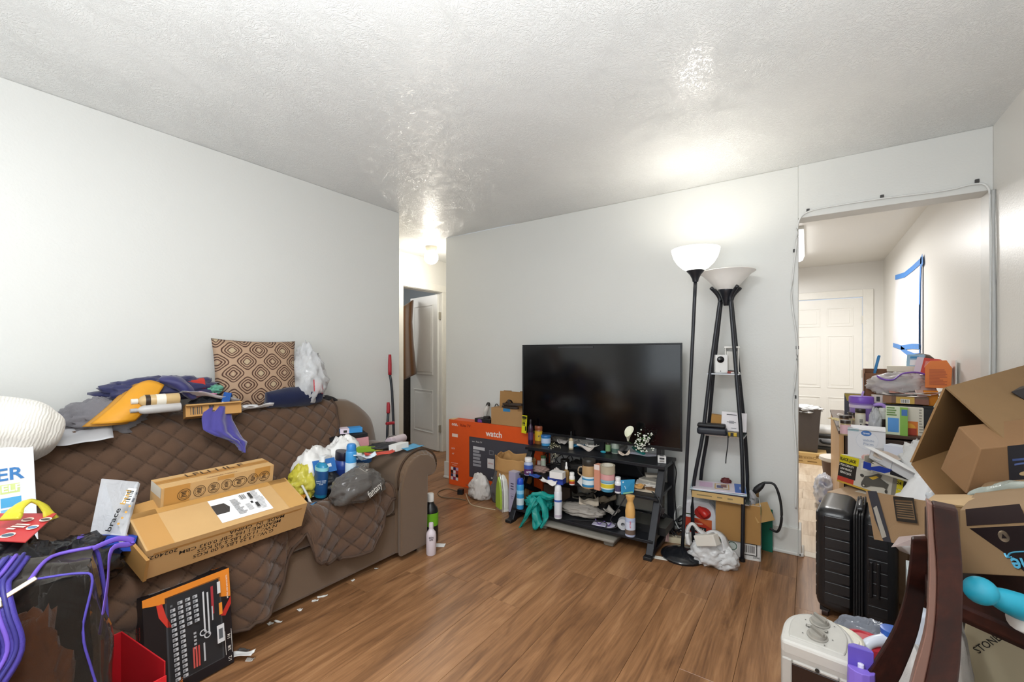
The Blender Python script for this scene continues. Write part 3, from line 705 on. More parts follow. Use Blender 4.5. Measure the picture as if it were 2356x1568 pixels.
one('rolled_towel', 'navy blue fleece rolled beside the foot of the diamond pillow', 'towel', sweep([(0, -.17, .055), (0, -.05, .06), (0, .08, .062), (0, .16, .055)], [.045, .06, .062, .045], n=14, fold=.06, seed=2), CLOTH('161d3c'), (-2.6, 1.43, .935), smooth=True)
one('black_glove', 'crumpled black glove at the right end of the sofa back', 'glove', sweep([(0, -.06, .02), (0, 0, .035), (0, .05, .025), (0, .09, .012)], [.02, .035, .03, .01], [.015, .025, .02, .008], 10, fold=.15), M('1a1a1e', .6), (-2.66, 1.67, .925), smooth=True)
sheet('paper_scrap', 'crumpled white paper under the diamond pillow', 'paper', (-2.6, 1.16, .945), .1, .24, 0, 'e8e8ea', .03, 3)
# heap at the left of the pillow
heap('grey_garment', 'twisted grey garment behind the yellow envelope', 'clothes', PX(212, 975, -2.64) + V((0, .02, -.06)), .09, .19, .16, 5, CLOTH('77757a'), -6, amp=.5, freq=2.4, ridge=.6, top=.3)
heap('navy_garment', 'shiny navy and purple garment draped over the envelope pile', 'clothes', (-2.685, .80, 1.03), .09, .24, .115, 8, M('2a2c55', .5, 0, .25, 8, .2, 60, .4, sheen=.3), 0, amp=.35, freq=2.6, ridge=.7, flat=.5)
one('navy_sleeve', 'purple sleeve hanging down from the navy garment over the tan bottle', 'clothes', sweep([PX(370, 873, -2.63), PX(405, 880, -2.6), PX(432, 898, -2.58), PX(447, 918, -2.56)], [.035, .05, .045, .015], [.02, .03, .025, .008], 12, fold=.12), M('2b2a62', .55, 0, .2, 10, sheen=.3), smooth=True)
def qframe(bl, br, tl):
    bl, br, tl = V(bl), V(br), V(tl); X = (br - bl).normalized(); Y = (tl - bl); Y = (Y - X * Y.dot(X)).normalized()
    W, H = (br - bl).length, (tl - bl).dot(Y)
    return bl + X * W / 2 + Y * H / 2, X, Y, W, H
def envelope():
    A, B, C, D_ = PX(208, 975, -2.53), PX(310, 968, -2.52), PX(378, 886, -2.58), PX(300, 893, -2.62)
    def fn(a, b):
        p = (A.lerp(B, a)).lerp(D_.lerp(C, a), b)
        return p + V((.03 * math.sin(a * 3) * (1 - b) + .025 * math.sin(b * 3.1), 0, .03 * math.sin(a * 3.1) * b))
    return grid(fn, 14, 14)
ev = one('padded_envelope', 'large golden yellow envelope bent open on the sofa back', 'envelope', envelope(), M('d8961f', .6, 0, .08), smooth=True, solid=.004)
ev2 = one('manila_envelope', 'tan envelope fold lying under the golden yellow envelope', 'envelope', xf(envelope(), Mx.Translation((-.03, -.02, -.012))), M('c08a35', .65, 0, .08), smooth=True, solid=.004)
def lying(name, label, p, q, r, body, cap, prof='slim', bands=(), cat_='bottle', lab=None, lr=(.2, .6)):
    """bottle lying with its cap at p and its foot at q"""
    p, q = V(p), V(q); d = p - q
    o = bottle(name, label, cat_, q, d.length, r, prof, body, cap, lab, lr, bands=bands)
    o.rotation_mode = 'QUATERNION'; o.rotation_quaternion = V((0, 0, 1)).rotation_difference(d.normalized()); return o
lying('lotion_bottle', 'tan lotion bottle lying across the silver bottle on the sofa back', PX(300, 924, -2.515), PX(412, 916, -2.5), .027, 'c5a878', 'ddd9cf', bands=((.3, .5, 'e6e0d2'), (.62, .72, '33251c')))
lying('silver_bottle', 'silver capped bottle lying under the tan lotion bottle', PX(298, 945, -2.5), PX(415, 935, -2.49), .021, 'b9b7b6', 'a8a9ad')
# open brown carton on the sofa back
def oriented(o, pos, X, Y):
    X = V(X).normalized(); Y = V(Y); Y = (Y - X * Y.dot(X)).normalized(); Z = X.cross(Y)
    m = Mx.Identity(4)
    for i in range(3): m[i][0], m[i][1], m[i][2], m[i][3] = X[i], Y[i], Z[i], pos[i]
    o.matrix_world = m; return o
c = carton('small_carton', 'small open brown carton with black print on the sofa back', 'box', (-2.5, .95, .945), (.235, .085, .062), 79, 'b5884f', (('front', barcode(-.42, -.35, -.2, .25, 6, '2a2018', True) + [(-.12, -.2, 0, -.12, '2a2018'), (-.1, .1, -.06, .3, '2a2018'), (-.05, .1, -.01, .3, '2a2018')]),), rx=-14)
obj('flap', box(-.117, -.06, .06, .117, .03, .064), CARD('c09a63'), c, rotd=(8, 0, 0))
carton('red_box', 'small red box with white marks atop the sofa back pile', 'box', PX(444, 893, -2.66), (.105, .06, .045), 74, 'c0392f', (('front', [(-.35, -.1, -.27, .3, 'f0e6e0'), (-.12, -.1, -.04, .3, 'f0e6e0')]),), rx=8, ry=-5)
heap('green_cloth', 'crumpled mint green cloth beside the red box', 'cloth', PX(487, 905, -2.66), .045, .05, .05, 4, CLOTH('63a58c'), amp=.5, ridge=.7)
sheet('clear_packet', 'flat clear plastic packet with pink print beside the pillow corner', 'packet', PX(480, 915, -2.56), .09, .26, 0, 'b9b6bd', .02, 7, rx=-16, mat=FILM('d5d3da', .55))
sheet('pink_packet', 'small pink and white packet under the clear packet', 'packet', PX(465, 912, -2.6), .07, .11, 10, 'd98fae', .02, 2)
carton('blue_box', 'slim dark blue box with white barcode standing by the purple cloth', 'box', PX(512, 955, -2.545), (.035, .1, .115), 62, '1f4f95', (('front', [(-.4, -.35, .35, .05, 'dfe3ea')] + barcode(-.3, -.3, .25, 0, 6, '222233', False)),), rx=-15, ry=12)
heap('dark_cloth', 'black cloth bundle between the carton and the blue box', 'cloth', PX(480, 955, -2.6), .07, .09, .1, 6, CLOTH('15161c'), amp=.4)
PUR = M('453f8c', .75, 0, .2, 12, .2, 200, .3, sheen=.5)
def purple():
    A, B = PX(478, 932, -2.53), PX(520, 935, -2.53)
    ctr = [(498, 932, 24), (494, 962, 30), (503, 990, 36), (522, 1004, 26), (540, 1012, 20), (548, 1024, 9), (549, 1036, 3)]
    P = []
    for u, v, w_ in ctr:
        xx = -2.52 + (v - 932) * .0011
        P.append((PX(u - w_ * 1.15, v - 3, xx), PX(u + w_ * 1.15, v + 3, xx)))
    def fn(a, b):
        t = b * (len(P) - 1); j = min(int(t), len(P) - 2); f = t - j
        l, r = P[j][0].lerp(P[j + 1][0], f), P[j][1].lerp(P[j + 1][1], f)
        k = .028 * math.sin(math.pi * a) + .012 * math.sin(a * 14 + b * 5) * math.sin(math.pi * a) + .008 * noise.noise(V((a * 5, b * 7, 1)))
        return l.lerp(r, a) + V((k + .025, 0, 0))
    return grid(fn, 30, 40)
one('purple_cloth', 'purple satin cloth hanging down the front of the sofa back', 'cloth', purple(), PUR, smooth=True, solid=.006)
one('brown_strap', 'brown leather strap with buckle poking out behind grey garment', 'strap', sweep([PX(196, 935, -2.7), PX(218, 926, -2.7), PX(240, 915, -2.7), PX(262, 900, -2.71)], .008, .016, 8), M('7a4a22', .5), smooth=True)
sheet('grey_mailer', 'pale grey plastic mailer under the fluffy white pillow', 'mailer', PX(185, 1000, -2.55) + V((0, 0, 0)), .2, .16, 80, 'b4b3b6', .015, 5, rx=22, mat=M('b0b0b3', .35, 0, .08))
# fluffy white pillow at the left end
def ribbed():
    m, N, L, p = nt('ribbed_fleece'); p.inputs['Base Color'].default_value = (*lin('e6e3db'), 1); p.inputs['Roughness'].default_value = .95; p.inputs['Sheen Weight'].default_value = .4
    tc = N.new('ShaderNodeTexCoord'); wv = N.new('ShaderNodeTexWave'); wv.inputs['Scale'].default_value = 34; wv.inputs['Distortion'].default_value = 5; wv.inputs['Detail'].default_value = 3
    L.new(tc.outputs['Object'], wv.inputs['Vector']); b = N.new('ShaderNodeBump'); b.inputs['Strength'].default_value = .35; b.inputs['Distance'].default_value = .004
    L.new(wv.outputs['Fac'], b.inputs['Height']); L.new(b.outputs['Normal'], p.inputs['Normal']); return m
fg = rbox(.52, .30, .2, .09, puff=.06)
fg = ([v + V((0, 0, 0)) + V((.01 * noise.noise(v * 9), .01 * noise.noise(v * 9 + V((3, 1, 2))), .015 * noise.noise(v * 7))) for v in fg[0]], fg[1])
one('fluffy_pillow', 'fluffy white ribbed pillow slumped over the sofa back end', 'pillow', fg, ribbed(), (-2.5, .12, .91), (-24, 14, 82), smooth=True, weld=True, sub=1)

# ------------------------------------------------------------------ left end of the seat
sb = carton('shelf_box', 'white shelf carton with blue lettering leaning at far end', 'box', (-2.30, .105, .46), (.42, .1, .47), 90, 'e4e5e9',
   (('front', [(.3, .15, .41, .22, 'c9d68a'), (.3, .05, .415, .12, '3f9fd0'), (.3, -.02, .415, .035, '7fb9dc'), (.3, -.16, .415, -.145, '8a6a5c'), (.385, -.38, .41, -.16, '5a6280'), (.3, -.42, .37, -.2, 'b9cbd8')]),), 
   (('front', .355, .29, .06, 'ER', '1d6fb0', 0, .02), ('front', .36, .185, .032, 'ELF', 'f4f6e0', 0, .02), ('front', .357, .007, .012, 'SPACE SAVER', 'ffffff')), rx=-16)
BLK = M('15161a', .22, 0, .2, 30, .6, 45, .6)
heap('black_bag', 'shiny black bin bag behind the clear zip bag', 'bag', (-2.03, .36, .475), .12, .14, .16, 11, BLK, 70, amp=.35, freq=2.5, ridge=.7, fine=.1)
heap('black_bag', 'black bin bag under the red leaflet, next to shelf carton', 'bag', (-1.98, .18, .475), .13, .14, .235, 14, BLK, 20, amp=.3, freq=2.5, ridge=.7, fine=.1)
one('yellow_bag', 'yellow plastic bag handle sticking up behind the red leaflet', 'bag', sweep([PX(20, 1195, -2.0), PX(40, 1168, -2.02), PX(66, 1152, -2.04), PX(92, 1158, -2.04), PX(108, 1174, -2.03), PX(118, 1196, -2.02)], [.03, .02, .015, .015, .015, .025], [.006] * 6, 8, fold=.1), FILM('d9cf3a', .7), smooth=True)
lf = [F(-40, 1180, .745), F(130, 1180, .745), F(58, 1246, .72), F(-66, 1240, .72)]
o = one('red_leaflet', 'red printed card with pictures of shoes on black bag', 'leaflet', slab([lf[3], lf[2], lf[1], lf[0]], .003), M('bb3033', .45, 0, .05))
fr_ = qframe(lf[3], lf[2], lf[0])
def ell(cx, cy, a, b, n=16, ph=0): return [(cx + a * math.cos(2 * math.pi * i / n) * math.cos(ph) - b * math.sin(2 * math.pi * i / n) * math.sin(ph), cy + a * math.cos(2 * math.pi * i / n) * math.sin(ph) + b * math.sin(2 * math.pi * i / n) * math.cos(ph)) for i in range(n)]
prints(o, fr_, [(ell(-.02, -.3, .11, .11), 'e8dccb'), (ell(-.02, -.3, .1, .07, ph=.1), '3c5568'), (ell(.14, .02, .09, .1), 'e8dccb'), (ell(.14, .02, .08, .06), '5b7f9f'), (ell(.1, .34, .1, .09), 'e8dccb'), (ell(.1, .34, .09, .05), '3a3436'), (ell(-.22, .3, .1, .09), 'e8dccb'), (ell(-.22, .3, .09, .05), '6a3128')] + lines(-.25, -.15, .02, .12, 3, 'f0d9cf', 2, .6), 'print')
# padded mailer leaning on the back
ml = [F(204, 1236, .6), F(282, 1248, .6), PX(319, 1107, -2.25), PX(233, 1099, -2.25)]
o = one('bubble_mailer', 'frosted white plastic mailer with orange dots leaning on sofa back', 'mailer', slab(ml, .012), FILM('c6c7cb', .8, .3), bevel=.003)
fr_ = qframe(ml[0], ml[1], ml[3])
prints(o, fr_, [(-.05, .12, .2, .38, 'eeeeee')] + barcode(-.02, .15, .17, .35, 7, '2b2b2b', False) + [(.24, .15, .3, .22, '55565c'), (.26, .28, .3, .32, '44454c')] + [(ell(.17 + .03 * k, -.22 + .1 * k, .04, .02, 8), 'd8a24a') for k in range(4)], 'print')
text('brace', .036, M('191919', .5), quadm(fr_[0] - fr_[1] * .005 + fr_[2] * -.035, fr_[2], -fr_[1], .002), o, .02)
text('bud', .036, M('c9982f', .5), quadm(fr_[0] + fr_[1] * .003 + fr_[2] * .045, fr_[2], -fr_[1], .002), o, .01)
# long cartons
KB = 'bf9a68'
def tapeband(o, fr, x0, x1, y0=-.5, y1=.5, col='b4823f'): prints(o, fr, [(x0, y0, x1, y1, col)], 'tape')
L_, Wd, Hh = .594, .214, .13
a = R(23); fe = V((-1.912, .815, .572))   # middle of the upper front edge
ctr = fe + V((-math.cos(a) * Wd / 2, 0, math.sin(a) * Wd / 2)) + V((-math.sin(a), 0, -math.cos(a))) * Hh
lb = carton('long_carton', 'long brown cardboard carton with upside-down printing across the seat', 'box', ctr, (L_, Wd, Hh), 90.5, KB, rx=23)
tp = faceframe('top', L_, Wd, Hh); fo = faceframe('front', L_, Wd, Hh)
for tr in ((-.49, -.5, -.36, .5, 'b98a4d'), (.36, -.5, .49, .5, 'bd9153'), (-.5, .36, .5, .5, 'b5884b')): prints(lb, tp, [tr], 'tape')
prints(lb, (tp[0] + tp[1].cross(tp[2]) * .0006, *tp[1:]), [(-.08, -.37, .26, .34, 'e9e8e8')], 'label_sheet')
prints(lb, (tp[0] + tp[1].cross(tp[2]) * .0012, *tp[1:]), [(-.08, -.12, .0, .17, '3b3634'), ([(.0, -.12), (.02, .02), (.0, .17)], '3b3634'), (.155, -.05, .17, .02, '222222')] + barcode(.11, .13, .15, .28, 6, '333333') + lines(.04, -.3, .1, .2, 12, 'a9a9ab', 3, .6) + lines(.11, -.25, .145, -.05, 6, 'b0b0b2', 5, .6) + lines(.19, -.3, .245, .3, 14, 'b5b5b7', 4, .6) + [(.16, .05, .18, .24, '333333'), (.165, -.25, .185, -.1, '2a2a2a')], 'shipping_label')
prints(lb, fo, [(-.46, .28, .46, .34, 'a77a42')], 'crease')
k = M('1d1a17', .6)
def ftxt(s, x, y, sz): text(s, sz, k, quadm(fo[0] + fo[1] * x + fo[2] * y, -fo[1], -fo[2], .0016), lb, .004, 'LEFT', sx=1.25)
for i, s in enumerate(('G.W.: 13.22 LBS 6.00 KGS', 'N.W.: 11.07 LBS 5.30 KGS', 'MEASURE:1.166 CBF 0.033 CBM', 'MADE  IN  CHINA')): ftxt(s, .16 + .012 * i, -.03 + .021 * i, .0225)
ftxt('2024023', -.2, .03, .0225)
obj('flap', box(-.31, .08, .128, -.18, .19, .132), CARD('b68a50'), lb, rotd=(0, -6, 0))
obj('flap', box(-.322, -.1, .03, -.312, .1, .12), CARD('a67c46'), lb, rotd=(0, 0, 8))
L2, W2, H2 = .44, .112, .085
a = R(9)
ub = carton('narrow_carton', 'narrow brown carton with round printed stamps atop long carton', 'box', (-2.175, .838, .655), (L2, W2, H2), 91.5, KB, rx=9)
fo = faceframe('front', L2, W2, H2); tp = faceframe('top', L2, W2, H2)
prints(ub, tp, [(-.5, -.08, .5, .22, 'ad7c3e'), (-.5, .06, .5, .075, '6d4722')], 'tape')
for tr in ((-.48, -.45, -.28, .5, 'b78645'), (.3, .0, .46, .5, 'b58544'), (-.05, .3, .1, .5, 'b78645')): prints(ub, fo, [tr], 'tape')
def ringp(cx, cy, r, W, H, wdt=.0025, n=20, asp=1.0):
    o_ = []
    for i in range(n):
        a0, a1 = 2 * math.pi * i / n, 2 * math.pi * (i + 1) / n
        o_.append(([(cx + r * asp * math.cos(a0) / W, cy + r * math.sin(a0) / H), (cx + r * asp * math.cos(a1) / W, cy + r * math.sin(a1) / H), (cx + (r - wdt) * asp * math.cos(a1) / W, cy + (r - wdt) * math.sin(a1) / H), (cx + (r - wdt) * asp * math.cos(a0) / W, cy + (r - wdt) * math.sin(a0) / H)], '4a3722'))
    return o_
def flatprint(par, fr, polys, name='stamp', off=.0016, col='4a3722'):
    o, X, Y, W, H = fr; vs, fs = [], []
    q = quadm(o, X, Y, off)
    for poly in polys:
        b = len(vs); vs += [q @ V((x * W, y * H, 0)) for x, y in poly]; fs.append(tuple(range(b, b + len(poly))))
    return obj(name, (vs, fs), M(col, .6, 0, .03), par)
for i, (x, asp) in enumerate(((-.325, 1), (-.2, .95), (-.08, .95), (.035, .95), (.155, 1.35), (.285, .95), (.4, 1.05))):
    sp = [p for p, c in ringp(x, -.02, .024, L2, H2, .0022, asp=asp)] + [p for p, c in ringp(x, -.02, .018, L2, H2, .0014, asp=asp)]
    rn = random.Random(i)
    for q in range(4):
        yy = -.14 + q * .075; wd = .03 * asp * rn.uniform(.5, 1)
        sp.append([(x - wd, yy), (x + wd * rn.uniform(.4, 1), yy), (x + wd * .8, yy + .04), (x - wd * .9, yy + .05)])
    flatprint(ub, fo, sp)
text('LFLI I IL F', .045, M('4a3722', .6), quadm(tp[0] - tp[2] * -.02, tp[1], tp[2], .002), ub, 0, sx=1.3)
text('ORIGINAL DESIGN', .012, M('6b3a2c', .6), quadm(tp[0] - tp[2] * .045, tp[1], tp[2], .002), ub, 0, sx=1.2)
prints(ub, faceframe('left', L2, W2, H2), [(-.45, 0, .45, .5, 'c9c2b4')], 'tape')

# ------------------------------------------------------------------ right end of the seat
ZS = .475
bot('mouthwash_bottle', 'teal blue bottle with white cap on the seat', 'bottle', 737, 1146, 1052, 36, ZS, 'slim', body='1f7fa6', cap='eceff0', bands=((.08, .66, '1d4a7e'), (.66, .74, '8fd0d6')), sq=.7, txt='DAILY CARE\nmouth rinse\nfresh', tcol='cfdcea', lr=(.2, .6), tsize=.009, ry=5)
bot('fabric_bottle', 'dark blue bottle with big black-purple cap beside aerosol', 'bottle', 782, 1125, 1041, 42, ZS, 'pill', body='26428f', cap='1a1426', bands=((.1, .55, '1d3376'),), sq=.75, txt='FRESH', tcol='dfe6f5', lr=(.25, .5), tsize=.014, ry=6)
bot('aerosol_can', 'bright blue domed aerosol can behind the dark blue bottle', 'can', 806, 1108, 1022, 24, ZS + .06, 'can', body='3f93cf', cap='2f7fc4', bands=((.15, .5, 'd9e9f4'),), ry=3)
YF = FILM('ddd24a', .68, .25)
heap('yellow_bag', 'yellow grocery bag with bunched handles beside the cartons', 'bag', F(695, 1140, ZS), .1, .1, .17, 21, YF, 0, amp=.5, freq=2.3, ridge=.75, top=.5)
for k_, (u, v, rz, lb_, s) in enumerate(((725, 1060, 25, 'white paper bag with blue print lying open on the seat', 31), (790, 1050, -20, 'white paper bag with small blue lettering behind the bottles', 35))):
    q = PX(u, v + 25, -2.36)
    hb = heap('printed_bag', lb_, 'bag', (q.x, q.y, ZS - .005), .13, .17, .25 + .02 * k_, s, M('e3e1de', .5, 0, .04, 10, .4, 18), rz, amp=.35, freq=1.9, ridge=.7, flat=.6, top=.3)
    prints(hb, (V((.1, -.06, .16)), V((.5, .86, 0)), V((-.3, .15, .9)), .13, .1), [(-.5, -.4, .5, .4, '2f6db3'), (-.3, -.1, .3, .1, 'eef2f6')] if k_ == 0 else [(-.5, -.3, -.2, .1, '41588f'), (.0, -.4, .35, 0, '41588f'), (.1, .2, .4, .5, '41588f')], 'print')
GB = FILM('77726e', .38, .12, 18)
gq = F(832, 1150, ZS)
gb = heap('grey_bag', 'grey see-through grocery bag slumped against the sofa arm', 'bag', (gq.x - .06, gq.y + .02, ZS - .01),   .13, .19, .17, 41, GB, 12, amp=.3, freq=1.7, ridge=.6, top=.35)
text('fantasy', .05, M('c9c6c0', .5), quadm(V((.14, -.03, .075)), V((-.2, .9, .15)).normalized(), V((-.35, -.2, .9)).normalized(), .003), gb, .01)
heap('dark_bundle', 'dark cloth inside the grey see-through bag', 'bundle', (gq.x - .07, gq.y + .03, ZS), .08, .12, .1, 43, CLOTH('2a2420'), 12, amp=.15, sq=2)
heap('black_pouch', 'black pouch between the teal bottle and grey bag', 'pouch', F(762, 1140, ZS) + V((-.06, .02, 0)), .06, .06, .12, 44, M('17171b', .5), amp=.3)
cable('white_strap', 'white plastic strap looping beside the yellow bag', 'strap', [F(640, 1115, .5), F(668, 1095, .56), F(690, 1110, .56), F(705, 1135, .52), F(716, 1160, .48)], .006, M('d8d8d6', .35))
sheet('wipes_packet', 'white and blue wipes packet behind the long carton end', 'packet', F(655, 1110, .5), .16, .1, 60, 'dfe6ee', .02, 9, rx=10)
sheet('snack_wrapper', 'orange and yellow snack wrapper beside the yellow bag', 'wrapper', F(684, 1150, .49), .09, .1, 40, 'c8862e', .02, 12, rx=15)
sheet('blue_wrapper', 'bright blue wrapper corner beside the long carton', 'wrapper', F(706, 1163, .48), .08, .06, 20, '2b80bd', .012, 15)
# ------------------------------------------------------------------ on the arm
ZA = .655
def onarm(u, v, z=ZA): return F(u, v, z)
carton('pink_box', 'flat pink box with black lid lying on the sofa arm', 'box', onarm(812, 1032) + V((-.06, .02, 0)), (.215, .12, .06), 66, 'c98f94', (('front', [(.02, -.5, .03, .5, 'b27d84')]),), rx=0, ry=-3)
carton('black_box', 'flat black box with open lid resting on the pink box', 'box', onarm(812, 1032) + V((-.09, .02, .061)), (.23, .15, .022), 66, '17171a', ry=-3)
carton('pad_packet', 'blue and white packet on top of the black box', 'packet', onarm(812, 1032) + V((-.1, .05, .088)), (.14, .08, .032), 66, '3d8bc9', (('front', [(-.5, -.5, -.1, .5, 'e4d5e2'), (-.35, -.3, -.2, .2, '333333')]), ('top', [(-.5, -.5, -.1, .5, 'ead9e4')])))
carton('green_box', 'lime green and tan box lying in front of the pink box', 'box', onarm(838, 1040) + V((-.01, .03, 0)), (.2, .05, .03), 62, '7fa028', (('front', [(.25, -.5, .45, .5, 'b69a3f'), (.45, -.5, .5, .5, '2c3a1a')]), ('top', [(.2, -.5, .45, .5, 'c2a551')])))
heap('black_pouch', 'black zip pouch lying on the sofa arm crest', 'pouch', onarm(875, 1035) + V((0, .03, 0)), .1, .05, .045, 51, M('1b1b1f', .6), 60, amp=.3)
sheet('red_pouch', 'red and orange packet beside black pouch on the arm', 'packet', onarm(868, 1046) + V((.02, 0, .004)), .17, .06, 66, 'b8402f', .015, 22)
lying('clear_cup', 'clear ribbed plastic cup lying on the sofa arm', onarm(895, 1028) + V((0, 0, .03)), onarm(920, 1020) + V((-.02, .05, .03)), .03, 'c9b9bd', 'b8a6ad', 'tub', cat_='cup')
carton('white_box', 'small white box resting at the crest of the sofa arm', 'box', onarm(918, 1034), (.12, .06, .04), 100, 'dfdedb', rx=-4)
sheet('blue_booklet', 'teal and blue booklet under the white box on the arm', 'booklet', onarm(935, 1032) + V((0, .03, .0)), .16, .1, 95, '3f90b8', .01, 24)
sheet('tissue_pack', 'pale blue tissue pack lying on the arm near white bags', 'packet', onarm(832, 1052) + V((.02, 0, 0)), .13, .08, 66, 'cfdbe4', .03, 25)
sheet('blue_bag', 'crinkled bright blue wrapper hanging over the inner arm', 'wrapper', onarm(828, 1068, .6), .15, .1, 66, '3b76bd', .04, 27, rx=-30)
heap('knit_hat', 'dark brown cap resting behind the white box on the arm', 'cap', onarm(912, 1022) + V((-.05, .03, 0)), .06, .06, .05, 29, CLOTH('3a2d25'), amp=.2)
# ------------------------------------------------------------------ bolt cutter leaning by the wall end
t = T('bolt_cutter', 'long bolt cutter with red grips leaning on the wall end', 'tool', (-2.74, 2.21, 0))
p0 = V((-2.74, 2.21, 0))
A = [PX(907, 1030, -2.72), PX(902, 900, -2.735), PX(897, 862, -2.74)]
gl = lambda *q: [V(x) - p0 for x in q]
obj('handle', sweep(gl(A[0] + V((0, 0, -.25)), A[0], A[1], A[2]), .0105, n=10, k=2), M('3c3f44', .4, .5), t, smooth=True)
obj('grip', sweep(gl(A[2], PX(897, 838, -2.743), PX(897, 815, -2.745)), [.014, .0145, .011], n=10, k=2), M('a3202c', .5), t, smooth=True)
Bq = [PX(890, 1030, -2.72), PX(892, 970, -2.73), PX(893, 950, -2.735)]
obj('handle', sweep(gl(Bq[0] + V((0, 0, -.25)), Bq[0], Bq[1], Bq[2]), .0105, n=10, k=2), M('3c3f44', .4, .5), t, smooth=True)
obj('grip', sweep(gl(Bq[2], PX(893.5, 935, -2.737), PX(893, 925, -2.74)), [.014, .0145, .011], n=10, k=3), M('a3202c', .5), t, smooth=True)
obj('clasp', sweep(gl(PX(889, 974, -2.71), PX(906, 972, -2.71)), .012, n=8, k=1), M('a3202c', .5), t)
obj('jaw', sweep(gl(PX(899, 1030, -2.72) + V((0, 0, -.25)), PX(899, 1030, -2.72) + V((0, 0, -.4)), V((-2.74, 2.2, .005))), [.03, .026, .008], [.012, .012, .01], 8, 2), M('3a3b3f', .45, .6), t)
# ------------------------------------------------------------------ floor by the sofa arm
q = F(985, 1255, 0)
bt = bot('soda_bottle', 'dark two-litre bottle with green label by the sofa arm', 'bottle', 990, 1252, 1142, 36, 0, 'bottle', body='191a1c', cap='e3e2df', bands=((.36, .62, '6aa823'),))
heap('plastic_wrap', 'clear plastic film clinging to the dark two-litre bottle', 'wrap', q + V((-.05, .06, 0)), .055, .05, .3, 61, FILM('c9ced3', .35, .15), amp=.3, top=.4)
bot('shampoo_bottle', 'pinkish white shampoo bottle standing before the dark bottle', 'bottle', 992, 1279, 1207, 23, 0, 'bottle', body='d3c8cf', cap='cfc6cc', txt='SKIN\nLIFE', tcol='3c3440', lr=(.4, .7), tsize=.014)
sheet('floor_paper', 'small white paper on the floor beside the shampoo bottle', 'paper', F(1010, 1254, 0), .08, .05, 30, 'e6e6e6', .002, 3)
# ------------------------------------------------------------------ foreground left: zip bag, tool set, red box
zb = T('zip_bag', 'clear dark vinyl storage bag with purple zip and piping at lower left', 'bag', (-1.69, .09, .0), 75)
VINYL = FILM('4a443e', .14, .06, 7)
W_, D_2, H_ = .52, .17, .70
def bagf(x, y, z):  # soften
    n = noise.noise(V((x * 5, y * 5 + 2, z * 5))) * .02
    return V((x + n, y + n * .7, z + .5 * n))
def face(p0, p1, p2, p3, nu=16, nv=16, bul=.02, nrm=(0, 0, 1)):
    p0, p1, p2, p3, nrm = V(p0), V(p1), V(p2), V(p3), V(nrm)
    return grid(lambda a, b: bagf(*((p0.lerp(p1, a)).lerp(p3.lerp(p2, a), b) + nrm * (bul * math.sin(a * 3.14) * math.sin(b * 3.14) + .012 * noise.noise(V((a * 6, b * 6, bul * 99)))))), nu, nv)
x0, x1, y0, y1, zt = -W_ / 2, W_ / 2, -D_2 / 2, D_2 / 2, H_
shell = cat(face((x0, y0, .02), (x1, y0, .02), (x1 - .01, y0 + .02, zt - .015), (x0, y0 + .02, zt), 20, 20, .035, (0, -1, 0)),
            face((x1, y0, .02), (x1, y1, .02), (x1 - .02, y1 - .01, zt), (x1 - .01, y0 + .02, zt - .015), 12, 20, .03, (1, 0, 0)),
            face((x0, y0 + .02, zt), (x1 - .01, y0 + .02, zt - .015), (x1 - .02, y1 - .01, zt), (x0, y1, zt + .03), 20, 8, .012, (0, 0, 1)),
            face((x1, y1, .02), (x0, y1, .02), (x0, y1, zt), (x1 - .02, y1 - .01, zt), 12, 12, .02, (0, 1, 0)),
            face((x0, y1, .02), (x0, y0, .02), (x0, y0 + .02, zt), (x0, y1, zt + .03), 8, 12, .02, (-1, 0, 0)))
obj('vinyl_shell', shell, VINYL, zb, smooth=True)
PURP = M('4a3fa0', .6, 0, .15, 30, .3, 200)
PURPL = M('6a4fb8', .55, 0, .15, 30)
def pip(pts, r=.003, m=PURP, nm='piping'): return obj(nm, sweep([bagf(*p) for p in pts], r, n=7, k=5), m, zb, smooth=True)
pip([(x1 + .004, y0 - .004, .03), (x1 + .02, y0 - .01, .2), (x1 - .005, y0 + .005, .42), (x1 - .02, y0, .55), (x1 - .005, y0 + .012, zt - .03), (x1 - .03, y0 + .02, zt - .005), (x1 - .12, y0 + .022, zt + .004)])
pip([(x1 + .004, y1, .03), (x1 + .01, y1, .3), (x1, y1, .5), (x1 - .012, y1 - .004, zt - .04), (x1 - .02, y1 - .01, zt)], .005)
pip([(x1 - .12, y0 + .022, zt + .004), (x1 - .1, y1 - .03, zt + .01), (x1 - .02, y1 - .01, zt + .004)], .005, PURPL)
# woven strap loop at the right top corner
obj('strap', sweep([V((x1 - .02, y1 - .02, zt + .005)), V((x1 + .03, y1 + .0, zt + .012)), V((x1 + .065, y1 + .01, zt - .005)), V((x1 + .06, y1 + .01, zt - .015)), V((x1 + .02, y1 - .02, zt - .01)), V((x1 + .012, y1 - .05, zt - .1)), V((x1 + .0, y0 + .05, zt - .2))], [.002] * 7, [.007, .008, .008, .008, .008, .014, .016], 8, 5), PURPL, zb, smooth=True)
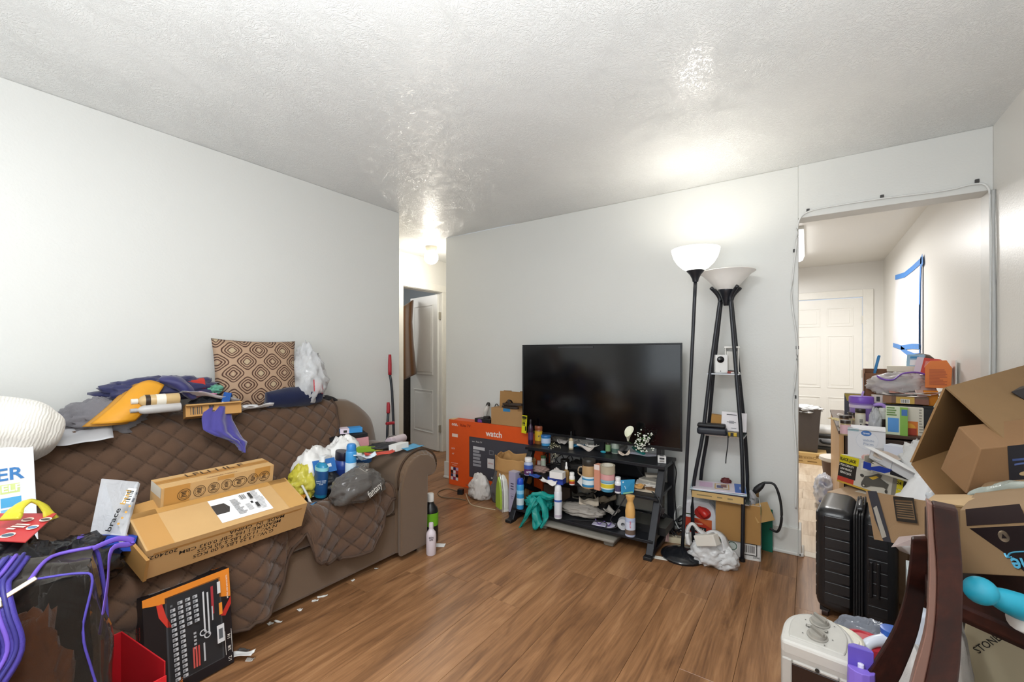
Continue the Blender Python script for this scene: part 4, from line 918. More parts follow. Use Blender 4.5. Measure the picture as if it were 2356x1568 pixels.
# zip: tape bands, coil and two sliders
zx = .065
def zipper(dx, wd, m, nm, lift):
    P = [(zx + dx + .03, y1 - .01, zt + .02), (zx + dx + .02, 0, zt + .008), (zx + dx + .015, y0 + .02, zt), (zx + dx + .03, y0 - .02, zt - .06), (zx + dx + .045, y0 - .035, zt - .14), (zx + dx + .01, y0 - .05, zt - .22), (zx + dx - .02, y0 - .05, zt - .35), (zx + dx - .03, y0 - .04, zt - .6)]
    pts = [V(p) + V((0, -lift, lift)) for p in P]
    obj(nm, sweep(pts, wd, [.004] * len(pts), 8, 5, up=(0, -1, .5)), m, zb, smooth=True)
zipper(0, .027, PURP, 'zip_tape', .004)
zipper(-.014, .0045, M('2f2a78', .5), 'zip_ridge', .012); zipper(.0, .0045, PURPL, 'zip_ridge', .012); zipper(.014, .0045, M('2f2a78', .5), 'zip_ridge', .012)
STL = M('b7a896', .3, .8)
for (sx_, sz) in ((.0, 0),):
    s_ = obj('zip_slider', at(cbox(.026, .03, .014), 0, 0, 0), STL, zb, loc=(zx + .02, y0 - .005, zt - .03), rotd=(40, 0, 10), bevel=.004)
    obj('zip_pull', box(0, -.006, .01, .075, .006, .014), STL, s_, rotd=(0, -8, 25), bevel=.003)
    obj('zip_pull', box(-.08, -.006, .01, 0, .006, .014), STL, s_, rotd=(0, 8, 25), bevel=.003)
obj('side_strap', sweep([V((x0 + .2, y0 - .045, .2)), V((x0 + .3, y0 - .055, .17)), V((x1 - .1, y0 - .05, .2)), V((x1 - .01, y0 - .03, .33))], .004, [.016] * 4, 8, 6, up=(0, -1, 0)), M('4a5fc4', .5), zb, smooth=True)
RUST = CLOTH('7a4524', .3)
heap('rust_blanket', 'rust brown blanket inside the clear zip bag', 'blanket', zb.location + V((.06, .1, .03)), .1, .04, .56, 71, RUST, 75, amp=.35, ridge=.6, sq=1.5)
heap('black_clothes', 'black clothes packed inside the clear zip bag', 'clothes', zb.location + V((.02, .19, .03)), .07, .055, .62, 73, CLOTH('1a1817'), 75, amp=.3, ridge=.6, sq=1.5)
heap('yellow_green_cloth', 'yellow-green cloth at the bottom of the clear zip bag', 'clothes', zb.location + V((.03, .1, .02)), .06, .08, .2, 75, CLOTH('8f9c2a', .2), 62, amp=.3, ridge=.5)
carton('blue_tissue_box', 'blue box with purple stripe behind the zip bag corner', 'box', F(232, 1258, .6) + V((-.04, .02, -.03)), (.16, .06, .05), 65, '1e3f9c', (('front', [(-.5, -.5, -.38, .5, '5a45a8')]), ('top', [(-.5, -.5, -.38, .5, '5a45a8')])), rx=-14, ry=12)

# tool set carton
c0 = F(529, 1524, 0)
TW, TD, TH = .285, .1, .375
ts = carton('tool_set_box', 'black and orange socket tool set carton standing by the sofa', 'box', (-1.975, .665, .0), (TW, TD, TH), 92, '16151a', mat=M('16151a', .35, 0, .1), rx=-7)
fo = faceframe('front', TW, TD, TH)
prints(ts, fo, [([(-.5, .5), (-.5, .43), (-.34, .40), (-.2, .38), (.5, .2), (.5, .5)], 'dd8429'), ([(-.36, .40), (-.3, .40), (-.26, .26), (-.2, .14), (-.26, .16), (-.34, .28)], 'c7372a'), ([(.36, .04), (.5, .2), (.5, .12), (.42, .02)], 'b52a24')], 'print')
prints(ts, fo, [(-.27, -.4, .38, .44, '3c3f44'), (-.25, -.39, .36, .43, '24262a')], 'tray_picture')
rn = random.Random(5); soc = []
for r_ in range(16):
    y = .36 - r_ * .046
    for cidx in range(4 if r_ < 6 else 2):
        xx = -.22 + cidx * .085 + .0
        soc += [(xx, y - .03, xx + .055, y, 'b9bcc0'), (xx + .004, y - .027, xx + .03, y - .006, '6f7479')]
for r_ in range(5): soc.append((.0, .02 - r_ * .035 - .02, .03, .02 - r_ * .035, 'a9acb0'))
soc += [(-.02, -.32, .0, -.12, 'c0524c'), (.01, -.32, .03, -.12, 'c0524c'), (.04, -.32, .06, -.12, 'b94640'), (.12, -.02, .14, .38, 'c9ccd0'), (.17, -.06, .19, .36, 'c2c5c9'), (.22, .12, .25, .40, 'a2323a'), (.22, .06, .235, .2, 'b9bcc0'), (.3, .3, .34, .42, 'd0d2d5'), (.31, .08, .35, .2, 'de8a2e'), (.27, -.2, .36, -.02, 'd0d2d5'), (.29, -.16, .34, -.06, '555a60'), (.1, -.3, .12, -.12, 'b9bcc0')]
prints(ts, fo, soc, 'socket_picture')
for (cx, cy) in ((.13, -.04), (.18, -.08)): flatprint(ts, fo, [p for p, c in ringp(cx, cy, .012, TW, TH, .004)], 'wrench_picture', .0075, 'c9ccd0')
prints(ts, fo, [(ell(.18, -.26, .05, .04), 'b02a2a')], 'tape_picture')
KW = M('e8e4dc', .5); KR = M('b5332a', .5); KO = M('dd7a28', .5)
ft = lambda s, x, y, z, m, r=0, b=.01: text(s, z, m, quadm(fo[0] + fo[1] * x * TW + fo[2] * y * TH, fo[1], fo[2], .009) @ Mx.Rotation(R(r), 4, 'Z'), ts, b)
ft('73', -.3, -.44, .055, KO, 90, .03); ft('PIECE\nTOOL SET', -.17, -.44, .014, KO, 90)
ft('METRIC AND SAE SOCKETS', .45, .32, .0075, KW, 90); ft('1/4', .44, -.2, .016, KW, 90); ft('3/8', .44, -.32, .016, KW, 90); ft('1/2', .44, -.43, .016, KW, 90)
prints(ts, fo, [(.4, -.265, .405, -.14, 'e8e4dc'), (.48, -.265, .485, -.14, 'e8e4dc'), (.4, -.385, .405, -.26, 'e8e4dc'), (.48, -.385, .485, -.26, 'e8e4dc')], 'print')
lfr = faceframe('left', TW, TD, TH)
text('73 PIECE', .016, KR, quadm(lfr[0] + lfr[1] * -.01 + lfr[2] * .05, lfr[2] * -1, lfr[1], .002), ts, .01); text('TOOL SET', .018, KR, quadm(lfr[0] + lfr[1] * .018 + lfr[2] * .05, lfr[2] * -1, lfr[1], .002), ts, .01)
tfr = faceframe('top', TW, TD, TH)
text('73', .03, KO, quadm(tfr[0] + tfr[1] * .11, tfr[1], tfr[2], .002) @ Mx.Rotation(R(180), 4, 'Z'), ts, .03)
prints(ts, tfr, lines(-.4, -.3, .1, .3, 6, '9a9a9c', 4, .5), 'print')
# open red shoebox
rb = T('red_box', 'open red shoebox between the zip bag and tool carton', 'box', (-1.765, .365, 0), 6)
RED = M('b0141e', .5, 0, .06)
w, d, h, t_ = .30, .22, .32, .004
obj('box_body', cat(box(-w / 2, -d / 2, 0, w / 2, d / 2, t_), box(-w / 2, d / 2 - t_, 0, w / 2, d / 2, h), box(-w / 2, -d / 2, 0, -w / 2 + t_, d / 2, h), box(w / 2 - t_, -d / 2, 0, w / 2, d / 2, h * .86), box(-w / 2, -d / 2, 0, w / 2, -d / 2 + t_, h * .86)), RED, rb, bevel=.0012)
obj('lid_edge', cat(box(-w / 2 - .005, -d / 2 - .006, h * .62, w / 2 + .005, -d / 2 - .003, h * .87), box(w / 2 + .003, -d / 2 - .006, h * .62, w / 2 + .006, d / 2, h * .87)), M('c61b24', .5, 0, .06), rb, bevel=.001)
prints(rb, (V((.05, d / 2 - .006, .2)), V((1, 0, 0)), V((0, 0, 1)), .08, .04), [([(-.5, -.3), (-.2, -.5), (.3, -.3), (.5, .3), (.2, .2), (-.1, .5)], 'd9d5d2')], 'print')
# paper strip by the tool box
sheet('paper_strip', 'narrow white paper strip lying on floor against the tool carton', 'paper', F(545, 1508, .02), .16, .03, 25, 'dcdcda', .012, 3, ry=-10)
sheet('paper_scrap', 'small dark scrap on the floor behind the paper strip', 'paper', F(560, 1497, 0), .05, .02, 20, '4a4542', .006, 3)
rn = random.Random(8)
for k_, (u, v) in enumerate(((622, 1435), (640, 1430), (742, 1372), (725, 1382), (690, 1403), (866, 1308), (575, 1518), (812, 1335))):
    sheet('paper_scrap', 'tiny white paper scrap along the sofa front edge', 'paper', F(u, v, 0), rn.uniform(.015, .05), rn.uniform(.01, .02), rn.uniform(0, 90), 'd9d7d2', .004, k_, group='paper scraps along the sofa front')

# ------------------------------------------------------------------ TV stand
tv_y = 3.05
SM = M('202126', .42, .3, .12, 20, .15, 200)
st = T('tv_stand', 'black three-shelf metal TV stand with slanted side frames', 'stand', (-1.32, 2.95, 0))
so_o = V((-1.32, 2.95, 0))
XL, XR = -1.865, -.785
obj('shelf', sl(box(XL, 2.90, .497, XR + .01, 3.2, .52)), SM, st, bevel=.003)
obj('shelf', sl(box(XL + .01, 2.80, .315, XR - .01, 3.2, .333)), SM, st, bevel=.003)
obj('shelf', sl(box(XL + .01, 2.70, .075, XR - .01, 3.2, .095)), SM, st, bevel=.003)
for x in (XL, XR - .045):
    f = obj('side_frame', sl(cat(prism([(2.655, 0), (2.715, 0), (3.0, .497), (2.945, .497)], .045, 'x'), at(prism([(3.17, 0), (3.21, 0), (3.21, .5), (3.17, .5)], .045, 'x'), 0, 0, 0), at(prism([(2.72, .012), (3.19, .012), (3.19, .04), (2.72, .04)], .045, 'x'), 0, 0, 0), prism([(2.87, .2), (3.17, .06), (3.19, .09), (2.885, .235)], .03, 'x'))), SM, st, loc=(x, 0, 0), bevel=.004)
    obj('foot', sl(box(x - .004, 2.63, 0, x + .049, 2.70, .022)), M('141416', .5), st, bevel=.004)
obj('cable_column', sl(box(-1.44, 3.17, .02, -1.22, 3.2, .5)), SM, st, bevel=.003)
obj('mount_post', sl(box(-1.37, 3.12, .5, -1.29, 3.16, 1.0)), SM, st, bevel=.003)
# television
tv = T('television', 'large flat black television with thin bezel on the stand', 'television', (-1.342, tv_y, .60))
TWD, THT = 1.285, .735
obj('back_case', box(-TWD / 2 + .01, 0, .01, TWD / 2 - .01, .03, THT - .01), M('121214', .5), tv, bevel=.006)
obj('back_case', box(-.4, .02, .08, .4, .068, .5), M('121214', .5), tv, bevel=.012)
obj('screen', box(-TWD / 2 + .012, -.003, .02, TWD / 2 - .012, .004, THT - .012), M('060608', .13, 0, .05, 3, 0, 1, .55), tv)
obj('bezel', cat(box(-TWD / 2, -.006, 0, TWD / 2, .006, .02), box(-TWD / 2, -.006, THT - .012, TWD / 2, .006, THT), box(-TWD / 2, -.006, .02, -TWD / 2 + .012, .006, THT - .012), box(TWD / 2 - .012, -.006, .02, TWD / 2, .006, THT - .012)), M('1e1f22', .3, .3), tv, bevel=.0015)
prints(tv, (V((0, -.0065, .011)), V((1, 0, 0)), V((0, 0, 1)), 1.2, .016), [(-.05, -.2, .0, .25, '8a8a8e')], 'badge')
obj('tape_strip', box(-.3, -.0072, THT - .03, .0, -.0055, THT - .018), M('2c2c30', .2), tv)
y_ = T('energy_label', 'yellow energy guide label hanging at the TV lower left corner', 'label', PY(1207, 955, tv_y - .02))
yl = obj('card', box(-.024, 0, -.15, .024, .002, 0), M('d8d01e', .45), y_, rotd=(0, 3, 0))
prints(yl, (V((0, -.0003, -.075)), V((1, 0, 0)), V((0, 0, 1)), .048, .15), [(-.45, .3, .45, .45, '2a2a10'), (-.2, .0, .2, .12, '3a3a14'), (.2, -.35, .45, -.1, '2a2a10')] + lines(-.4, -.1, .3, .28, 5, '55551c', 2, .6), 'print')
for x in (-.5, .47): obj('stand_leg', box(x, .0, -.08, x + .03, .1, .012), M('17171a', .4), tv, bevel=.004)

# things on the top shelf
Z1 = .521
bot('syrup_bottle', 'dark purple bottle at the left end of top shelf', 'bottle', 1221, 1023, 966, 12, Z1, 'bottle', body='2a1630', cap='16121a', bands=((.2, .5, '4a2a5a'),))
bot('peanut_butter_jar', 'yellow labelled peanut butter jar with brown lid', 'jar', 1240, 1022, 981, 20, Z1, 'jar', body='8a5a2a', cap='8a4a30', lab='c9a52a', lr=(.2, .72), txt='JIF', tcol='2a2a55', tsize=.016)
bot('ointment_tub', 'bright blue tub with blue lid beside peanut butter jar', 'tub', 1256, 1026, 1002, 22, Z1, 'tub', body='4a9ad0', cap='2a6aa8', bands=((.25, .7, 'b9cbe6'),))
bot('vitamin_jar', 'small white capped jar behind the blue tub', 'jar', 1262, 1012, 994, 12, Z1, 'jar', body='c5c8d0', cap='dadbe0')
bot('dropper_bottle', 'white labelled dropper bottle with black teat on top shelf', 'bottle', 1314, 1034, 993, 11, Z1, 'dropper', body='b9a88a', cap='17171a', lab='e6e0d2', lr=(.08, .48))
bot('dropper_bottle', 'green labelled amber dropper bottle beside the glass jar', 'bottle', 1399, 1042, 1010, 12, Z1, 'jar', body='2a2018', cap='141414', lab='7a9a6a', lr=(.12, .6))
bot('glass_jar', 'lidded glass candle jar beside green labelled bottle', 'jar', 1416, 1044, 1014, 18, Z1, 'jar', body='9aa59a', cap='aab5b0', lab='4f6a60', lr=(.1, .4))
def spray(name, label, cat_, base, tip, n, spread, bloom, stem, seed, br=.004, leafc=None, group=None):
    """bunch of thin stems each ending in small blooms"""
    o = T(name, label, cat_, base, 0, group); rn = random.Random(seed); d = V(tip) - V(base)
    for k in range(n):
        e = d * rn.uniform(.6, 1.05) + V((rn.gauss(0, spread), rn.gauss(0, spread), rn.gauss(0, spread)))
        obj('stem', sweep([V((0, 0, 0)), e * .5 + V((0, 0, .01)), e], .0008, n=5, k=3), M(stem, .7), o)
        bl = []
        for q in range(4):
            c_ = e + V((rn.gauss(0, .01), rn.gauss(0, .01), rn.gauss(0, .01)))
            bl.append(at(lathe([(0, -br), (br, 0), (br * .7, br * .7), (0, br)], 6), *c_))
        obj('bloom', cat(*bl), M(bloom, .6), o, kind='stuff')
    return o
b0 = F(1270, 1020, Z1)
spray('dried_flowers', 'dried white flower sprig drooping over the shelf edge', 'flowers', b0 + V((0, -.01, .01)), F(1283, 1038, .49) + V((0, -.03, 0)), 26, .028, 'e3ddc0', '8a8560', 3, .0032)
def along(u, v, z=Z1): return F(u, v, z)
sheet('blue_foil', 'crumpled blue foil sheet lying behind the dropper bottle', 'wrapper', along(1330, 1028), .12, .06, 10, '3a8fc0', .03, 41)
for k_, (u, v, w, d, rz, c, lb) in enumerate(((1345, 1024, .17, .1, -25, 'd9d4cd', 'folded papers fanned on the top shelf behind'), (1358, 1018, .2, .05, -35, 'c8b8c0', 'pinkish striped paper roll lying on the paper stack'), (1350, 1036, .14, .07, 10, 'd8cfc6', 'white receipt paper at the front edge of top shelf'), (1380, 1022, .12, .06, -10, 'b8c4d0', 'grey blue paper beside the fanned papers'), (1365, 1032, .1, .06, 30, 'e6dfd6', 'creased cream paper under the receipt paper'))):
    sheet('paper', lb, 'paper', along(u, v) + V((0, 0, .004 * k_)), w, d, rz, c, .03, 50 + k_)
heap('tissue_heap', 'crumpled grey tissue and wrappers behind the blue tub', 'wrappers', along(1288, 1016), .07, .04, .05, 55, M('9a948c', .6, 0, .3, 40), amp=.5, ridge=.8, fine=.4)
heap('dark_wrapper', 'dark crumpled wrapper behind the dropper bottle', 'wrapper', along(1305, 1012), .05, .03, .06, 56, M('2d2a2a', .5, 0, .3, 40), amp=.5, ridge=.8)
heap('teal_clip', 'small teal hair clip at the front of top shelf', 'clip', along(1388, 1041), .02, .015, .015, 57, M('2f9ab0', .4), amp=.3)
one('grey_roll', 'rolled grey fleece sock in front of the bouquet', 'sock', sweep([along(1421, 1044) + V((0, 0, .014)), along(1435, 1036) + V((0, 0, .02)), along(1447, 1028) + V((0, .0, .024))], [.013, .018, .014], n=10, fold=.1), CLOTH('6f6a68'), smooth=True)
paper = sheet('white_sheet', 'flat white paper sheet under the bouquet on top shelf', 'paper', along(1482, 1045), .2, .09, 12, 'd6d6e4', .006, 61)
# bouquet
bq = T('bouquet', 'artificial bouquet with calla lily and small white blooms', 'flowers', along(1465, 1040))
bb = bq.location
rn = random.Random(12)
G_ = M('5f8a4a', .6); Wm = M('eef0e6', .5)
for k_ in range(34):
    tip = PY(1478 + rn.gauss(0, 9), 1016 + rn.gauss(0, 11), 2.97 + rn.uniform(-.04, .04)) - bb
    obj('stem', sweep([V((0, 0, .01)), tip * .6 + V((0, 0, .0)), tip], .001, n=5, k=2), G_, bq)
    obj('bloom', cat(*[at(lathe([(0, -.005), (.006, 0), (.004, .004), (0, .005)], 6), *(tip + V((rn.gauss(0, .01), rn.gauss(0, .01), rn.gauss(0, .01))))) for q in range(3)]), Wm, bq, kind='stuff')
    if k_ % 3 == 0: obj('leaf', xf(grid(lambda a, b: ((a - .5) * .012 * math.sin(b * 3.14), .003 * math.sin(b * 3), b * .035), 2, 5), Mx.Translation(tip * .8) @ Euler((rn.uniform(-1, 1), rn.uniform(-1, 1), rn.uniform(0, 6))).to_matrix().to_4x4()), G_, bq)
lt = PY(1445, 1004, 2.95) - bb
def calla(a, b):
    an = a * 2 * math.pi; r = .006 + .024 * b ** 1.5 * (1 + .5 * math.cos(an)); return (r * math.cos(an), r * math.sin(an), .075 * b + .03 * b * b * math.cos(an))
obj('calla_lily', xf(grid(calla, 20, 10), Mx.Translation(lt + V((0, 0, -.03))) @ Euler((R(20), R(-18), 1.0)).to_matrix().to_4x4()), M('e9ead6', .5), bq, smooth=True, solid=.001)
obj('stem', sweep([V((0, 0, .01)), lt * .5, lt + V((0, 0, -.03))], .003, n=6, k=3), G_, bq)
obj('ribbon', sweep([along(1456, 1034) - bb + V((0, 0, .02)), along(1470, 1042) - bb + V((0, 0, .02)), along(1482, 1046) - bb + V((0, 0, .008))], [.012, .024, .014], [.012, .016, .006], 10, 4, fold=.15), M('1f9a94', .35), bq, smooth=True)
obj('dark_leaf_spray', cat(*[at(lathe([(0, -.003), (.004, 0), (0, .004)], 5), *(PY(1490 + rn.gauss(0, 7), 1005 + rn.gauss(0, 9), 3.02) - bb)) for q in range(60)]), M('1c1c1c', .5), bq, kind='stuff')
one('teal_tube', 'small teal tube lying at right of the bouquet', 'tube', sweep([along(1496, 1038) + V((0, 0, .01)), along(1512, 1041) + V((0, 0, .01))], .011, n=14, k=1), M('1b8a92', .35), smooth='auto')
c = boxat('white_cube', 'small white electronic cube at right end of top shelf', 'box', 1523, 1065, 1050, 18, .045, Z1, 18, col='e3e1df', mat=M('e3e1df', .4), pr=(('front', [(-.3, .05, .3, .35, '3a3a3c'), (-.3, -.35, .3, -.05, '9a9490')]), ('top', [(-.25, -.25, .25, .25, '34343a')])))
# things on the middle shelf
Z2 = .334
bot('supplement_bottle', 'clear bottle with purple label at left of middle shelf', 'bottle', 1216, 1094, 1055, 21, Z2, 'pill', body='a9b4cf', cap='eceaea', lab='5a2a5f', lr=(.05, .38), bands=((.38, .6, '3a5aa8'),), txt='NITE', tcol='f0f0f4', tsize=.018)
bot('spice_jar', 'small green topped spice jar at back of middle shelf', 'jar', 1250, 1074, 1049, 12, Z2, 'jar', body='d6d3c8', cap='5f8a5a', lab='c9d2c0')
bot('spice_jar', 'tiny pinkish jar beside the green topped spice jar', 'jar', 1240, 1075, 1060, 9, Z2, 'jar', body='c9b5ac', cap='b9a59c')
heap('tissue_heap', 'pinkish crumpled tissue and dark wrapper behind the supplement bottle', 'tissue', along(1243, 1084, Z2), .07, .05, .04, 62, M('9a8078', .7, 0, .3, 40), amp=.5, ridge=.8, fine=.3)
sheet('blue_foil', 'blue foil pill packet at the middle shelf left edge', 'packet', along(1232, 1096, Z2), .09, .05, -5, '2f52a0', .015, 63)
boxat('blue_box', 'dark blue carton under the small white box', 'box', 1277, 1113, 1099, 37, .07, Z2, 6, col='26409a', mat=M('26409a', .4))
boxat('white_box', 'small white carton on top of the dark blue carton', 'box', 1279, 1101, 1086, 32, .06, Z2 + .046, 6, col='e6e4e2', mat=M('e6e4e2', .4))
sheet('tissue', 'white tissue hanging from the middle shelf front edge', 'tissue', along(1264, 1112, Z2), .12, .05, 5, 'e0dcd8', .03, 64, rx=20)
bot('perfume_bottle', 'glass perfume bottle with amber liquid and white cap', 'bottle', 1303, 1110, 1064, 14, Z2, 'dropper', cap='e8e6e2', bm=M('b58f52', .1, 0, .1, trans=.5), sq=.6)
bot('pill_bottle', 'white pill bottle with red and yellow label', 'bottle', 1316, 1116, 1088, 13, Z2, 'pill', body='eceae8', cap='f0eeec', bands=((.1, .32, 'b5482f'), (.32, .45, 'd8b83a')))
o = one('white_tablet', 'thin white card leaning beside the beige jar', 'card', box(-.03, 0, 0, .03, .004, .085), M('dadada', .4), along(1334, 1114, Z2), (-25, 25, -20), bevel=.001)
jr = bot('drink_jar', 'beige mason mug with black lid and blue white label', 'jar', 1355, 1125, 1060, 31, Z2, 'jar', body='b5946a', cap='33302c', lab='cfe0e8', lr=(.06, .42), bands=((.06, .14, '2f7fb0'), (.3, .36, '3f8fc0')))
rj = 31 * mpp(jr.location) / 2; hj = 65 * mpp(jr.location)
obj('handle', sweep([(-rj * .9, 0, hj * .68), (-rj * 1.5, -.01, hj * .66), (-rj * 1.6, -.01, hj * .45), (-rj * .95, 0, hj * .36)], .005, n=8, k=5), M('c8b59a', .15, trans=.4), jr, smooth=True)
boxat('pink_carton', 'tall pink slim carton between jar and tape rolls', 'box', 1373, 1127, 1069, 15, .05, Z2, -10, col='d3927a', mat=M('d3927a', .45), pr=(('front', [(-.5, .3, .5, .5, 'e6d8d2')]),))
def tube_ring(ro, ri, h): return lathe([(ri, 0), (ro, 0), (ro, h), (ri, h), (ri, 0)], 28)
tp_ = F(1398, 1133, Z2); r_ = 33 * mpp(tp_) / 2; tp_ = tp_ + V((tp_.x, tp_.y, 0)).normalized() * r_; m_ = mpp(tp_)
bottle('wipes_tub', 'blue and white tub with yellow label under the tape rolls', 'tub', tp_, 27 * m_, r_ * .97, 'tub', '4f9ac0', '8fb8cc', 'd8e4e6', (.25, .72), bands=((.35, .68, 'd8c43a'),))
t2 = tp_ + V((0, 0, 27 * m_ + .0005))
o = one('tape_roll', 'pink lower roll of packing tape stacked on the tub', 'tape', tube_ring(r_ * 1.02, r_ * .72, .042), M('d8a0a0', .25), t2, smooth='auto')
o = T('tape_roll', 'clear beige upper roll of packing tape atop pink roll', 'tape', t2 + V((.002, -.002, .0425)), rx=4)
obj('tape', tube_ring(r_ * 1.05, r_ * .76, .052), M('c9bfa8', .18, trans=.25), o, smooth='auto'); obj('core', tube_ring(r_ * .76, r_ * .7, .053), M('d8d2c4', .6), o, smooth='auto')
bot('pill_bottle', 'white pill bottle with dark purple label by blue pouch', 'bottle', 1422, 1135, 1099, 15, Z2, 'pill', body='e8e8ec', cap='eeeef0', lab='4a4466', lr=(.12, .5))
pz = [F(1431, 1137, Z2), F(1459, 1133, Z2), F(1459, 1133, Z2) + V((.0, .02, .085)), F(1431, 1137, Z2) + V((-.01, .02, .088))]
o = one('blue_pouch', 'bright blue snack pouch leaning on white pill bottle', 'pouch', slab(pz, .012), M('3a93c4', .25), bevel=.003)
f_ = qframe(pz[0], pz[1], pz[3]); prints(o, f_, [([(-.3, -.3), (.2, -.2), (.35, .2), (-.1, .35)], '2a6a4a'), (-.4, -.5, .4, -.38, '8fc4a0'), (-.35, .3, .3, .4, 'd8e8f0')], 'print'); text('ICE', .03, M('d9ecf5', .4), quadm(f_[0], f_[1], f_[2], .002) @ Mx.Rotation(.3, 4, 'Z'), o, .02)
for k_, (u, v, w, d, h_, rz, c, lb) in enumerate(((1484, 1132, .19, .1, .014, 4, 'c9b9a2', 'tan paperback at the bottom of the middle shelf pile'), (1482, 1130, .17, .09, .01, -6, '7a5a3a', 'brown booklet in the middle shelf pile'), (1488, 1126, .17, .1, .012, 12, 'd8d2c8', 'white magazine in the middle shelf pile'), (1492, 1122, .14, .08, .012, -14, 'b9b2a6', 'grey notebook near the top of middle shelf pile'), (1500, 1116, .12, .06, .018, 24, 'd9cfc0', 'cream envelope stack at top of middle shelf pile'))):
    carton('book', lb, 'book', F(u, v, Z2) + V((0, .05, .001 + .0125 * k_)), (w, d, h_), rz, c, mat=M(c, .6), group='papers piled on the middle shelf')
heap('black_case', 'black rounded case at the back of the middle shelf', 'case', along(1442, 1098, Z2) + V((0, .08, 0)), .12, .06, .12, 65, M('1d1d20', .35), amp=.06, sq=3.5, flat=.1)
heap('dark_heap', 'dark dusty cables and cloth heap behind perfume bottle', 'heap', along(1330, 1090, Z2) + V((0, .06, 0)), .1, .05, .09, 66, M('2b2826', .7, 0, .3, 30), amp=.5, ridge=.7)
# things on the bottom shelf
Z3 = .096
bot('spray_can', 'tall white aerosol can standing on the bottom shelf', 'can', 1284, 1194, 1117, 18, Z3, 'can', body='dfe1e8', cap='eceef2', bands=((.5, .56, '4a66b0'), (.05, .12, 'b9b0c0')))
fr2 = bot('air_freshener', 'air freshener can with flared pale orange cap on bottom shelf', 'can', 1450, 1236, 1182, 23, Z3, 'can', body='aab4cf', cap=None, bands=((.1, .3, '6a5a50'), (.3, .62, 'c9cfe0')), txt='air fresh', tcol='c9506a', tsize=.013, lr=(.2, .9), trot=90)
rr_ = 23 * mpp(fr2.location) / 2; hh = 54 * mpp(fr2.location)
obj('cap', lathe([(rr_ * .95, hh * .8), (rr_ * .98, hh * 1.05), (rr_ * .8, hh * 1.3), (rr_ * .58, hh * 1.42), (rr_ * .6, hh * 1.5), (rr_ * .85, hh * 1.62), (rr_ * .9, hh * 1.7), (rr_ * .5, hh * 1.73), (0, hh * 1.73)], 24), M('d8a864', .4), fr2, smooth='auto')
heap('dust_bag', 'dusty clear plastic bag lying on the bottom shelf', 'bag', along(1330, 1188, Z3) + V((0, .05, 0)), .17, .08, .075, 67, FILM('b5ada4', .75, .3), amp=.3, ridge=.7, fine=.12)
for k_, (u, v, w, d, rz, c, lb) in enumerate(((1350, 1170, .2, .12, 12, '7a7168', 'dusty grey magazine at the bottom shelf back'), (1375, 1166, .18, .1, -20, '9a8f80', 'creased tan pamphlet on the bottom shelf'), (1340, 1160, .16, .1, 30, '5f584f', 'dark folded leaflet among bottom shelf papers'), (1392, 1172, .16, .06, 50, 'a3927c', 'brown paper strip leaning on bottom shelf papers'), (1360, 1150, .15, .09, -5, 'b0a593', 'pale folded leaflet on top of bottom shelf papers'))):
    sheet('paper', lb, 'paper', F(u, v, Z3) * 1 + V((0, 0, .008 + .018 * k_)), w, d, rz, c, .04, 70 + k_, rx=8 + 4 * k_, group='papers heaped on the bottom shelf')
sheet('torn_paper', 'torn cream paper lying over the dusty plastic bag', 'paper', along(1352, 1182, Z3) + V((0, .02, .07)), .14, .09, 25, 'c9bba8', .03, 81, rx=20)
sheet('white_sheet', 'white paper with purple glasses on it, bottom shelf front', 'paper', along(1390, 1206, Z3), .15, .09, 8, 'cfcbe0', .004, 82)
cable('purple_glasses', 'purple wire glasses lying on the white paper', 'glasses', [along(1370, 1200, Z3) + V((0, 0, .02)), along(1378, 1208, Z3) + V((0, 0, .01)), along(1390, 1207, Z3) + V((0, 0, .025)), along(1400, 1212, Z3) + V((0, 0, .01)), along(1408, 1206, Z3) + V((0, 0, .02))], .003, M('6a4f9a', .4))
o = one('label_roll', 'white label roll lying on its side beside air freshener', 'roll', rot(tube_ring(.036, .012, .05), 90), M('c9c9cc', .5), along(1431, 1216, Z3) + V((0, .03, .037)), (0, 0, 15), smooth='auto')
carton('media_player', 'black flat media player with dusty grey top on bottom shelf', 'device', along(1480, 1228, Z3) + V((0, .14, 0)), (.26, .2, .05), 0, '26262a', mat=M('45443f', .5), pr=(('front', [(-.5, -.5, .5, .5, '141416'), (-.4, -.1, -.1, 0, '2a2a2e')]),))
carton('cable_box', 'dusty beige box behind the air freshener on bottom shelf', 'box', along(1465, 1190, Z3) + V((0, .1, .052)), (.3, .12, .09), 0, '8f8a80', mat=M('8f8a80', .6))
for k_ in range(3): one('bowl', ('lowest', 'middle', 'topmost')[k_] + ' white bowl stacked on the dusty beige box', 'bowl', lathe([(.025, 0), (.03, .002), (.075, .028), (.073, .028), (.03, .006), (0, .004)], 28), M('d3d0cb', .3), along(1490, 1185, Z3) + V((0, .12, .1425 + .011 * k_)), smooth='auto', group='white bowls on the bottom shelf')
# balance board under the stand
bo = T('balance_board', 'dusty grey board with rounded ends lying under bottom shelf', 'board', (-1.33, 2.655, .035))
obj('deck', rbox(.6, .26, .022, .01), M('8a857c', .6, 0, .15, 20), bo, loc=(0, .13, 0), smooth=True, weld=True)
for x in (-.25, .25): obj('foot', at(rbox(.07, .2, .033, .012), x, .13, -.034), M('7a766e', .6), bo, smooth=True, weld=True)
o = one('tape_roll', 'small cream roll standing under the stand right end', 'roll', rot(tube_ring(.024, .012, .02), 90), M('b5a98f', .5), F(1492, 1278, 0) + V((0, .06, .024)), (0, 0, 10), smooth='auto')
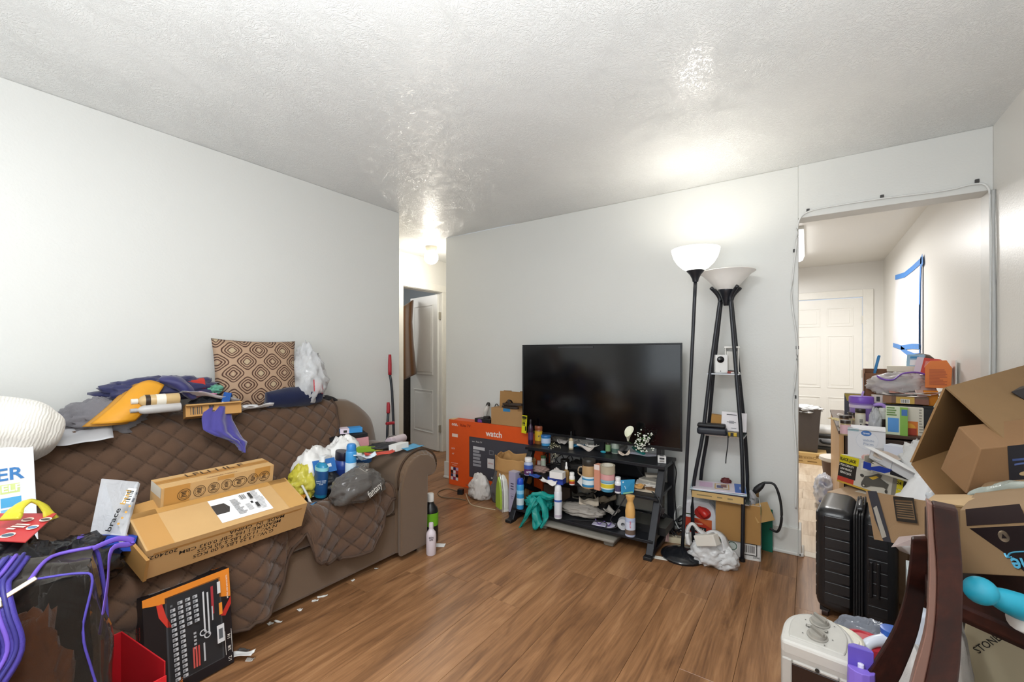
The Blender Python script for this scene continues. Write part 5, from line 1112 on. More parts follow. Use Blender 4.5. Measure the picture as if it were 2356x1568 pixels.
# teal bag drooping from the bottom shelf
TB = FILM('25b5ac', .5, .12, 40)
tb = T('teal_bag', 'teal plastic bag drooping from the bottom shelf to floor', 'bag', (-1.72, 2.66, .0))
tbl = tb.location
obj('bag_body', at(blob(.11, .06, .11, 91, .4, 2.2, .7), 0.08, .09, .11), TB, tb, smooth=True)
def tsw(pts, ra, rb, s): return sweep([V(p) - tbl for p in pts], ra, rb, 14, 7, fold=.32, seed=s)
obj('bag_handle', tsw([PY(1235, 1145, 2.67), PY(1222, 1165, 2.645), PY(1210, 1190, 2.63), PY(1196, 1213, 2.62)], [.04, .045, .035, .014], [.02, .018, .012, .006], 1), TB, tb, smooth=True)
obj('bag_handle', tsw([PY(1228, 1145, 2.67), PY(1232, 1175, 2.645), PY(1238, 1200, 2.63), PY(1232, 1214, 2.62), PY(1228, 1190, 2.64)], [.035, .03, .025, .02, .01], [.018, .014, .012, .01, .006], 2), TB, tb, smooth=True)
obj('bag_handle', tsw([PY(1240, 1145, 2.68), PY(1252, 1165, 2.65), PY(1254, 1195, 2.635), PY(1244, 1213, 2.62)], [.035, .022, .02, .015], [.018, .012, .01, .006], 3), TB, tb, smooth=True)
obj('bag_handle', tsw([PY(1225, 1140, 2.7), PY(1245, 1137, 2.7), PY(1262, 1142, 2.7), PY(1277, 1140, 2.72)], [.02, .025, .025, .012], [.02, .02, .018, .008], 4), TB, tb, smooth=True)
bot('blue_spray_can', 'bright blue aerosol can with dark blue cap beside lavender carton', 'can', 1197, 1172, 1102, 17, Z3, 'can', body='3f9ad2', cap='1f4fc0', bands=((.5, .62, '8fc8ea'), (.14, .36, 'c9d8e0')))
cable('shoe', 'black flat slipper on the floor under the stand left foot', 'shoe', [F(1178, 1194, 0) + V((0, 0, .02)), F(1186, 1190, 0) + V((0, .02, .02)), F(1196, 1186, 0) + V((0, .04, .015))], .018, M('1c1c1e', .6))
# ------------------------------------------------------------------ left of the stand
ob = carton('tv_carton', 'orange flat television carton standing against the back wall', 'box', (-2.345, 3.165, 0), (1.05, .13, .625), 0, 'e2571c', mat=M('e2571c', .5, 0, .05))
fo = faceframe('front', 1.05, .13, .625)
def ot(s, x, y, sz, c, b=.01, sx=1, al='CENTER'): text(s, sz, M(c, .5, 0, .02), quadm(fo[0] + fo[1] * x * 1.05 + fo[2] * y * .625, fo[1], fo[2], .0026), ob, b, al, sx=sx)
prints(ob, fo, [(-.255, -.32, .42, .28, '3f3f47'), (-.245, -.3, .41, .265, '46464f'), (-.21, .1, -.08, .145, 'c9c9ce'), (-.46, .24, -.39, .29, 'f0d9cc'), (-.05, -.14, .02, .0, 'd8d4d4'), (-.03, .06, .015, .12, '9a9aa2'), (-.027, .066, .012, .114, '46464f'), (.04, -.2, .1, -.06, '3f4f9a'), (.04, -.3, .1, -.22, 'd8d8dc')] + lines(-.21, -.16, -.1, .09, 5, '9a9aa2', 3, .72), 'screen_picture')
ot('watch', .02, .36, .075, 'f3ece6', .02); ot('onn.', -.425, .435, .045, 'f3e6de', .03); ot('Roku TV', -.3, .43, .035, '8a2a14', .02); ot('onn.  Roku TV', -.165, .215, .02, 'd8d8dc', .01)
ot('HDR', -.445, .06, .022, 'f3ddd0', .01, 1, 'CENTER'); ot('43"', -.445, -.02, .022, 'f3ddd0'); ot('NETFLIX', -.015, -.07, .015, 'b03030'); ot('tv', .0, -.27, .03, 'e6e6e6')
ot('streaming channels', -.43, -.16, .011, 'f3ddd0'); ot('built right in', -.43, -.19, .011, 'f3ddd0')
grid_p = []
cols_ = ['e6e2e2', '2a2456', 'b9a0c0', '17171f', 'e2e0e4', 'a83a3a', '1f2f5a', 'd8d0e0', '17171f', 'c9c9cf', '8a2f5a', 'e6e2e2']
for k_ in range(12):
    gx, gy = k_ % 3, k_ // 3; grid_p.append((-.475 + gx * .031, -.27 - gy * .05, -.447 + gx * .031, -.225 - gy * .05, cols_[k_]))
prints(ob, fo, grid_p, 'print')
obj('flap', slab([(-.525, -.065, .625), (-.525, .0, .625), (-.46, .0, .632), (-.46, -.065, .626)], .004), CARD('d8b48a'), ob, rotd=(0, -0, 0))
# shoebox with its lid up and sandals on it
q = PY(1152, 979, 3.10); mm = mpp(q)
SBX = 'b0895c'
bx = carton('shoebox', 'brown open shoebox with blue tape on the orange carton', 'box', (-2.18, 3.165, .627), (.36, .12, .15), 0, SBX, (('front', [(-.13, .32, .08, .5, '2f7fb5'), (.3, .4, .42, .5, '8f6a40')]), ('right', [(-.45, -.1, .45, .35, 'e6e4e2'), (-.3, .0, .1, .2, '8a8a8c')])))
obj('lid', box(-.17, .0, 0, .19, .004, .14), CARD('a88050'), bx, loc=(0, .055, .15), rotd=(-4, 0, 0))
for x in (-.13, .05): obj('lid_tab', box(x, .0, .14, x + .08, .012, .147), CARD('8f6a40'), bx, loc=(0, .055, .15), rotd=(-4, 0, 0))
for k_ in range(2):
    s_ = T('sandal', ('lower dark brown sandal lying on the shoebox', 'upper dark brown strap sandal lying on the shoebox')[k_], 'sandal', (-2.17 + .03 * k_, 3.13, .78 + .026 * k_), 80 + 22 * k_, 'sandals on the shoebox')
    sole = [(.035 * math.sin(t_) * (1 + .25 * math.cos(t_)), .1 * -math.cos(t_)) for t_ in [i * 2 * math.pi / 24 for i in range(24)]]
    obj('sole', prism(sole, .018), M('3a2c22', .6), s_, bevel=.004)
    obj('strap', sweep([(-.034, .02, .016), (-.02, .03, .04), (0, .04, .048), (.02, .03, .04), (.034, .02, .016)], .003, [.01] * 5, 8, 4, up=(0, 1, 0)), M('2a1f1a', .5), s_, smooth=True)
    obj('strap', sweep([(0, .07, .018), (0, .05, .04), (0, .035, .048)], .004, n=7, k=4), M('2a1f1a', .5), s_, smooth=True)
fg = T('figurine', 'black and white horse figurine beside the shoebox', 'figurine', (-2.46, 3.17, .66))
DKB = M('2a2422', .4); WHF = M('d8d4ce', .4)
obj('base', at(lathe([(.035, 0), (.036, .012), (.03, .02), (0, .022)], 20), 0, 0, 0), DKB, fg, smooth='auto')
obj('body', sweep([(-.02, 0, .02), (-.015, 0, .06), (.0, 0, .095), (.012, 0, .12), (.0, 0, .135)], [.012, .024, .02, .014, .006], n=10, fold=.08), WHF, fg, smooth=True)
obj('mane', sweep([(-.012, .004, .05), (.0, .006, .1), (.016, .004, .135), (.03, 0, .118)], [.008, .018, .018, .007], n=9), DKB, fg, smooth=True)
carton('black_case', 'black case with purple corner under the horse figurine', 'case', (-2.47, 3.165, .627), (.18, .1, .034), 0, '1c1b20', (('front', [([(-.3, -.5), (0, -.5), (-.05, .2), (-.2, .4), (-.3, .2)], '7a4a9a')]),), mat=M('1c1b20', .4))
one('wire_stand', 'bent black metal hook standing behind the figurine', 'hook', sweep([(0, 0, 0), (0, 0, .1), (.02, 0, .135), (.045, 0, .11), (.04, 0, .09)], .004, n=7, k=5), M('222222', .4, .5), (-2.39, 3.2, .662), smooth=True)
# crumpled kraft bag
def kraft(a, b):
    an = a * 2 * math.pi; c_, s_ = math.cos(an), math.sin(an)
    e = .6; X = math.copysign(abs(c_) ** e, c_); Y = math.copysign(abs(s_) ** e, s_)
    k = 1 + .18 * b + .10 * noise.noise(V((c_ * 2.2, s_ * 2.2, b * 3.5))) + .07 * (.5 - 2 * abs(noise.noise(V((c_ * 3, s_ * 3, b * 6 + 4))))) + (.12 if b > .72 else 0)
    return (X * .125 * k, Y * .075 * k, b * .40 + .02 * noise.noise(V((c_ * 3, s_ * 3, 9))) * b)
KR_ = M('b58a55', .8, 0, .12, 12, .4, 40)
kb = one('paper_bag', 'crumpled brown paper bag standing before the orange carton', 'bag', grid(kraft, 60, 40), KR_, (-2.0, 2.93, .02), (2, 4, 8), smooth=True, solid=.002)
heap('grey_bag', 'grey plastic bag standing between white bag and paper bag', 'bag', F(1135, 1160, 0) + V((0, .08, 0)), .085, .07, .27, 93, FILM('6f6d6f', .6, .15), fine=.05, amp=.4, ridge=.7, top=.4)
heap('white_bag', 'white plastic bag on the floor before the orange carton', 'bag', F(1090, 1152, 0) + V((0, .08, 0)), .13, .085, .22, 94, FILM('e4e0dc', .8, .2), amp=.4, ridge=.6, top=.4, fine=.05)
carton('card_scrap', 'small brown cardboard box behind the grey plastic bag', 'box', F(1137, 1150, 0) + V((0, .12, .16)), (.13, .04, .1), 5, 'a5814f')
# clothes iron standing on its heel
ir = T('clothes_iron', 'lime green and white clothes iron standing on its heel', 'iron', F(1152, 1176, 0) + V((0, .05, 0)), -28)
LIME = M('9ab83a', .35); sole = [(0, .3), (-.03, .25), (-.052, .17), (-.06, .06), (-.055, 0), (.055, 0), (.06, .06), (.052, .17), (.03, .25)]
obj('soleplate', prism(sole, .012, 'y'), M('c9c9c4', .25, .6), ir, loc=(0, -.045, 0), bevel=.003)
obj('body', prism([(x * .96, z * .97) for x, z in sole], .05, 'y'), M('dedfd8', .35), ir, loc=(0, -.032, 0), bevel=.012)
obj('side_panel', prism([(x * .8, z * .85 + .02) for x, z in sole], .02, 'y'), LIME, ir, loc=(0, -.058, 0), bevel=.006)
obj('handle', sweep([(0, .018, .03), (0, .08, .04), (0, .095, .12), (0, .07, .2), (0, .018, .23)], [.02, .018, .017, .017, .02], n=10, k=5), M('3a3f30', .4), ir, smooth=True)
obj('heel', box(-.058, -.035, 0, .058, .03, .02), M('dedfd8', .35), ir, bevel=.005)
lv = boxat('lavender_carton', 'tall slim lavender carton standing beside the iron', 'box', 1178, 1186, 1086, 21, .06, 0, -8, col='a9a4bc', mat=M('a9a4bc', .45), pr=(('front', [(-.5, -.5, .5, -.43, '1c1b22')] + [(-.2, .22 - .06 * k, .25, .25 - .06 * k, '55506a') for k in range(3)] + [(-.15, -.06, .2, -.04, '6a6580'), (-.15, -.1, .1, -.085, '6a6580'), (-.2, .0, .3, .005, '77728c')]), ('top', [(-.5, -.5, .5, .5, 'b8b4c4')])), tx=(('front', 0, -.465, .014, 'COZY', 'e6e4ea', 0, .02),))
CBL = M('6b5a48', .5); CBK = M('17171a', .45)
cable('extension_lead', 'brown cord looping on the floor before the white bag', 'cord', [F(1060, 1132, .004), F(1030, 1124, .004), F(1008, 1132, .004), F(1016, 1143, .004), F(1050, 1146, .004), F(1072, 1150, .004)], .004, CBL)
cable('extension_lead', 'cream cord lying in front of the plastic bags', 'cord', [F(1072, 1135, .02), F(1082, 1158, .004), F(1105, 1166, .004), F(1140, 1172, .004)], .005, M('b09c80', .5))
cable('extension_lead', 'dark cord draped across the white and grey bags', 'cord', [F(1072, 1130, .0) + V((0, 0, .06)), F(1095, 1140, 0) + V((0, -.02, .1)), F(1115, 1130, 0) + V((0, 0, .14))], .0035, CBL)
carton('adapter', 'small black power adapter on the floor beside the white bag', 'adapter', F(1060, 1136, 0), (.05, .04, .045), 20, '17171a', mat=CBK)
# cables behind and below the stand
rn = random.Random(3)
for k_ in range(7):
    u0 = 1240 + k_ * 20
    cable('cable', 'black cable hanging behind the TV stand shelves', 'cable', [PY(u0, 1040, 3.14), PY(u0 - 12 + rn.uniform(-8, 8), 1055, 3.13), PY(u0 - 4, 1068 + rn.uniform(-4, 4), 3.12), PY(u0 + 18, 1062, 3.13), PY(u0 + 10, 1040, 3.15)], .004, CBK, group='cables behind the TV stand')
cable('cable', 'black cable drooping under the top shelf right end', 'cable', [PY(1460, 1062, 3.12), PY(1476, 1090, 3.1), PY(1492, 1100, 3.1), PY(1500, 1095, 3.12), PY(1485, 1088, 3.13)], .004, CBK)
cable('cable', 'black plug cord hanging in front of the stand right frame', 'cable', [PY(1500, 1130, 2.78), PY(1512, 1142, 2.76), PY(1520, 1160, 2.75), PY(1524, 1172, 2.74)], .004, CBK)
one('plug', 'black two-pin plug dangling at the stand right frame', 'plug', cat(cbox(.022, .02, .035), box(-.008, -.002, -.018, -.004, .002, 0), box(.004, -.002, -.018, .008, .002, 0)), CBK, PY(1523, 1180, 2.74), (0, 12, 20), bevel=.003)
cable('cable', 'black looped cable tangle below the stand middle shelf', 'cable', [PY(1440, 1140, 2.78), PY(1425, 1165, 2.76), PY(1405, 1195, 2.74), PY(1420, 1210, 2.74), PY(1395, 1215, 2.72), PY(1388, 1200, 2.74), PY(1300, 1195, 2.72)], .004, CBK)
cable('cable', 'black cord arching on the bottom shelf right side', 'cable', [PY(1465, 1175, 2.85), PY(1490, 1180, 2.84), PY(1510, 1170, 2.84), PY(1518, 1150, 2.84)], .004, CBK)
cable('cable', 'yellow cable curling down beside the stand right frame', 'cable', [PY(1545, 1118, 3.2), PY(1552, 1135, 3.2), PY(1550, 1155, 3.2), PY(1540, 1165, 3.2)], .004, M('c9a52a', .5))
cable('cable', 'white cable sagging from the wall behind the floor lamp', 'cable', [PY(1640, 880, 3.22), PY(1628, 960, 3.22), PY(1612, 1020, 3.22), PY(1602, 1075, 3.22), PY(1590, 1150, 3.2), PY(1560, 1165, 3.18), PY(1552, 1190, 3.15), PY(1562, 1215, 3.1), PY(1578, 1225, 3.05)], .004, M('d6d6d4', .4))
cable('cable', 'black cord hanging down from the top shelf right corner', 'cable', [PY(1548, 1060, 3.1), PY(1556, 1085, 3.12), PY(1552, 1130, 3.14), PY(1556, 1180, 3.14), PY(1562, 1225, 3.1)], .004, CBK)
for k_ in range(5):
    c0 = F(1545 + k_ * 7, 1252 - k_ * 4, 0) + V((0, .1, .01 + .015 * k_))
    pts = [c0 + V((.05 * math.cos(t_) * (1 + .3 * math.sin(3 * t_ + k_)), .04 * math.sin(t_), .03 + .03 * math.sin(2 * t_ + k_))) for t_ in [i * .7 for i in range(11)]]
    cable('cable', 'black cable in the tangle beside the floor lamp base', 'cable', pts, .004, CBK, group='cable tangle beside the lamp base')
ps = carton('power_strip', 'cream power strip on the floor behind the lamp base', 'power strip', F(1552, 1256, 0) + V((.02, .08, 0)), (.2, .05, .035), 14, 'cfc4a8', mat=M('cfc4a8', .45))
for k_ in range(3): obj('outlet', box(-.075 + k_ * .05, -.012, .0345, -.05 + k_ * .05, .012, .036), M('8a8270', .5), ps)
sheet('floor_paper', 'white paper scrap on the floor under the stand right foot', 'paper', F(1522, 1284, 0), .1, .04, 10, 'e0dcd2', .003, 5)
sheet('pink_paper', 'pink paper tag leaning among the cables', 'paper', F(1530, 1250, 0) + V((0, .03, .04)), .035, .07, 10, 'c9a5a0', .006, 6, rx=70)

for k_, (u, v, w, d, rz, c, z_, lb) in enumerate(((1296, 1022, .09, .06, 15, 'c9c2bc', Z1, 'creased grey wrapper beside the white dropper bottle'), (1322, 1022, .1, .05, -30, 'd8d4d0', Z1, 'white folded tissue behind the white dropper bottle'), (1405, 1030, .1, .05, 12, 'c4d0da', Z1, 'pale blue paper behind the green labelled bottle'), (1436, 1050, .08, .05, 25, 'd0c0b0', Z1, 'tan paper scrap in front of the grey rolled sock'), (1290, 1095, .1, .05, 0, 'd8d0cc', Z2, 'white crumpled sheet behind the small white carton'), (1465, 1128, .12, .05, -8, 'c9985a', Z2, 'orange brown snack sleeve before the middle shelf papers'), (1500, 1128, .1, .06, 30, 'e0dad2', Z2, 'white open leaflet over the middle shelf papers'), (1300, 1178, .1, .06, 10, '8f8578', Z3, 'dusty card behind the tall white aerosol'), (1408, 1188, .1, .07, -15, 'bab2a8', Z3, 'light grey booklet behind the label roll'))):
    sheet('paper', lb, 'paper', F(u, v, z_) + V((0, 0, .012 + .006 * (k_ % 3))), w, d, rz, c, .03, 200 + k_, rx=6)
bottle('cup', 'dark ribbed cup at the back of the middle shelf', 'cup', (-1.60, 3.08, Z2), .085, .035, 'tub', '3a3532', '2a2624')
carton('gift_box', 'dark brown cardboard box at the back of the bottom shelf', 'box', (-1.63, 3.06, Z3), (.22, .16, .13), 6, '4a3a30')
carton('set_top_box', 'flat black electronics box under the bottom shelf papers', 'device', (-1.36, 3.0, Z3), (.3, .2, .06), -4, '1c1c1f', mat=M('1c1c1f', .4))
# ------------------------------------------------------------------ floor lamps
LB = M('25272d', .3, .2, .05)
lp = F(1570, 1280, 0)
t = T('floor_lamp', 'lit black torchiere floor lamp with white bowl beside the TV', 'lamp', lp, rx=0, ry=0)
top = PY(1600, 645, lp.y) - lp
obj('base', lathe([(0, 0), (.125, 0), (.128, .012), (.122, .022), (.09, .036), (.05, .048), (.022, .054), (.014, .06)], 36), M('1b1c20', .18), t, smooth='auto')
obj('pole', sweep([V((0, 0, .05)), top * .35 + V((0, 0, .02)), top * .7, top], .0105, n=14, k=3), LB, t, smooth=True)
fl_ = obj('cup', lathe([(.012, 0), (.016, .002), (.02, .02), (.032, .045), (.05, .066), (.052, .07), (0, .07)], 28), LB, t, loc=top + V((0, 0, -.01)), smooth='auto')
bz = top + V((0, 0, .055))
prof = [(.045, .004), (.075, .02), (.105, .05), (.126, .085), (.136, .12), (.139, .135), (.135, .135), (.131, .118), (.12, .085), (.098, .052), (.07, .026), (.04, .01)]
obj('shade', lathe(prof, 40), M('fffdf6', .35, emit=1.6), t, loc=bz, smooth='auto')
obj('bulb', lathe([(0, .02), (.02, .03), (.03, .06), (.028, .08), (.012, .1), (0, .104)], 16), M('fff6e6', .3, emit=110), t, loc=bz, smooth=True)
lw = lp + bz
light('floor_lamp_light', 'AREA', (lw.x, lw.y, lw.z + .145), .9, (1, .97, .93), .2, .2, (R(180), 0, 0), R(170))
# shelf lamp, unlit
ly, lx = 3.07, -.445
t = T('shelf_lamp', 'unlit black tripod shelf lamp with glass shelves and white bowl', 'lamp', (lx, ly, 0))
zz = lambda v: 1.265 - (v - 812) / 992 * 2.78
for sx_, sy_ in ((-1, -1), (1, -1), (1, 1), (-1, 1)):
    pts = [(.135, 0), (.14, zz(1130)), (.108, zz(1000)), (.074, zz(860)), (.035, zz(712)), (.03, zz(690)), (.045, zz(676)), (.075, zz(662))]
    obj('leg', sweep([V((sx_ * p * (1.0 if sx_ > 0 else 1.05) - .02 * (1 if z < .5 else 0) + .012 * max(0, z - .9), sy_ * p * .85, z)) for p, z in pts], .0115, n=12, k=4), LB, t, smooth=True)
    obj('foot', at(lathe([(0, 0), (.016, 0), (.016, .02), (0, .02)], 12), sx_ * .135 * (1.0 if sx_ > 0 else 1.05) - .02, sy_ * .115, 0), M('151517', .5), t)
SG = M('6f7a78', .06, 0, .05, trans=.5)
CH = M('9a9a9c', .2, .8)
for v, hw in ((858, .078), (997, .108), (1138, .142)):
    z = zz(v); sh = obj('glass_shelf', box(-hw - .012, -hw * .85, z - .004, hw + .01, hw * .85, z), SG, t, bevel=.001)
    obj('shelf_rim', cat(box(-hw - .014, -hw * .85 - .003, z - .007, hw + .012, -hw * .85, z + .001), box(hw + .01, -hw * .85, z - .007, hw + .013, hw * .85, z + .001), box(-hw - .015, -hw * .85, z - .007, -hw - .012, hw * .85, z + .001)), CH, sh)
obj('cup', lathe([(.014, 0), (.018, .004), (.022, .03), (.036, .07), (.05, .098), (.05, .105), (0, .105)], 24), LB, t, loc=(.012, 0, zz(703)), smooth='auto')
obj('knob', at(lathe([(0, 0), (.006, 0), (.006, .015), (0, .015)], 10), .05, 0, zz(690)), LB, t)
obj('shade', lathe([(.045, 0), (.08, .035), (.115, .075), (.145, .104), (.162, .114), (.166, .117), (.163, .12), (.142, .11), (.112, .082), (.077, .041), (.04, .006)], 40), M('f6f4f0', .35, emit=0), t, loc=(.014, 0, zz(668)), smooth='auto')
# on the shelf lamp
L0 = V((lx, ly, 0)); zA, zB, zC = zz(858), zz(997), zz(1138)
t = T('security_camera', 'small white cube camera with round black lens on top glass shelf', 'camera', L0 + V((-.018, -.02, zA + .0005)), 18)
obj('body', cbox(.075, .055, .118), M('e9e9e8', .35), t, bevel=.006)
obj('lens', rot(lathe([(0, 0), (.0205, 0), (.021, .003), (.016, .007), (0, .009)], 28), 90), M('0c0c10', .08), t, loc=(-.006, -.0275, .088), smooth='auto')
obj('status_dot', rot(lathe([(0, 0), (.003, 0), (.003, .001), (0, .001)], 10), 90), M('222222', .4), t, loc=(-.006, -.0275, .014))
t = T('white_holder', 'white open wire-sided holder behind the cube camera', 'holder', L0 + V((.038, .03, zA + .0005)), 10)
obj('frame', cat(box(-.04, -.03, 0, -.033, .03, .165), box(.033, -.03, 0, .04, .03, .165), box(-.04, .024, 0, .04, .03, .165), box(-.045, -.035, .16, .045, .035, .172)), M('e6e4df', .4), t, bevel=.002)
obj('slot_panel', box(-.03, -.028, .02, .03, -.024, .14), M('cfccc6', .4), t)
one('red_tape', 'small red and black clip between the camera and holder', 'clip', cbox(.03, .02, .014), M('8a2f25', .5), L0 + V((.04, -.045, zA + .0005)), bevel=.003)
one('white_stick', 'small white pen lying at the edge of the top glass shelf', 'pen', sweep([(0, 0, 0), (.05, .01, 0)], .005, n=8, k=1), M('dedcd6', .4), L0 + V((.045, -.055, zA + .006)))
ph = T('black_pouch', 'black phone pouch with hanging strap on middle glass shelf', 'pouch', L0 + V((-.06, -.075, zB + .0005)), 6)
obj('pouch_body', at(rbox(.175, .075, .045, .015), 0, 0, 0), M('20242e', .45, 0, .1), ph, smooth=True, weld=True)
obj('flap', at(rbox(.165, .07, .022, .009), -.004, .004, .046), M('15161b', .5), ph, smooth=True, weld=True)
obj('strap', sweep([(.085, -.03, .03), (.092, -.04, 0), (.09, -.045, -.06), (.082, -.046, -.125), (.08, -.046, -.165)], [.003] * 5, [.009] * 5, 8, 5, up=(0, 1, 0)), M('1a1b1f', .6), ph, smooth=True)
o = carton('leather_cup', 'tan leather pencil cup tilted on middle glass shelf', 'cup', L0 + V((-.045, .03, zB + .03)), (.085, .05, .085), 8, 'b0813c', mat=M('b0813c', .6, 0, .15), ry=5)
one('pen', 'dark pen leaning out of the tan pencil cup', 'pen', sweep([(0, 0, 0), (.06, 0, .075)], .006, n=8, k=1), M('3a4f86', .4), L0 + V((-.015, .03, zB + .06)))
wc = one('white_card', 'white printed card standing on middle glass shelf', 'card', box(-.072, 0, 0, .072, .004, .12), M('e0dce0', .5), L0 + V((.055, -.01, zB + .022)), (-14, 3, 12), bevel=.001)
prints(wc, (V((0, -.0004, .06)), V((1, 0, 0)), V((0, 0, 1)), .144, .12), [(-.3, .34, .1, .38, '3a3a3e'), (-.2, .0, .0, .03, '55555a'), (-.28, -.05, .08, -.02, '55555a'), (-.2, -.1, .0, -.07, '55555a'), (-.1, -.36, .1, -.33, '6a6a70')], 'print')
o = carton('battery', 'small yellow and black battery pack under the white card', 'battery', L0 + V((.055, -.06, zB + .0005)), (.05, .025, .02), 0, 'c9a526', mat=M('c9a526', .4), pr=(('front', [(-.2, -.5, .15, .5, '1c1c1c')]),))
# bottom glass shelf: books and magazines
for k_, (w, d, h_, rz, c, lb, dz) in enumerate(((.29, .2, .042, 6, 'c2a26a', 'thick yellowed paperback at the bottom of the lamp shelf stack', 0), (.31, .2, .006, 4, '3a3444', 'dark magazine lying on the thick yellowed paperback', .043), (.32, .21, .006, 8, 'b9c9d2', 'pale blue magazine under the printed pink magazine', .05))):
    carton('book', lb, 'book', L0 + V((-.03, -.05, zC + .0005 + dz)), (w, d, h_), rz, c, mat=M(c, .6), group='books and magazines on the lamp shelf', pr=((('front', [(-.4, -.1, -.1, .1, '8a7a55'), (0, -.1, .1, .1, '8a7a55'), (.2, -.1, .3, .1, '8a7a55')]),) if k_ == 0 else ()))
mz = carton('magazine', 'pink and white magazine with blue corner band atop lamp shelf stack', 'magazine', L0 + V((-.025, -.05, zC + .057)), (.3, .2, .006), 9, 'd6cdd8', mat=M('d6cdd8', .35), ry=-1, group='books and magazines on the lamp shelf')
prints(mz, faceframe('top', .3, .2, .006), [(.3, -.5, .5, .5, '2f62b8'), (-.38, -.2, -.12, .35, 'd0b0cc'), (-.08, -.3, .2, .3, 'c9a25a'), (-.06, -.25, .18, .25, 'd9cfc9'), (-.04, -.2, .08, .1, '4a4a78'), (.04, -.1, .15, .2, '7a4a44')], 'cover_print')
text('Almanac', .018, M('e6ecf6', .4), quadm(V((.12, 0, .0062)), V((0, 1, 0)), V((-1, 0, 0)), .002), mz, .01)
heap('red_rose', 'dried dark red flower head lying behind the magazine', 'flower', L0 + V((.0, .07, zC + .05)), .03, .025, .04, 97, M('5f1f20', .6, 0, .3, 60), amp=.5, ridge=.8, freq=3)
# below
jg = T('weed_killer_jug', 'white plastic jug with red cap and red label under shelf lamp', 'jug', (-.60, 3.12, 0), 6)
WH = M('dcdce0', .35)
obj('jug_body', prism([(-.1, 0), (.1, 0), (.105, .03), (.105, .19), (.09, .25), (.06, .285), (-.06, .29), (-.095, .27), (-.105, .2), (-.105, .03)], .12, 'y'), WH, jg, loc=(0, -.06, 0), bevel=.02)
obj('handle_recess', rot(lathe([(0, 0), (.05, 0), (.05, .004), (0, .004)], 24, 1, .8), 90), M('b3261f', .4), jg, loc=(.02, -.0605, .21))
obj('cap', sweep([(-.005, -.05, .235), (.03, -.075, .215), (.045, -.078, .2)], [.02, .028, .026], n=14, k=3), M('c22a22', .3), jg, smooth=True)
prints(jg, (V((-.01, -.0615, .1)), V((1, 0, 0)), V((0, 0, 1)), .17, .14), [(-.5, -.2, .5, .5, 'b8361f'), ([(-.1, .5), (.5, .1), (.5, .5)], 'c9602f'), (-.5, .62, .1, .68, '3a4a2a'), (-.42, -.15, .3, .1, '1c1c1e'), (-.5, -.5, .5, -.22, 'd6d4d0')], 'label')
text('WEED KILL', .022, M('f0ece6', .4), quadm(V((-.02, -.0615, .098)), V((1, 0, 0)), V((0, 0, 1)), .003), jg, .02); text('EXTENDED', .012, M('f0dcc8', .4), quadm(V((-.01, -.0615, .135)), V((1, 0, 0)), V((0, 0, 1)), .003), jg, .01)
bd, bw, bh = .185, .25, .335
bxc = (-.372, 3.085, 0); brz = 8
cb = T('open_carton', 'white and green printed carton with brown flaps open by wall end', 'box', bxc, brz)
GW = M('d2d0cc', .6, 0, .06); t_ = .004
obj('box_body', cat(box(-bw / 2, -bd / 2, 0, bw / 2, bd / 2, t_), box(-bw / 2, -bd / 2, 0, bw / 2, -bd / 2 + t_, bh), box(-bw / 2, bd / 2 - t_, 0, bw / 2, bd / 2, bh), box(-bw / 2, -bd / 2, 0, -bw / 2 + t_, bd / 2, bh), box(bw / 2 - t_, -bd / 2, 0, bw / 2, bd / 2, bh)), GW, cb)
BF = CARD('a07845')
obj('flap', box(-bw / 2 + .002, -.003, -.23, bw / 2 - .002, 0, 0), BF, cb, loc=(-.0, -bd / 2 - .004, bh), rotd=(-3, 0, 0), bevel=.001)
obj('flap', box(0, -bd / 2 + .01, -.003, .11, bd / 2 - .03, 0), CARD('c09a63'), cb, loc=(bw / 2, -.02, bh), rotd=(0, 62, -42), bevel=.001)
obj('flap', box(-bw / 2, 0, 0, bw / 2, .003, .03), CARD('8a6a42'), cb, loc=(0, bd / 2, bh), rotd=(-10, 0, 0))
prints(cb, faceframe('front', bw, bd, bh), [(-.5, -.5, -.2, -.05, '7fa08a'), (ell(-.12, -.3, .13, .1), 'e2e0dc'), (ell(-.12, -.3, .11, .08), '4a6a58'), (ell(-.12, -.3, .09, .065), 'c9d2cc'), (.1, -.42, .42, -.2, '2a2826'), (.12, -.405, .4, -.215, 'd6d4d0'), (.15, -.5, .45, -.46, 'd6d4d0')] + barcode(.15, -.37, .37, -.24, 9) + [(.36, .35, .5, .5, '1f7a5f')], 'print')
text('22PRE', .014, M('26241f', .5), quadm(V((.1, -bd / 2, .018)), V((1, 0, 0)), V((0, 0, 1)), .002), cb, .01)
prints(cb, faceframe('right', bw, bd, bh), [(-.5, .3, -.3, .5, '1f7a5f')] + lines(-.1, -.4, .42, .3, 16, '8a8f8a', 5, .55) + [([(-.4, -.3), (-.2, -.28), (-.2, .05), (-.35, .1)], 'c9b0a0'), (-.36, .0, -.26, .06, '8a5a4a')], 'print')
heap('dark_fabric', 'dark fabric bag stuffed inside the white and green carton', 'bag', V(bxc) + V((-.02, .0, .01)), .1, .075, .345, 98, CLOTH('2b2a30'), brz, amp=.15, sq=2.5)
one('clear_bag', 'clear plastic bag corner poking from the white and green carton', 'bag', sweep([(0, 0, 0), (.01, 0, .06), (-.005, 0, .1)], [.045, .04, .015], [.02, .018, .006], 12, fold=.15), FILM('d6d6da', .45), V(bxc) + V((.08, -.02, .31)), smooth=True)
one('green_folder', 'dark green folder standing behind the white and green carton', 'folder', box(-.004, -.03, 0, .004, .03, .27), M('0f6a55', .5), (-.215, 3.20, 0), (0, 0, 80))
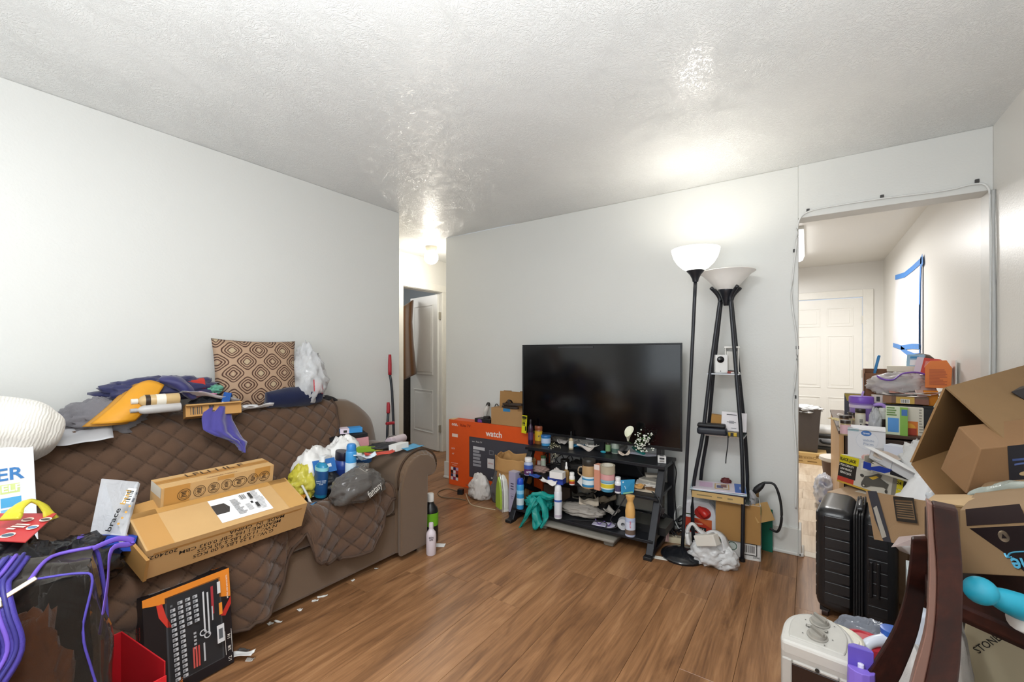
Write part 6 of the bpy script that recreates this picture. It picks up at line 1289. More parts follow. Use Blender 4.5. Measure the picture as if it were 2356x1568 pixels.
cable('gooseneck', 'black flexible gooseneck stalk curving out of the carton', 'gooseneck', [PY(1757, 1111, 3.1), PY(1762, 1110, 3.1), PY(1782, 1115, 3.1), PY(1795, 1150, 3.1), PY(1798, 1195, 3.1), PY(1789, 1222, 3.12), PY(1772, 1215, 3.14)], .0075, M('1d1d20', .5))
one('clip_light', 'black teardrop clip light head on the gooseneck', 'lamp', sweep([PY(1733, 1135, 3.09), PY(1741, 1126, 3.09), PY(1750, 1118, 3.09), PY(1758, 1110, 3.1)], [.008, .02, .018, .008], n=12), M('1b1b1e', .45), smooth=True)
# white grocery bag in front
wq = F(1640, 1308, 0)
wb = T('grocery_bag', 'white grocery bag with open handles slumped before the shelf lamp', 'bag', (-.50, 2.80, 0), 10)
wb.scale = (.85, .85, .78)
WF = FILM('e2e2e2', .78, .22, 22)
obj('bag_body', at(blob(.14, .09, .2, 101, .45, 1.8, .6, 56, 36, top=.25), .02, .0, 0), WF, wb, smooth=True)
obj('bag_body', at(blob(.1, .075, .16, 103, .4, 2, .6, top=.3), .11, -.01, 0), WF, wb, smooth=True)
obj('bag_handle', sweep([(-.12, .02, .13), (-.13, .02, .22), (-.1, .02, .285), (-.05, .02, .24), (.0, .02, .2)], [.045, .035, .022, .03, .05], [.02, .014, .008, .012, .02], 12, fold=.2, seed=4), WF, wb, smooth=True)
obj('bag_handle', sweep([(-.02, .03, .17), (.0, .03, .22), (.05, .02, .25), (.1, .0, .22), (.12, -.01, .14)], [.05, .03, .025, .03, .05], [.02, .012, .008, .012, .02], 12, fold=.2, seed=6), WF, wb, smooth=True)
one('white_bulb_box', 'crumpled white carton lying in the open grocery bag', 'box', xf(cbox(.06, .05, .13), Euler((0, R(70), R(-20))).to_matrix().to_4x4()), M('d9d5cc', .55), (-.545, 2.75, .15), bevel=.003)
heap('brown_pack', 'dark brown packet inside the white grocery bag', 'packet', (-.47, 2.8, .01), .07, .05, .1, 105, M('4a3026', .5), 10, amp=.3)
# ------------------------------------------------------------------ kitchen
tray = carton('fruit_tray', 'tan printed cardboard tray on the kitchen floor under bin', 'box', (-.05, 6.12, 0), (.45, .3, .125), 0, 'c9a870', (('front', [(.28, .1, .38, .35, '8a6a3a'), (.1, -.3, .3, -.2, '8a6a3a'), (-.3, -.3, 0, -.2, '8a6a3a')]),), (('front', .1, .1, .04, 'CHERRIES', '8a6a3a', 180), ('front', -.2, .1, .035, 'GRADE A', '8a6a3a', 180)))
tb = T('trash_bin', 'tall dark brown trash bin with white liner by the kitchen door', 'bin', (-.02, 6.15, .126))
obj('bin_body', xf(lathe([(.15, 0), (.155, .02), (.2, .48), (.21, .5), (.2, .5), (.15, .03), (0, .02)], 4), Mx.Rotation(math.pi / 4, 4, 'Z')), M('4a4340', .45), tb, bevel=.02)
obj('liner', xf(blob(.15, .15, .09, 111, .5, 2.5, .8), Mx.Translation((0, 0, .44))), FILM('e6e6e6', .7), tb, smooth=True)
pc = T('pet_carrier', 'black and grey plastic pet carrier near the kitchen door', 'carrier', (.2, 6.55, 0))
obj('base_shell', at(rbox(.42, .3, .16, .05), 0, 0, 0), M('34332f', .5), pc, smooth=True, weld=True)
obj('mid_shell', at(rbox(.43, .31, .11, .04), 0, 0, .14), M('9a9ca0', .4), pc, smooth=True, weld=True)
obj('band', at(rbox(.42, .3, .05, .02), 0, 0, .24), M('2b2a28', .5), pc, smooth=True, weld=True)
obj('top_shell', at(rbox(.4, .28, .1, .045), 0, 0, .275), M('cfcfcd', .4), pc, smooth=True, weld=True)
obj('handle', sweep([(-.08, -.15, .22), (-.05, -.17, .19), (.05, -.17, .19), (.08, -.15, .22)], .012, n=8), M('1c1c1e', .5), pc, smooth=True)
wbn = T('waste_basket', 'small brown waste basket with white rim beside the cabinet', 'bin', (.235, 4.88, 0))
obj('basket_body', lathe([(.1, 0), (.105, .01), (.135, .3), (.12, .3), (.09, .02), (0, .02)], 24), M('5a4030', .5), wbn, smooth='auto')
obj('rim', lathe([(.13, .285), (.155, .3), (.15, .325), (.11, .33), (.08, .325)], 28), M('d6d0c6', .4), wbn, smooth='auto')
heap('clear_bag', 'clear bag of blue printed packs on the kitchen floor', 'bag', (.115, 4.42, 0), .075, .13, .25, 113, FILM('d8dce6', .5, .12, 30), amp=.35, ridge=.6)
for k_ in range(5):
    q_ = V((.09 + .03 * (k_ % 2), 4.32 + .05 * k_, .05 + .03 * ((k_ * 2) % 5)))
    one('blue_pack', ('blue printed pack at the bottom of the clear bag', 'blue printed pack low in the clear bag near the front', 'blue printed pack in the middle of the clear bag', 'blue printed pack high in the clear bag', 'blue printed pack at the back of the clear bag')[k_], 'packet', cbox(.05, .03, .03), M('3a5fb8', .4), q_, (20 * k_, 30, 15 * k_), group='blue packs in the clear bag', bevel=.005)
# wooden cabinet against the right wall
kc = T('kitchen_cabinet', 'wooden cabinet with pale side panel piled with groceries', 'cabinet', (.475, 4.15, 0))
CW = woodmat('cabinet_wood', ['a8794a', 'c49a68', 'd8b384'], 1, .4, 2); DW = M('3a2820', .45, 0, .2, 8)
obj('side_panel', box(-.31, -.68, 0, -.285, .55, .75), CW, kc, bevel=.002)
obj('side_panel', box(.285, -.68, 0, .31, .55, .75), CW, kc, bevel=.002)
obj('top', box(-.315, -.70, .75, .315, .56, .77), M('4a3428', .4, 0, .15, 10), kc, bevel=.003)
obj('back_panel', box(-.285, .52, 0, .285, .545, .75), DW, kc)
obj('shelf', box(-.285, -.48, .38, .285, .52, .4), DW, kc)
obj('door', box(-.28, -.695, .04, .28, -.678, .74), DW, kc, bevel=.003)
obj('handle', sweep([(-.27, -.695, .5), (-.27, -.72, .51), (-.27, -.72, .6), (-.27, -.695, .61)], .005, n=8), M('c9a86a', .25, .9), kc, smooth=True)
# boxes in front of it
carton('floor_carton', 'pale brown carton with hand hole under the jack carton', 'box', (.33, 3.12, 0), (.36, .34, .475), -28, 'c0a486', (('front', [(-.25, .25, .25, .36, 'd9ccb9')]), ('top', [(-.3, -.1, .2, .1, 'e0d8cc')])), mat=M('b89b7c', .7, 0, .06))
JW, JD, JH = .36, .2, .165
jk = carton('jack_carton', 'white and yellow trolley jack carton atop pale brown carton', 'box', (.345, 3.20, .478), (JW, JD, JH), -40, 'c9c3b6', mat=M('c9c4b8', .5, 0, .04), rx=-6, ry=3)
jf = faceframe('front', JW, JD, JH)
prints(jk, jf, [(-.5, .22, -.2, .5, 'd8c81f'), (-.5, -.28, -.22, .22, '2b2622'), (-.5, -.44, -.24, -.28, 'c0402f'), (-.5, -.5, .5, -.44, 'c9a23a'), (.3, -.5, .38, .4, '8a8478'), (.36, -.1, .44, .3, 'd8c81f'), (.36, -.48, .44, -.12, 'd8c81f'), (.44, -.5, .5, .4, '1f1d1a'), (-.16, .16, .02, .4, 'dad6cc')], 'print')
prints(jk, jf, barcode(-.14, .2, 0, .36, 14, '5a554c') + [([(-.12, -.26), (-.08, -.02), (.0, .06), (.1, .2), (.16, .18), (.14, .06), (.26, -.05), (.24, -.26), (.2, -.2), (.02, -.28), (-.04, -.38), (-.12, -.36)], '57544e'), ([(-.02, -.02), (.08, .1), (.12, .08), (.04, -.06)], 'cfa93a'), (ell(-.08, -.34, .035, .06), '44423e'), (ell(-.08, -.34, .015, .03), 'c9c4b8'), (ell(-.12, -.02, .03, .05), '44423e'), (ell(.24, -.3, .02, .06), '44423e')], 'jack_picture')
jt = lambda s, x, y, z, c, b=.02, sx=1: text(s, z, M(c, .5, 0, .02), quadm(jf[0] + jf[1] * x * JW + jf[2] * y * JH, jf[1], jf[2], .011), jk, b, sx=sx)
jt('BLACK JACK', -.35, .36, .026, '1c1a14', .03, .62)
for k_, s_ in enumerate(('2 TON CAPACITY', 'LOW PROFILE', 'SERVICE JACK')): jt(s_, -.36, .15 - .13 * k_, .017, 'e8e4da', .02, .62)
jt('24', .4, .1, .022, '1c1a14'); jt('14', .4, -.3, .022, '1c1a14')
carton('yellow_box', 'yellow and black box beside the jack carton right end', 'box', (.505, 3.13, .478), (.12, .12, .13), -20, 'd0c01f', (('front', [(-.5, -.5, -.25, .5, '1f1d1a'), (.1, -.2, .4, .2, '2b2820'), (-.5, -.5, .5, -.15, '2b2a20')]),), mat=M('d0c01f', .45))
pb = carton('plate_carton', 'white carton of paper plates standing on the jack carton', 'box', (.285, 3.285, .65), (.17, .13, .175), -6, 'd6d6da', mat=M('d6d6da', .45, 0, .03))
pf = faceframe('front', .17, .13, .175)
prints(pb, pf, [(ell(.02, .12, .3, .3, 24), 'c9ccd4'), (ell(.02, .12, .285, .285, 24), 'd8d9de'), (ell(.0, .36, .14, .09, 20), '3f6fb0'), (-.5, .4, -.2, .5, '9ab8c0')], 'print')
text('White\nPlates', .02, M('8a98b0', .5), quadm(pf[0] + V((.01, 0, .012)), pf[1], pf[2], .003), pb, 0); text('Great', .013, M('e6ecf6', .5), quadm(pf[0] + V((0, 0, .063)), pf[1], pf[2], .003), pb, .02)
prints(pb, faceframe('left', .17, .13, .175), [(ell(.1, .2, .15, .12), 'a8b8d0'), (-.3, -.42, .1, -.25, '8a98a0'), (.0, -.1, .3, -.05, 'b8bcc4')], 'print')
obj('flap', box(-.085, -.065, .175, .085, .06, .177), M('d9dade', .5), pb, rotd=(4, 0, 0))
# on the cabinet
ZK = .771
bx1 = carton('noodle_box', 'dark blue boxed food carton behind the purple mug', 'box', F(1966, 965, ZK) + V((.03, .06, 0)), (.17, .05, .19), -8, '3a3a4a', mat=M('40404e', .5), pr=(('front', [(ell(.1, .1, .38, .3), 'd8d0b8'), (ell(.1, .2, .15, .1), '3f6fb0'), ([(-.3, -.5), (.5, -.5), (.4, -.2), (-.1, -.25)], '8a5a30'), ([(-.5, .5), (.5, .5), (.5, .42), (0, .3), (-.4, .2)], 'a8943a')]),))
mg = bottle('travel_mug', 'large lavender insulated mug with handle on the cabinet', 'mug', (.30, 3.78, ZK), .2, .065, 'tub', '8a72b8', '7a52c0', bands=((.62, .72, 'c9bcd8'),))
obj('handle', sweep([(.06, -.01, .145), (.105, -.012, .15), (.125, -.012, .125), (.122, -.012, .05), (.1, -.012, .025), (.055, -.01, .035)], .012, n=10, k=5), M('a88ad8', .35), mg, smooth=True)
obj('straw', sweep([(.0, 0, .19), (.012, 0, .235)], .006, n=8, k=1), M('b8a0d8', .3), mg)
o = bottle('spice_jar', 'white labelled spice jar with black lid before lavender mug', 'jar', (.287, 3.68, ZK), .125, .028, 'jar', 'c9bda0', '2a1f1a', 'e4dfd2', (.08, .72))
prints(o, (V((0, -.0288, .045)), V((1, 0, 0)), V((0, 0, 1)), .03, .05), barcode(-.2, -.2, .35, .3, 6, '333333', False) + [(-.1, -.5, .15, -.35, '333333')], 'print')
rn = random.Random(17)
for k_, (u, v, hh, lb) in enumerate(((1942, 985, .085, 'leftmost brown lidded spice jar on the cabinet edge'), (1950, 982, .08, 'short spice jar with brown lid behind the plate carton'), (1962, 978, .09, 'spice jar with white label in the middle of jar row'), (1974, 980, .075, 'spice jar with dark lid beside the white labelled jar'), (1986, 978, .08, 'pinkish labelled spice jar at the right of jar row'), (1945, 1000, .09, 'spice jar standing nearest the cabinet left corner'))):
    bottle('spice_jar', lb, 'jar', F(u, v, ZK), hh, .026, 'jar', ('8a6a45', 'c9b89a', 'b09a70')[k_ % 3], '2b1d16', ('e2d8c4', 'd6c8a8', 'd8b0b8')[k_ % 3], (.1, .7), group='spice jars on the cabinet')
for k_, (u, v, w, d, rz, c, lb) in enumerate(((1975, 962, .16, .1, 10, 'e0dcd4', 'white lid lying among the spice jars'), (1950, 968, .12, .08, -20, 'b8b0a8', 'grey packet behind the spice jars'), (2005, 985, .22, .06, -35, 'e6ded0', 'white foam tray edge beside the spice jars'), (1937, 978, .14, .08, 20, 'd8c890', 'cream box lid at the cabinet left corner'))):
    sheet('packet', lb, 'packet', F(u, v, ZK) + V((0, 0, .03)), w, d, rz, c, .02, 120 + k_)
# black tote with cartons in front
ZT = .771
tt = T('black_tote', 'black fabric tote bin heaped with cartons on the cabinet', 'bin', (.575, 4.05, ZT))
obj('tote_body', rbox(.38, .34, .145, .02), M('3a3a3c', .7, 0, .1), tt, smooth=True, weld=True)
obj('rim', cat(box(-.195, -.175, .13, .195, -.165, .146), box(-.195, -.175, .13, -.185, .175, .146)), M('2b2b2d', .6), tt)
t = carton('juice_carton', 'green and white carton with blue picture before black tote', 'box', F(2063, 999, ZT), (.1, .05, .17), -8, 'c9d4b0', mat=M('cdd6bc', .45), pr=(('front', [(.15, -.5, .5, .5, '7fae45'), (-.4, -.4, .1, .1, '4f8fd0'), (.22, .2, .48, .42, '3f6fb0')] + lines(-.45, .15, .1, .48, 4, '6a8a4a', 3, .6)),))
t = carton('soup_carton', 'white carton with orange noodle picture before black tote', 'box', F(2098, 999, ZT), (.1, .05, .165), -4, 'd8d2c4', mat=M('d8d2c4', .45), pr=(('front', [(-.5, -.5, .25, .0, 'd8782a'), (ell(-.15, -.25, .3, .18), 'e0a030'), (-.45, -.5, .2, -.25, 'a83a1f')] + lines(.3, -.45, .48, .45, 9, '9a9488', 4, .5)),))
# pile above the tote
z0 = ZT + .148
def KQ(u, v, y): return PY(u, v, y)
carton('tea_box', 'orange and white tea box at left of tote pile', 'box', (.44, 3.95, z0), (.13, .08, .055), 5, 'd9cfc8', (('front', [(.0, -.5, .5, .5, 'd09a2a'), (-.4, -.3, -.25, .3, '444444')]),), mat=M('dcd3cc', .5))
carton('snack_box', 'brown and yellow snack box lying on the black tote', 'box', (.545, 3.93, z0), (.23, .09, .05), -8, '5a3a1f', (('front', [(-.5, -.5, -.3, .5, '8a5a2a'), (-.2, -.5, .2, .4, 'c9a02a'), (-.1, -.45, .1, .1, 'e6e2d8'), (.2, -.5, .5, .2, '7a3f1f')] + barcode(-.08, -.4, .08, .05, 6)),), mat=M('6a4524', .5), rx=-8)
carton('orange_box', 'small plain orange box at right end of tote pile', 'box', (.665, 3.93, z0), (.07, .06, .1), 4, 'e08a1f', mat=M('e08a1f', .45))
o = T('tall_carton', 'brown patterned open carton standing behind clear clothing bag', 'box', (.43, 4.12, z0))
obj('box_body', cat(box(-.09, -.06, 0, .09, -.056, .2), box(-.09, -.06, 0, -.086, .06, .23), box(.086, -.06, 0, .09, .06, .2), box(-.09, .056, 0, .09, .06, .23)), M('7a4f30', .6, 0, .3, 25), o)
heap('brown_crumple', 'crumpled brown paper inside the patterned open carton', 'paper', (.41, 4.09, z0 + .05), .06, .05, .12, 131, CARD('a07a4e'), amp=.4)
heap('clothing_bag', 'clear zip bag of folded clothes with purple trim on tote pile', 'bag', (.53, 4.02, z0 + .06), .17, .12, .15, 132, FILM('dcd8d8', .6, .1, 22), amp=.3, ridge=.7, flat=.4)
heap('pink_clothes', 'pale pink folded clothes inside the clear zip bag', 'clothes', (.53, 4.02, z0 + .062), .14, .09, .08, 133, CLOTH('d8c4c4'), amp=.2)
heap('grey_shoes', 'grey bundle inside the clear zip bag above pink clothes', 'bundle', (.55, 4.02, z0 + .13), .1, .08, .06, 134, CLOTH('8a7f72'), amp=.3)
one('purple_trim', 'purple strap looping over the clear clothing bag', 'strap', sweep([(-.13, -.08, .02), (-.1, -.11, -.0), (-.05, -.12, .0), (.0, -.09, .04), (.08, -.06, .05), (.16, -.05, .02)], [.004] * 6, [.013] * 6, 8, 5, up=(0, -1, .4)), M('8a5fd0', .4), (.53, 4.02, z0 + .165), smooth=True)
sheet('paper_leaflet', 'pinkish printed leaflet leaning on the tote pile', 'leaflet', (.64, 3.93, z0 + .11), .12, .13, 20, 'd2b8b0', .01, 135, rx=60)
for k_ in range(3): sheet('paper', ('lowest', 'middle', 'topmost')[k_] + ' white leaflet sticking out of the tote pile', 'paper', (.55 + .03 * k_, 3.92, z0 + .055 + .008 * k_), .24, .1, -12 + 9 * k_, ('e0dcd8', 'd8a090', 'e6e2de')[k_], .02, 136 + k_)
carton('white_tray', 'white foam tray on top of the clear clothing bag', 'tray', (.57, 4.1, z0 + .215), (.2, .12, .04), -6, 'd8d0bc', mat=M('dcd6c4', .5))
carton('medicine_box', 'light blue medicine box on top of the tote pile', 'box', (.62, 4.08, z0 + .235), (.09, .05, .1), -22, '8ab8d8', (('front', [(-.3, -.3, .3, .1, 'e6ecf2'), (-.3, .2, .2, .35, '3f8fc8')]),), mat=M('9ac2dc', .45), rx=-14)
carton('medicine_box', 'red and purple striped medicine box atop tote pile', 'box', (.665, 4.02, z0 + .2), (.12, .06, .11), -26, 'c9402f', (('front', [(-.5, -.5, -.2, .5, 'd8ccd8'), (.2, -.5, .3, .0, '4a2f8a'), (.35, -.5, .45, .1, '4a2f8a'), (-.1, -.1, .1, .3, 'd88a7a')]),), mat=M('c9402f', .45), rx=-10, ry=8)
oc = T('orange_carton', 'faceted plain orange carton at the top right of tote pile', 'box', (.70, 3.9, z0 + .12), -10)
obj('box_body', prism([(-.06, 0), (.06, .0), (.065, .13), (.04, .18), (-.035, .175), (-.06, .14)], .07, 'y'), M('e0782a', .5, 0, .05), oc, loc=(0, -.035, 0), bevel=.002)
prints(oc, (V((.0, -.0355, .07)), V((1, 0, 0)), V((0, 0, 1)), .1, .13), lines(-.4, -.4, .45, .4, 11, 'c05a18', 5, .75), 'print')
carton('green_tea_box', 'green and cream box leaning at right of the tote pile', 'box', (.715, 3.86, z0 - .02), (.09, .05, .13), -15, 'd6d2b8', (('front', [(-.1, -.5, .5, .5, '5a8a4a'), (.0, -.1, .4, .35, '2f5a34')]),), mat=M('d6d2b8', .5), ry=22)
one('brown_dome', 'brown rounded hat crown at the very top of tote pile', 'hat', lathe([(.075, 0), (.07, .03), (.045, .055), (0, .065)], 20), CLOTH('5a4a3c'), (.655, 4.14, z0 + .28), smooth=True)
one('white_board', 'thin white board standing behind the orange carton', 'board', box(-.003, -.05, 0, .003, .05, .2), M('e2e0da', .5), (.775, 3.9, z0 + .1), (0, 0, 0))
one('blue_brush', 'blue brush handle sticking up from the patterned carton', 'brush', sweep([(0, 0, 0), (.01, 0, .06), (.03, 0, .16)], [.006, .009, .009], n=8, k=4), M('2f82c0', .35), (.40, 4.13, z0 + .17), smooth=True)
heap('purple_bag', 'lavender plastic bag at the right of the black tote', 'bag', (.74, 3.75, .86), .04, .06, .15, 141, FILM('b8a8e0', .7), amp=.4)
# middle of the pile, in front of the cabinet
dz = carton('storage_carton', 'brown carton holding up the open parcels before cabinet', 'box', (.62, 3.0, 0), (.3, .5, .6), -4, '8a6a48')
bot('soda_bottle', 'clear bottle with dark cola left and wrinkled neck film', 'bottle', 2030, 993, 940, 26, .771, 'bottle', body='2a1a12', cap='c9c9c6', bands=((.3, .55, '2a1c16'), (.55, .85, 'c9cac8')))
heap('clear_film', 'clear crinkled film draped over the cola bottle', 'wrap', F(2014, 994, .771), .035, .035, .15, 142, FILM('d8dade', .5, .12), amp=.45, ridge=.7, top=.3)
BW_ = M('dddcd8', .12, 0, .12, 60, .9, 60)
heap('bubble_wrap', 'crumpled shiny bubble wrap above the white open box', 'wrap', (.475, 2.95, .605), .08, .06, .21, 143, FILM('e6e6e4', .75, .1, 45), amp=.45, ridge=.7, fine=.3)
wb2 = T('white_open_box', 'long white open box with grey inside tilted on the pile', 'box', (.40, 2.97, .655), -52, rx=0, ry=14)
w, d, h, t_ = .30, .09, .06, .003
obj('box_body', cat(box(-w / 2, -d / 2, 0, w / 2, d / 2, t_), box(-w / 2, -d / 2, 0, w / 2, -d / 2 + t_, h), box(-w / 2, d / 2 - t_, 0, w / 2, d / 2, h), box(-w / 2, -d / 2, 0, -w / 2 + t_, d / 2, h), box(w / 2 - t_, -d / 2, 0, w / 2, d / 2, h)), M('dedee0', .5), wb2)
obj('flap', box(-w / 2, -d / 2 - .045, h - .003, w / 2, -d / 2, h), M('e6e6e6', .5), wb2, rotd=(-6, 0, 0))
obj('divider', box(-.02, -d / 2, 0, -.017, d / 2, h - .004), M('b0b2bc', .5), wb2)
carton('grey_box', 'small pale grey box behind the white open box', 'box', (.40, 3.08, .69), (.1, .07, .08), -30, 'c9ccd6', mat=M('c6cad6', .45))
ob2 = T('letter_box', 'open box stuffed with letters, blue inside, on jack carton', 'box', (.40, 3.02, .625), -38, ry=5)
w, d, h = .26, .16, .07
obj('box_body', cat(box(-w / 2, -d / 2, 0, w / 2, d / 2, t_), box(-w / 2, -d / 2, 0, w / 2, -d / 2 + t_, h * .55), box(-w / 2, d / 2 - t_, 0, w / 2, d / 2, h), box(-w / 2, -d / 2, 0, -w / 2 + t_, d / 2, h), box(w / 2 - t_, -d / 2, 0, w / 2, d / 2, h)), M('c9c2b0', .6), ob2)
prints(ob2, faceframe('front', w, d, h * .55), [([(-.5, -.5), (-.2, .5), (.1, .5), (-.1, -.3), (-.5, -.5)], '1f3a9a'), (-.5, -.5, -.35, .5, '1f3a9a'), (0, -.2, .3, .4, '1c1c22')], 'print')
for k_ in range(6): sheet('letter', ('lowest brown envelope in the letter box', 'second envelope from the bottom of the letter box', 'pink envelope in the middle of the letter box', 'white envelope above the pink one in letter box', 'torn white envelope near the top of the letter box', 'topmost envelope of the letter box')[k_], 'envelope', V((.40, 3.02, .65 + .012 * k_)), .2, .11, -38 + (k_ * 23) % 40 - 18, ('b89878', 'd8cec4', 'd8b0a0', 'e6e2dc', 'e2ddd6', 'c9b8a8')[k_], .022, 150 + k_, rx=4, group='letters in the letter box')
heap('pink_ball', 'small pink crumpled tissue beside the letter box', 'tissue', F(1995, 1060, .64) + V((0, 0, 0)), .025, .025, .04, 157, M('d8a8a0', .6), amp=.3)
# white bags in front of the pile
heap('white_bag', 'big white shipping bag bulging between jack carton and open parcel', 'bag', (.40, 2.2, .50), .16, .13, .33, 161, M('d6d6d6', .4, 0, .04, 12, .5, 14), -20, amp=.3, freq=1.5, ridge=.6, top=.35)
heap('blue_bag', 'translucent blue-grey plastic bag inside the big open parcel', 'bag', PD(2168, 1105, 1.62) + V((0, 0, -.08)), .07, .08, .24, 163, FILM('8a9ac0', .6, .15), amp=.35, ridge=.6, top=.3)
sl_ = [PD(2155, 1085, 1.5), PD(2198, 1128, 1.45), PD(2187, 1148, 1.45), PD(2142, 1105, 1.5)]
o = one('shipping_tag', 'white shipping label with barcode on the blue-grey bag', 'label', slab(sl_[::-1], .002), M('dcd8d0', .5))
f_ = qframe(sl_[3], sl_[2], sl_[0]); prints(o, f_, barcode(-.2, -.35, .45, .1, 10, '333333', False) + [(-.4, .2, 0, .4, '77757a')], 'print')
heap('white_bag', 'small white plastic bag bulging before the blue-grey bag', 'bag', PD(2185, 1160, 1.4) + V((0, 0, -.06)), .06, .05, .11, 165, FILM('d8dce0', .85, .25), amp=.3)
# ------------------------------------------------------------------ table with parcels, right
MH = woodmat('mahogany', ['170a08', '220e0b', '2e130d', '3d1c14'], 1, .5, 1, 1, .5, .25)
tbn = F(2215, 1392, .75); tb_d = (F(2356, 1452, .75) - F(2215, 1392, .75)).normalized(); tb_n = V((-tb_d.y, tb_d.x, 0))
dt = T('dining_table', 'dark mahogany dining table piled with parcels at right', 'table', (.52, 1.62, 0))
A = tbn + tb_d * -.04 - V((.52, 1.62, .75)); Bq = A + tb_d * .40; 
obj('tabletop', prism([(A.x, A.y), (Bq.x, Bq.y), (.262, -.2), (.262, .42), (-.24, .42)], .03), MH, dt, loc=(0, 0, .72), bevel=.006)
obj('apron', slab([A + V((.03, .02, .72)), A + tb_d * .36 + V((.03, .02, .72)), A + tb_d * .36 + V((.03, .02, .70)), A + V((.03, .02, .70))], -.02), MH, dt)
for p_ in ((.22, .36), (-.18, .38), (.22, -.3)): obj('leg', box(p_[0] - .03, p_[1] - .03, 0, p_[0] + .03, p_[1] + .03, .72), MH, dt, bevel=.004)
# chair whose back faces the floor
ch = T('dining_chair', 'dark mahogany dining chair with curved back posts at right edge', 'chair', (.24, 1.0, 0))
co_ = V((.24, 1.0, 0))
def post(t0, uvs, w_, th):
    pts = [PD(u, v, t0 + dt_) - co_ for u, v, dt_ in uvs]
    return sweep(pts, w_, th, 4, 5, up=(1, 0, 0))
def boardpost(cs, t0, th=.028):
    """post drawn through its left and right outline (u, v) at depth t0, with real thickness away from the viewer"""
    L, Rr = cs; fwd = V((.1, 1, 0)).normalized() * th; vs, fs = [], []
    L = smooth_path([PD(u, v, t0) - co_ for u, v in L], 5); Rr = smooth_path([PD(u, v, t0) - co_ for u, v in Rr], 5); n = min(len(L), len(Rr))
    for k in range(n): vs += [L[k], Rr[k], Rr[k] + fwd, L[k] + fwd]
    for k in range(n - 1):
        a = k * 4; b = a + 4
        for q in range(4): fs.append((a + q, b + q, b + (q + 1) % 4, a + (q + 1) % 4))
    fs += [(0, 1, 2, 3), ((n - 1) * 4 + 3, (n - 1) * 4 + 2, (n - 1) * 4 + 1, (n - 1) * 4)]
    return vs, fs
MH_LIT = M('6a4c42', .3, 0, .1)  # paler mahogany, light caught by the post's side face put into colour
def ext(side, bottom): return side + bottom
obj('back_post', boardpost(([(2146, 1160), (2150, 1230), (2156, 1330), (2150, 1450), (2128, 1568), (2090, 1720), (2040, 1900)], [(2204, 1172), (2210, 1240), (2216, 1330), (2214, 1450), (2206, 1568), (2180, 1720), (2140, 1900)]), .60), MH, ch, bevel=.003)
obj('lit_post_edge', boardpost(([(2132, 1152), (2136, 1230), (2138, 1330), (2130, 1450), (2098, 1568), (2060, 1720), (2010, 1900)], [(2146, 1160), (2150, 1230), (2156, 1330), (2150, 1450), (2128, 1568), (2090, 1720), (2040, 1900)]), .602, .022), MH_LIT, ch, bevel=.002)
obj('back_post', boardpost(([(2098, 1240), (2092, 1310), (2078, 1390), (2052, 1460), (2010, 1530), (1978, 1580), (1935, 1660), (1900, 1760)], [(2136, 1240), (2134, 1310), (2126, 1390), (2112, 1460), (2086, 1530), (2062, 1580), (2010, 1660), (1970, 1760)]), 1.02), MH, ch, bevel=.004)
g1, g2 = PD(2170, 1230, .62) - co_, PD(2125, 1280, 1.03) - co_
for zt_, hh in ((1.0, .07), (.86, .05)):
    a_ = V((g1.x + .01, g1.y, zt_ - .03)); b_ = V((g2.x + .02, g2.y, zt_ - .17))
    obj('back_rail', cat(slab([a_, b_, b_ + V((0, 0, hh)), a_ + V((0, 0, hh))], .018)), MH, ch, bevel=.003)
obj('seat', slab([(-.05, -.2, .45), (.34, -.2, .45), (.34, .22, .45), (-.02, .22, .45)], .04), MH, ch, bevel=.006)
for p_ in ((.31, -.17), (.31, .18)): obj('leg', box(p_[0] - .02, p_[1] - .02, 0, p_[0] + .02, p_[1] + .02, .42), MH, ch, bevel=.003)
for p_ in ((-.03, -.19), (-.01, .19)): obj('leg', sweep([V((p_[0] + .02, p_[1], .45)), V((p_[0], p_[1], .22)), V((p_[0] - .05, p_[1], .0))], .022, n=8, k=3), MH, ch, smooth=True)
# teal handle
tq = PD(2256, 1358, .80)
tm = T('teal_massager', 'turquoise rubber handle with ball end lying on the table edge', 'massager', tq)
TQ = M('1a90aa', .45, 0, .05)
tdir = (PD(2356, 1398, .80) - tq)
obj('ball_end', lathe([(0.0, -.024)] + [(.0245 * math.sin(a_), -.0245 * math.cos(a_)) for a_ in [i * math.pi / 12 for i in range(1, 12)]] + [(0, .0245)], 28), TQ, tm, smooth=True)
obj('handle', sweep([tdir * .12, tdir * .3, tdir * .5, tdir * .9, tdir * 1.5], [.011, .015, .02, .024, .02], n=20, k=5), TQ, tm, smooth=True)
obj('white_band', sweep([tdir * .93 + V((0, 0, -.02)), tdir * 1.5 + V((0, 0, -.026))], .024, n=16, k=2), M('d6d6d4', .4), tm, smooth=True)
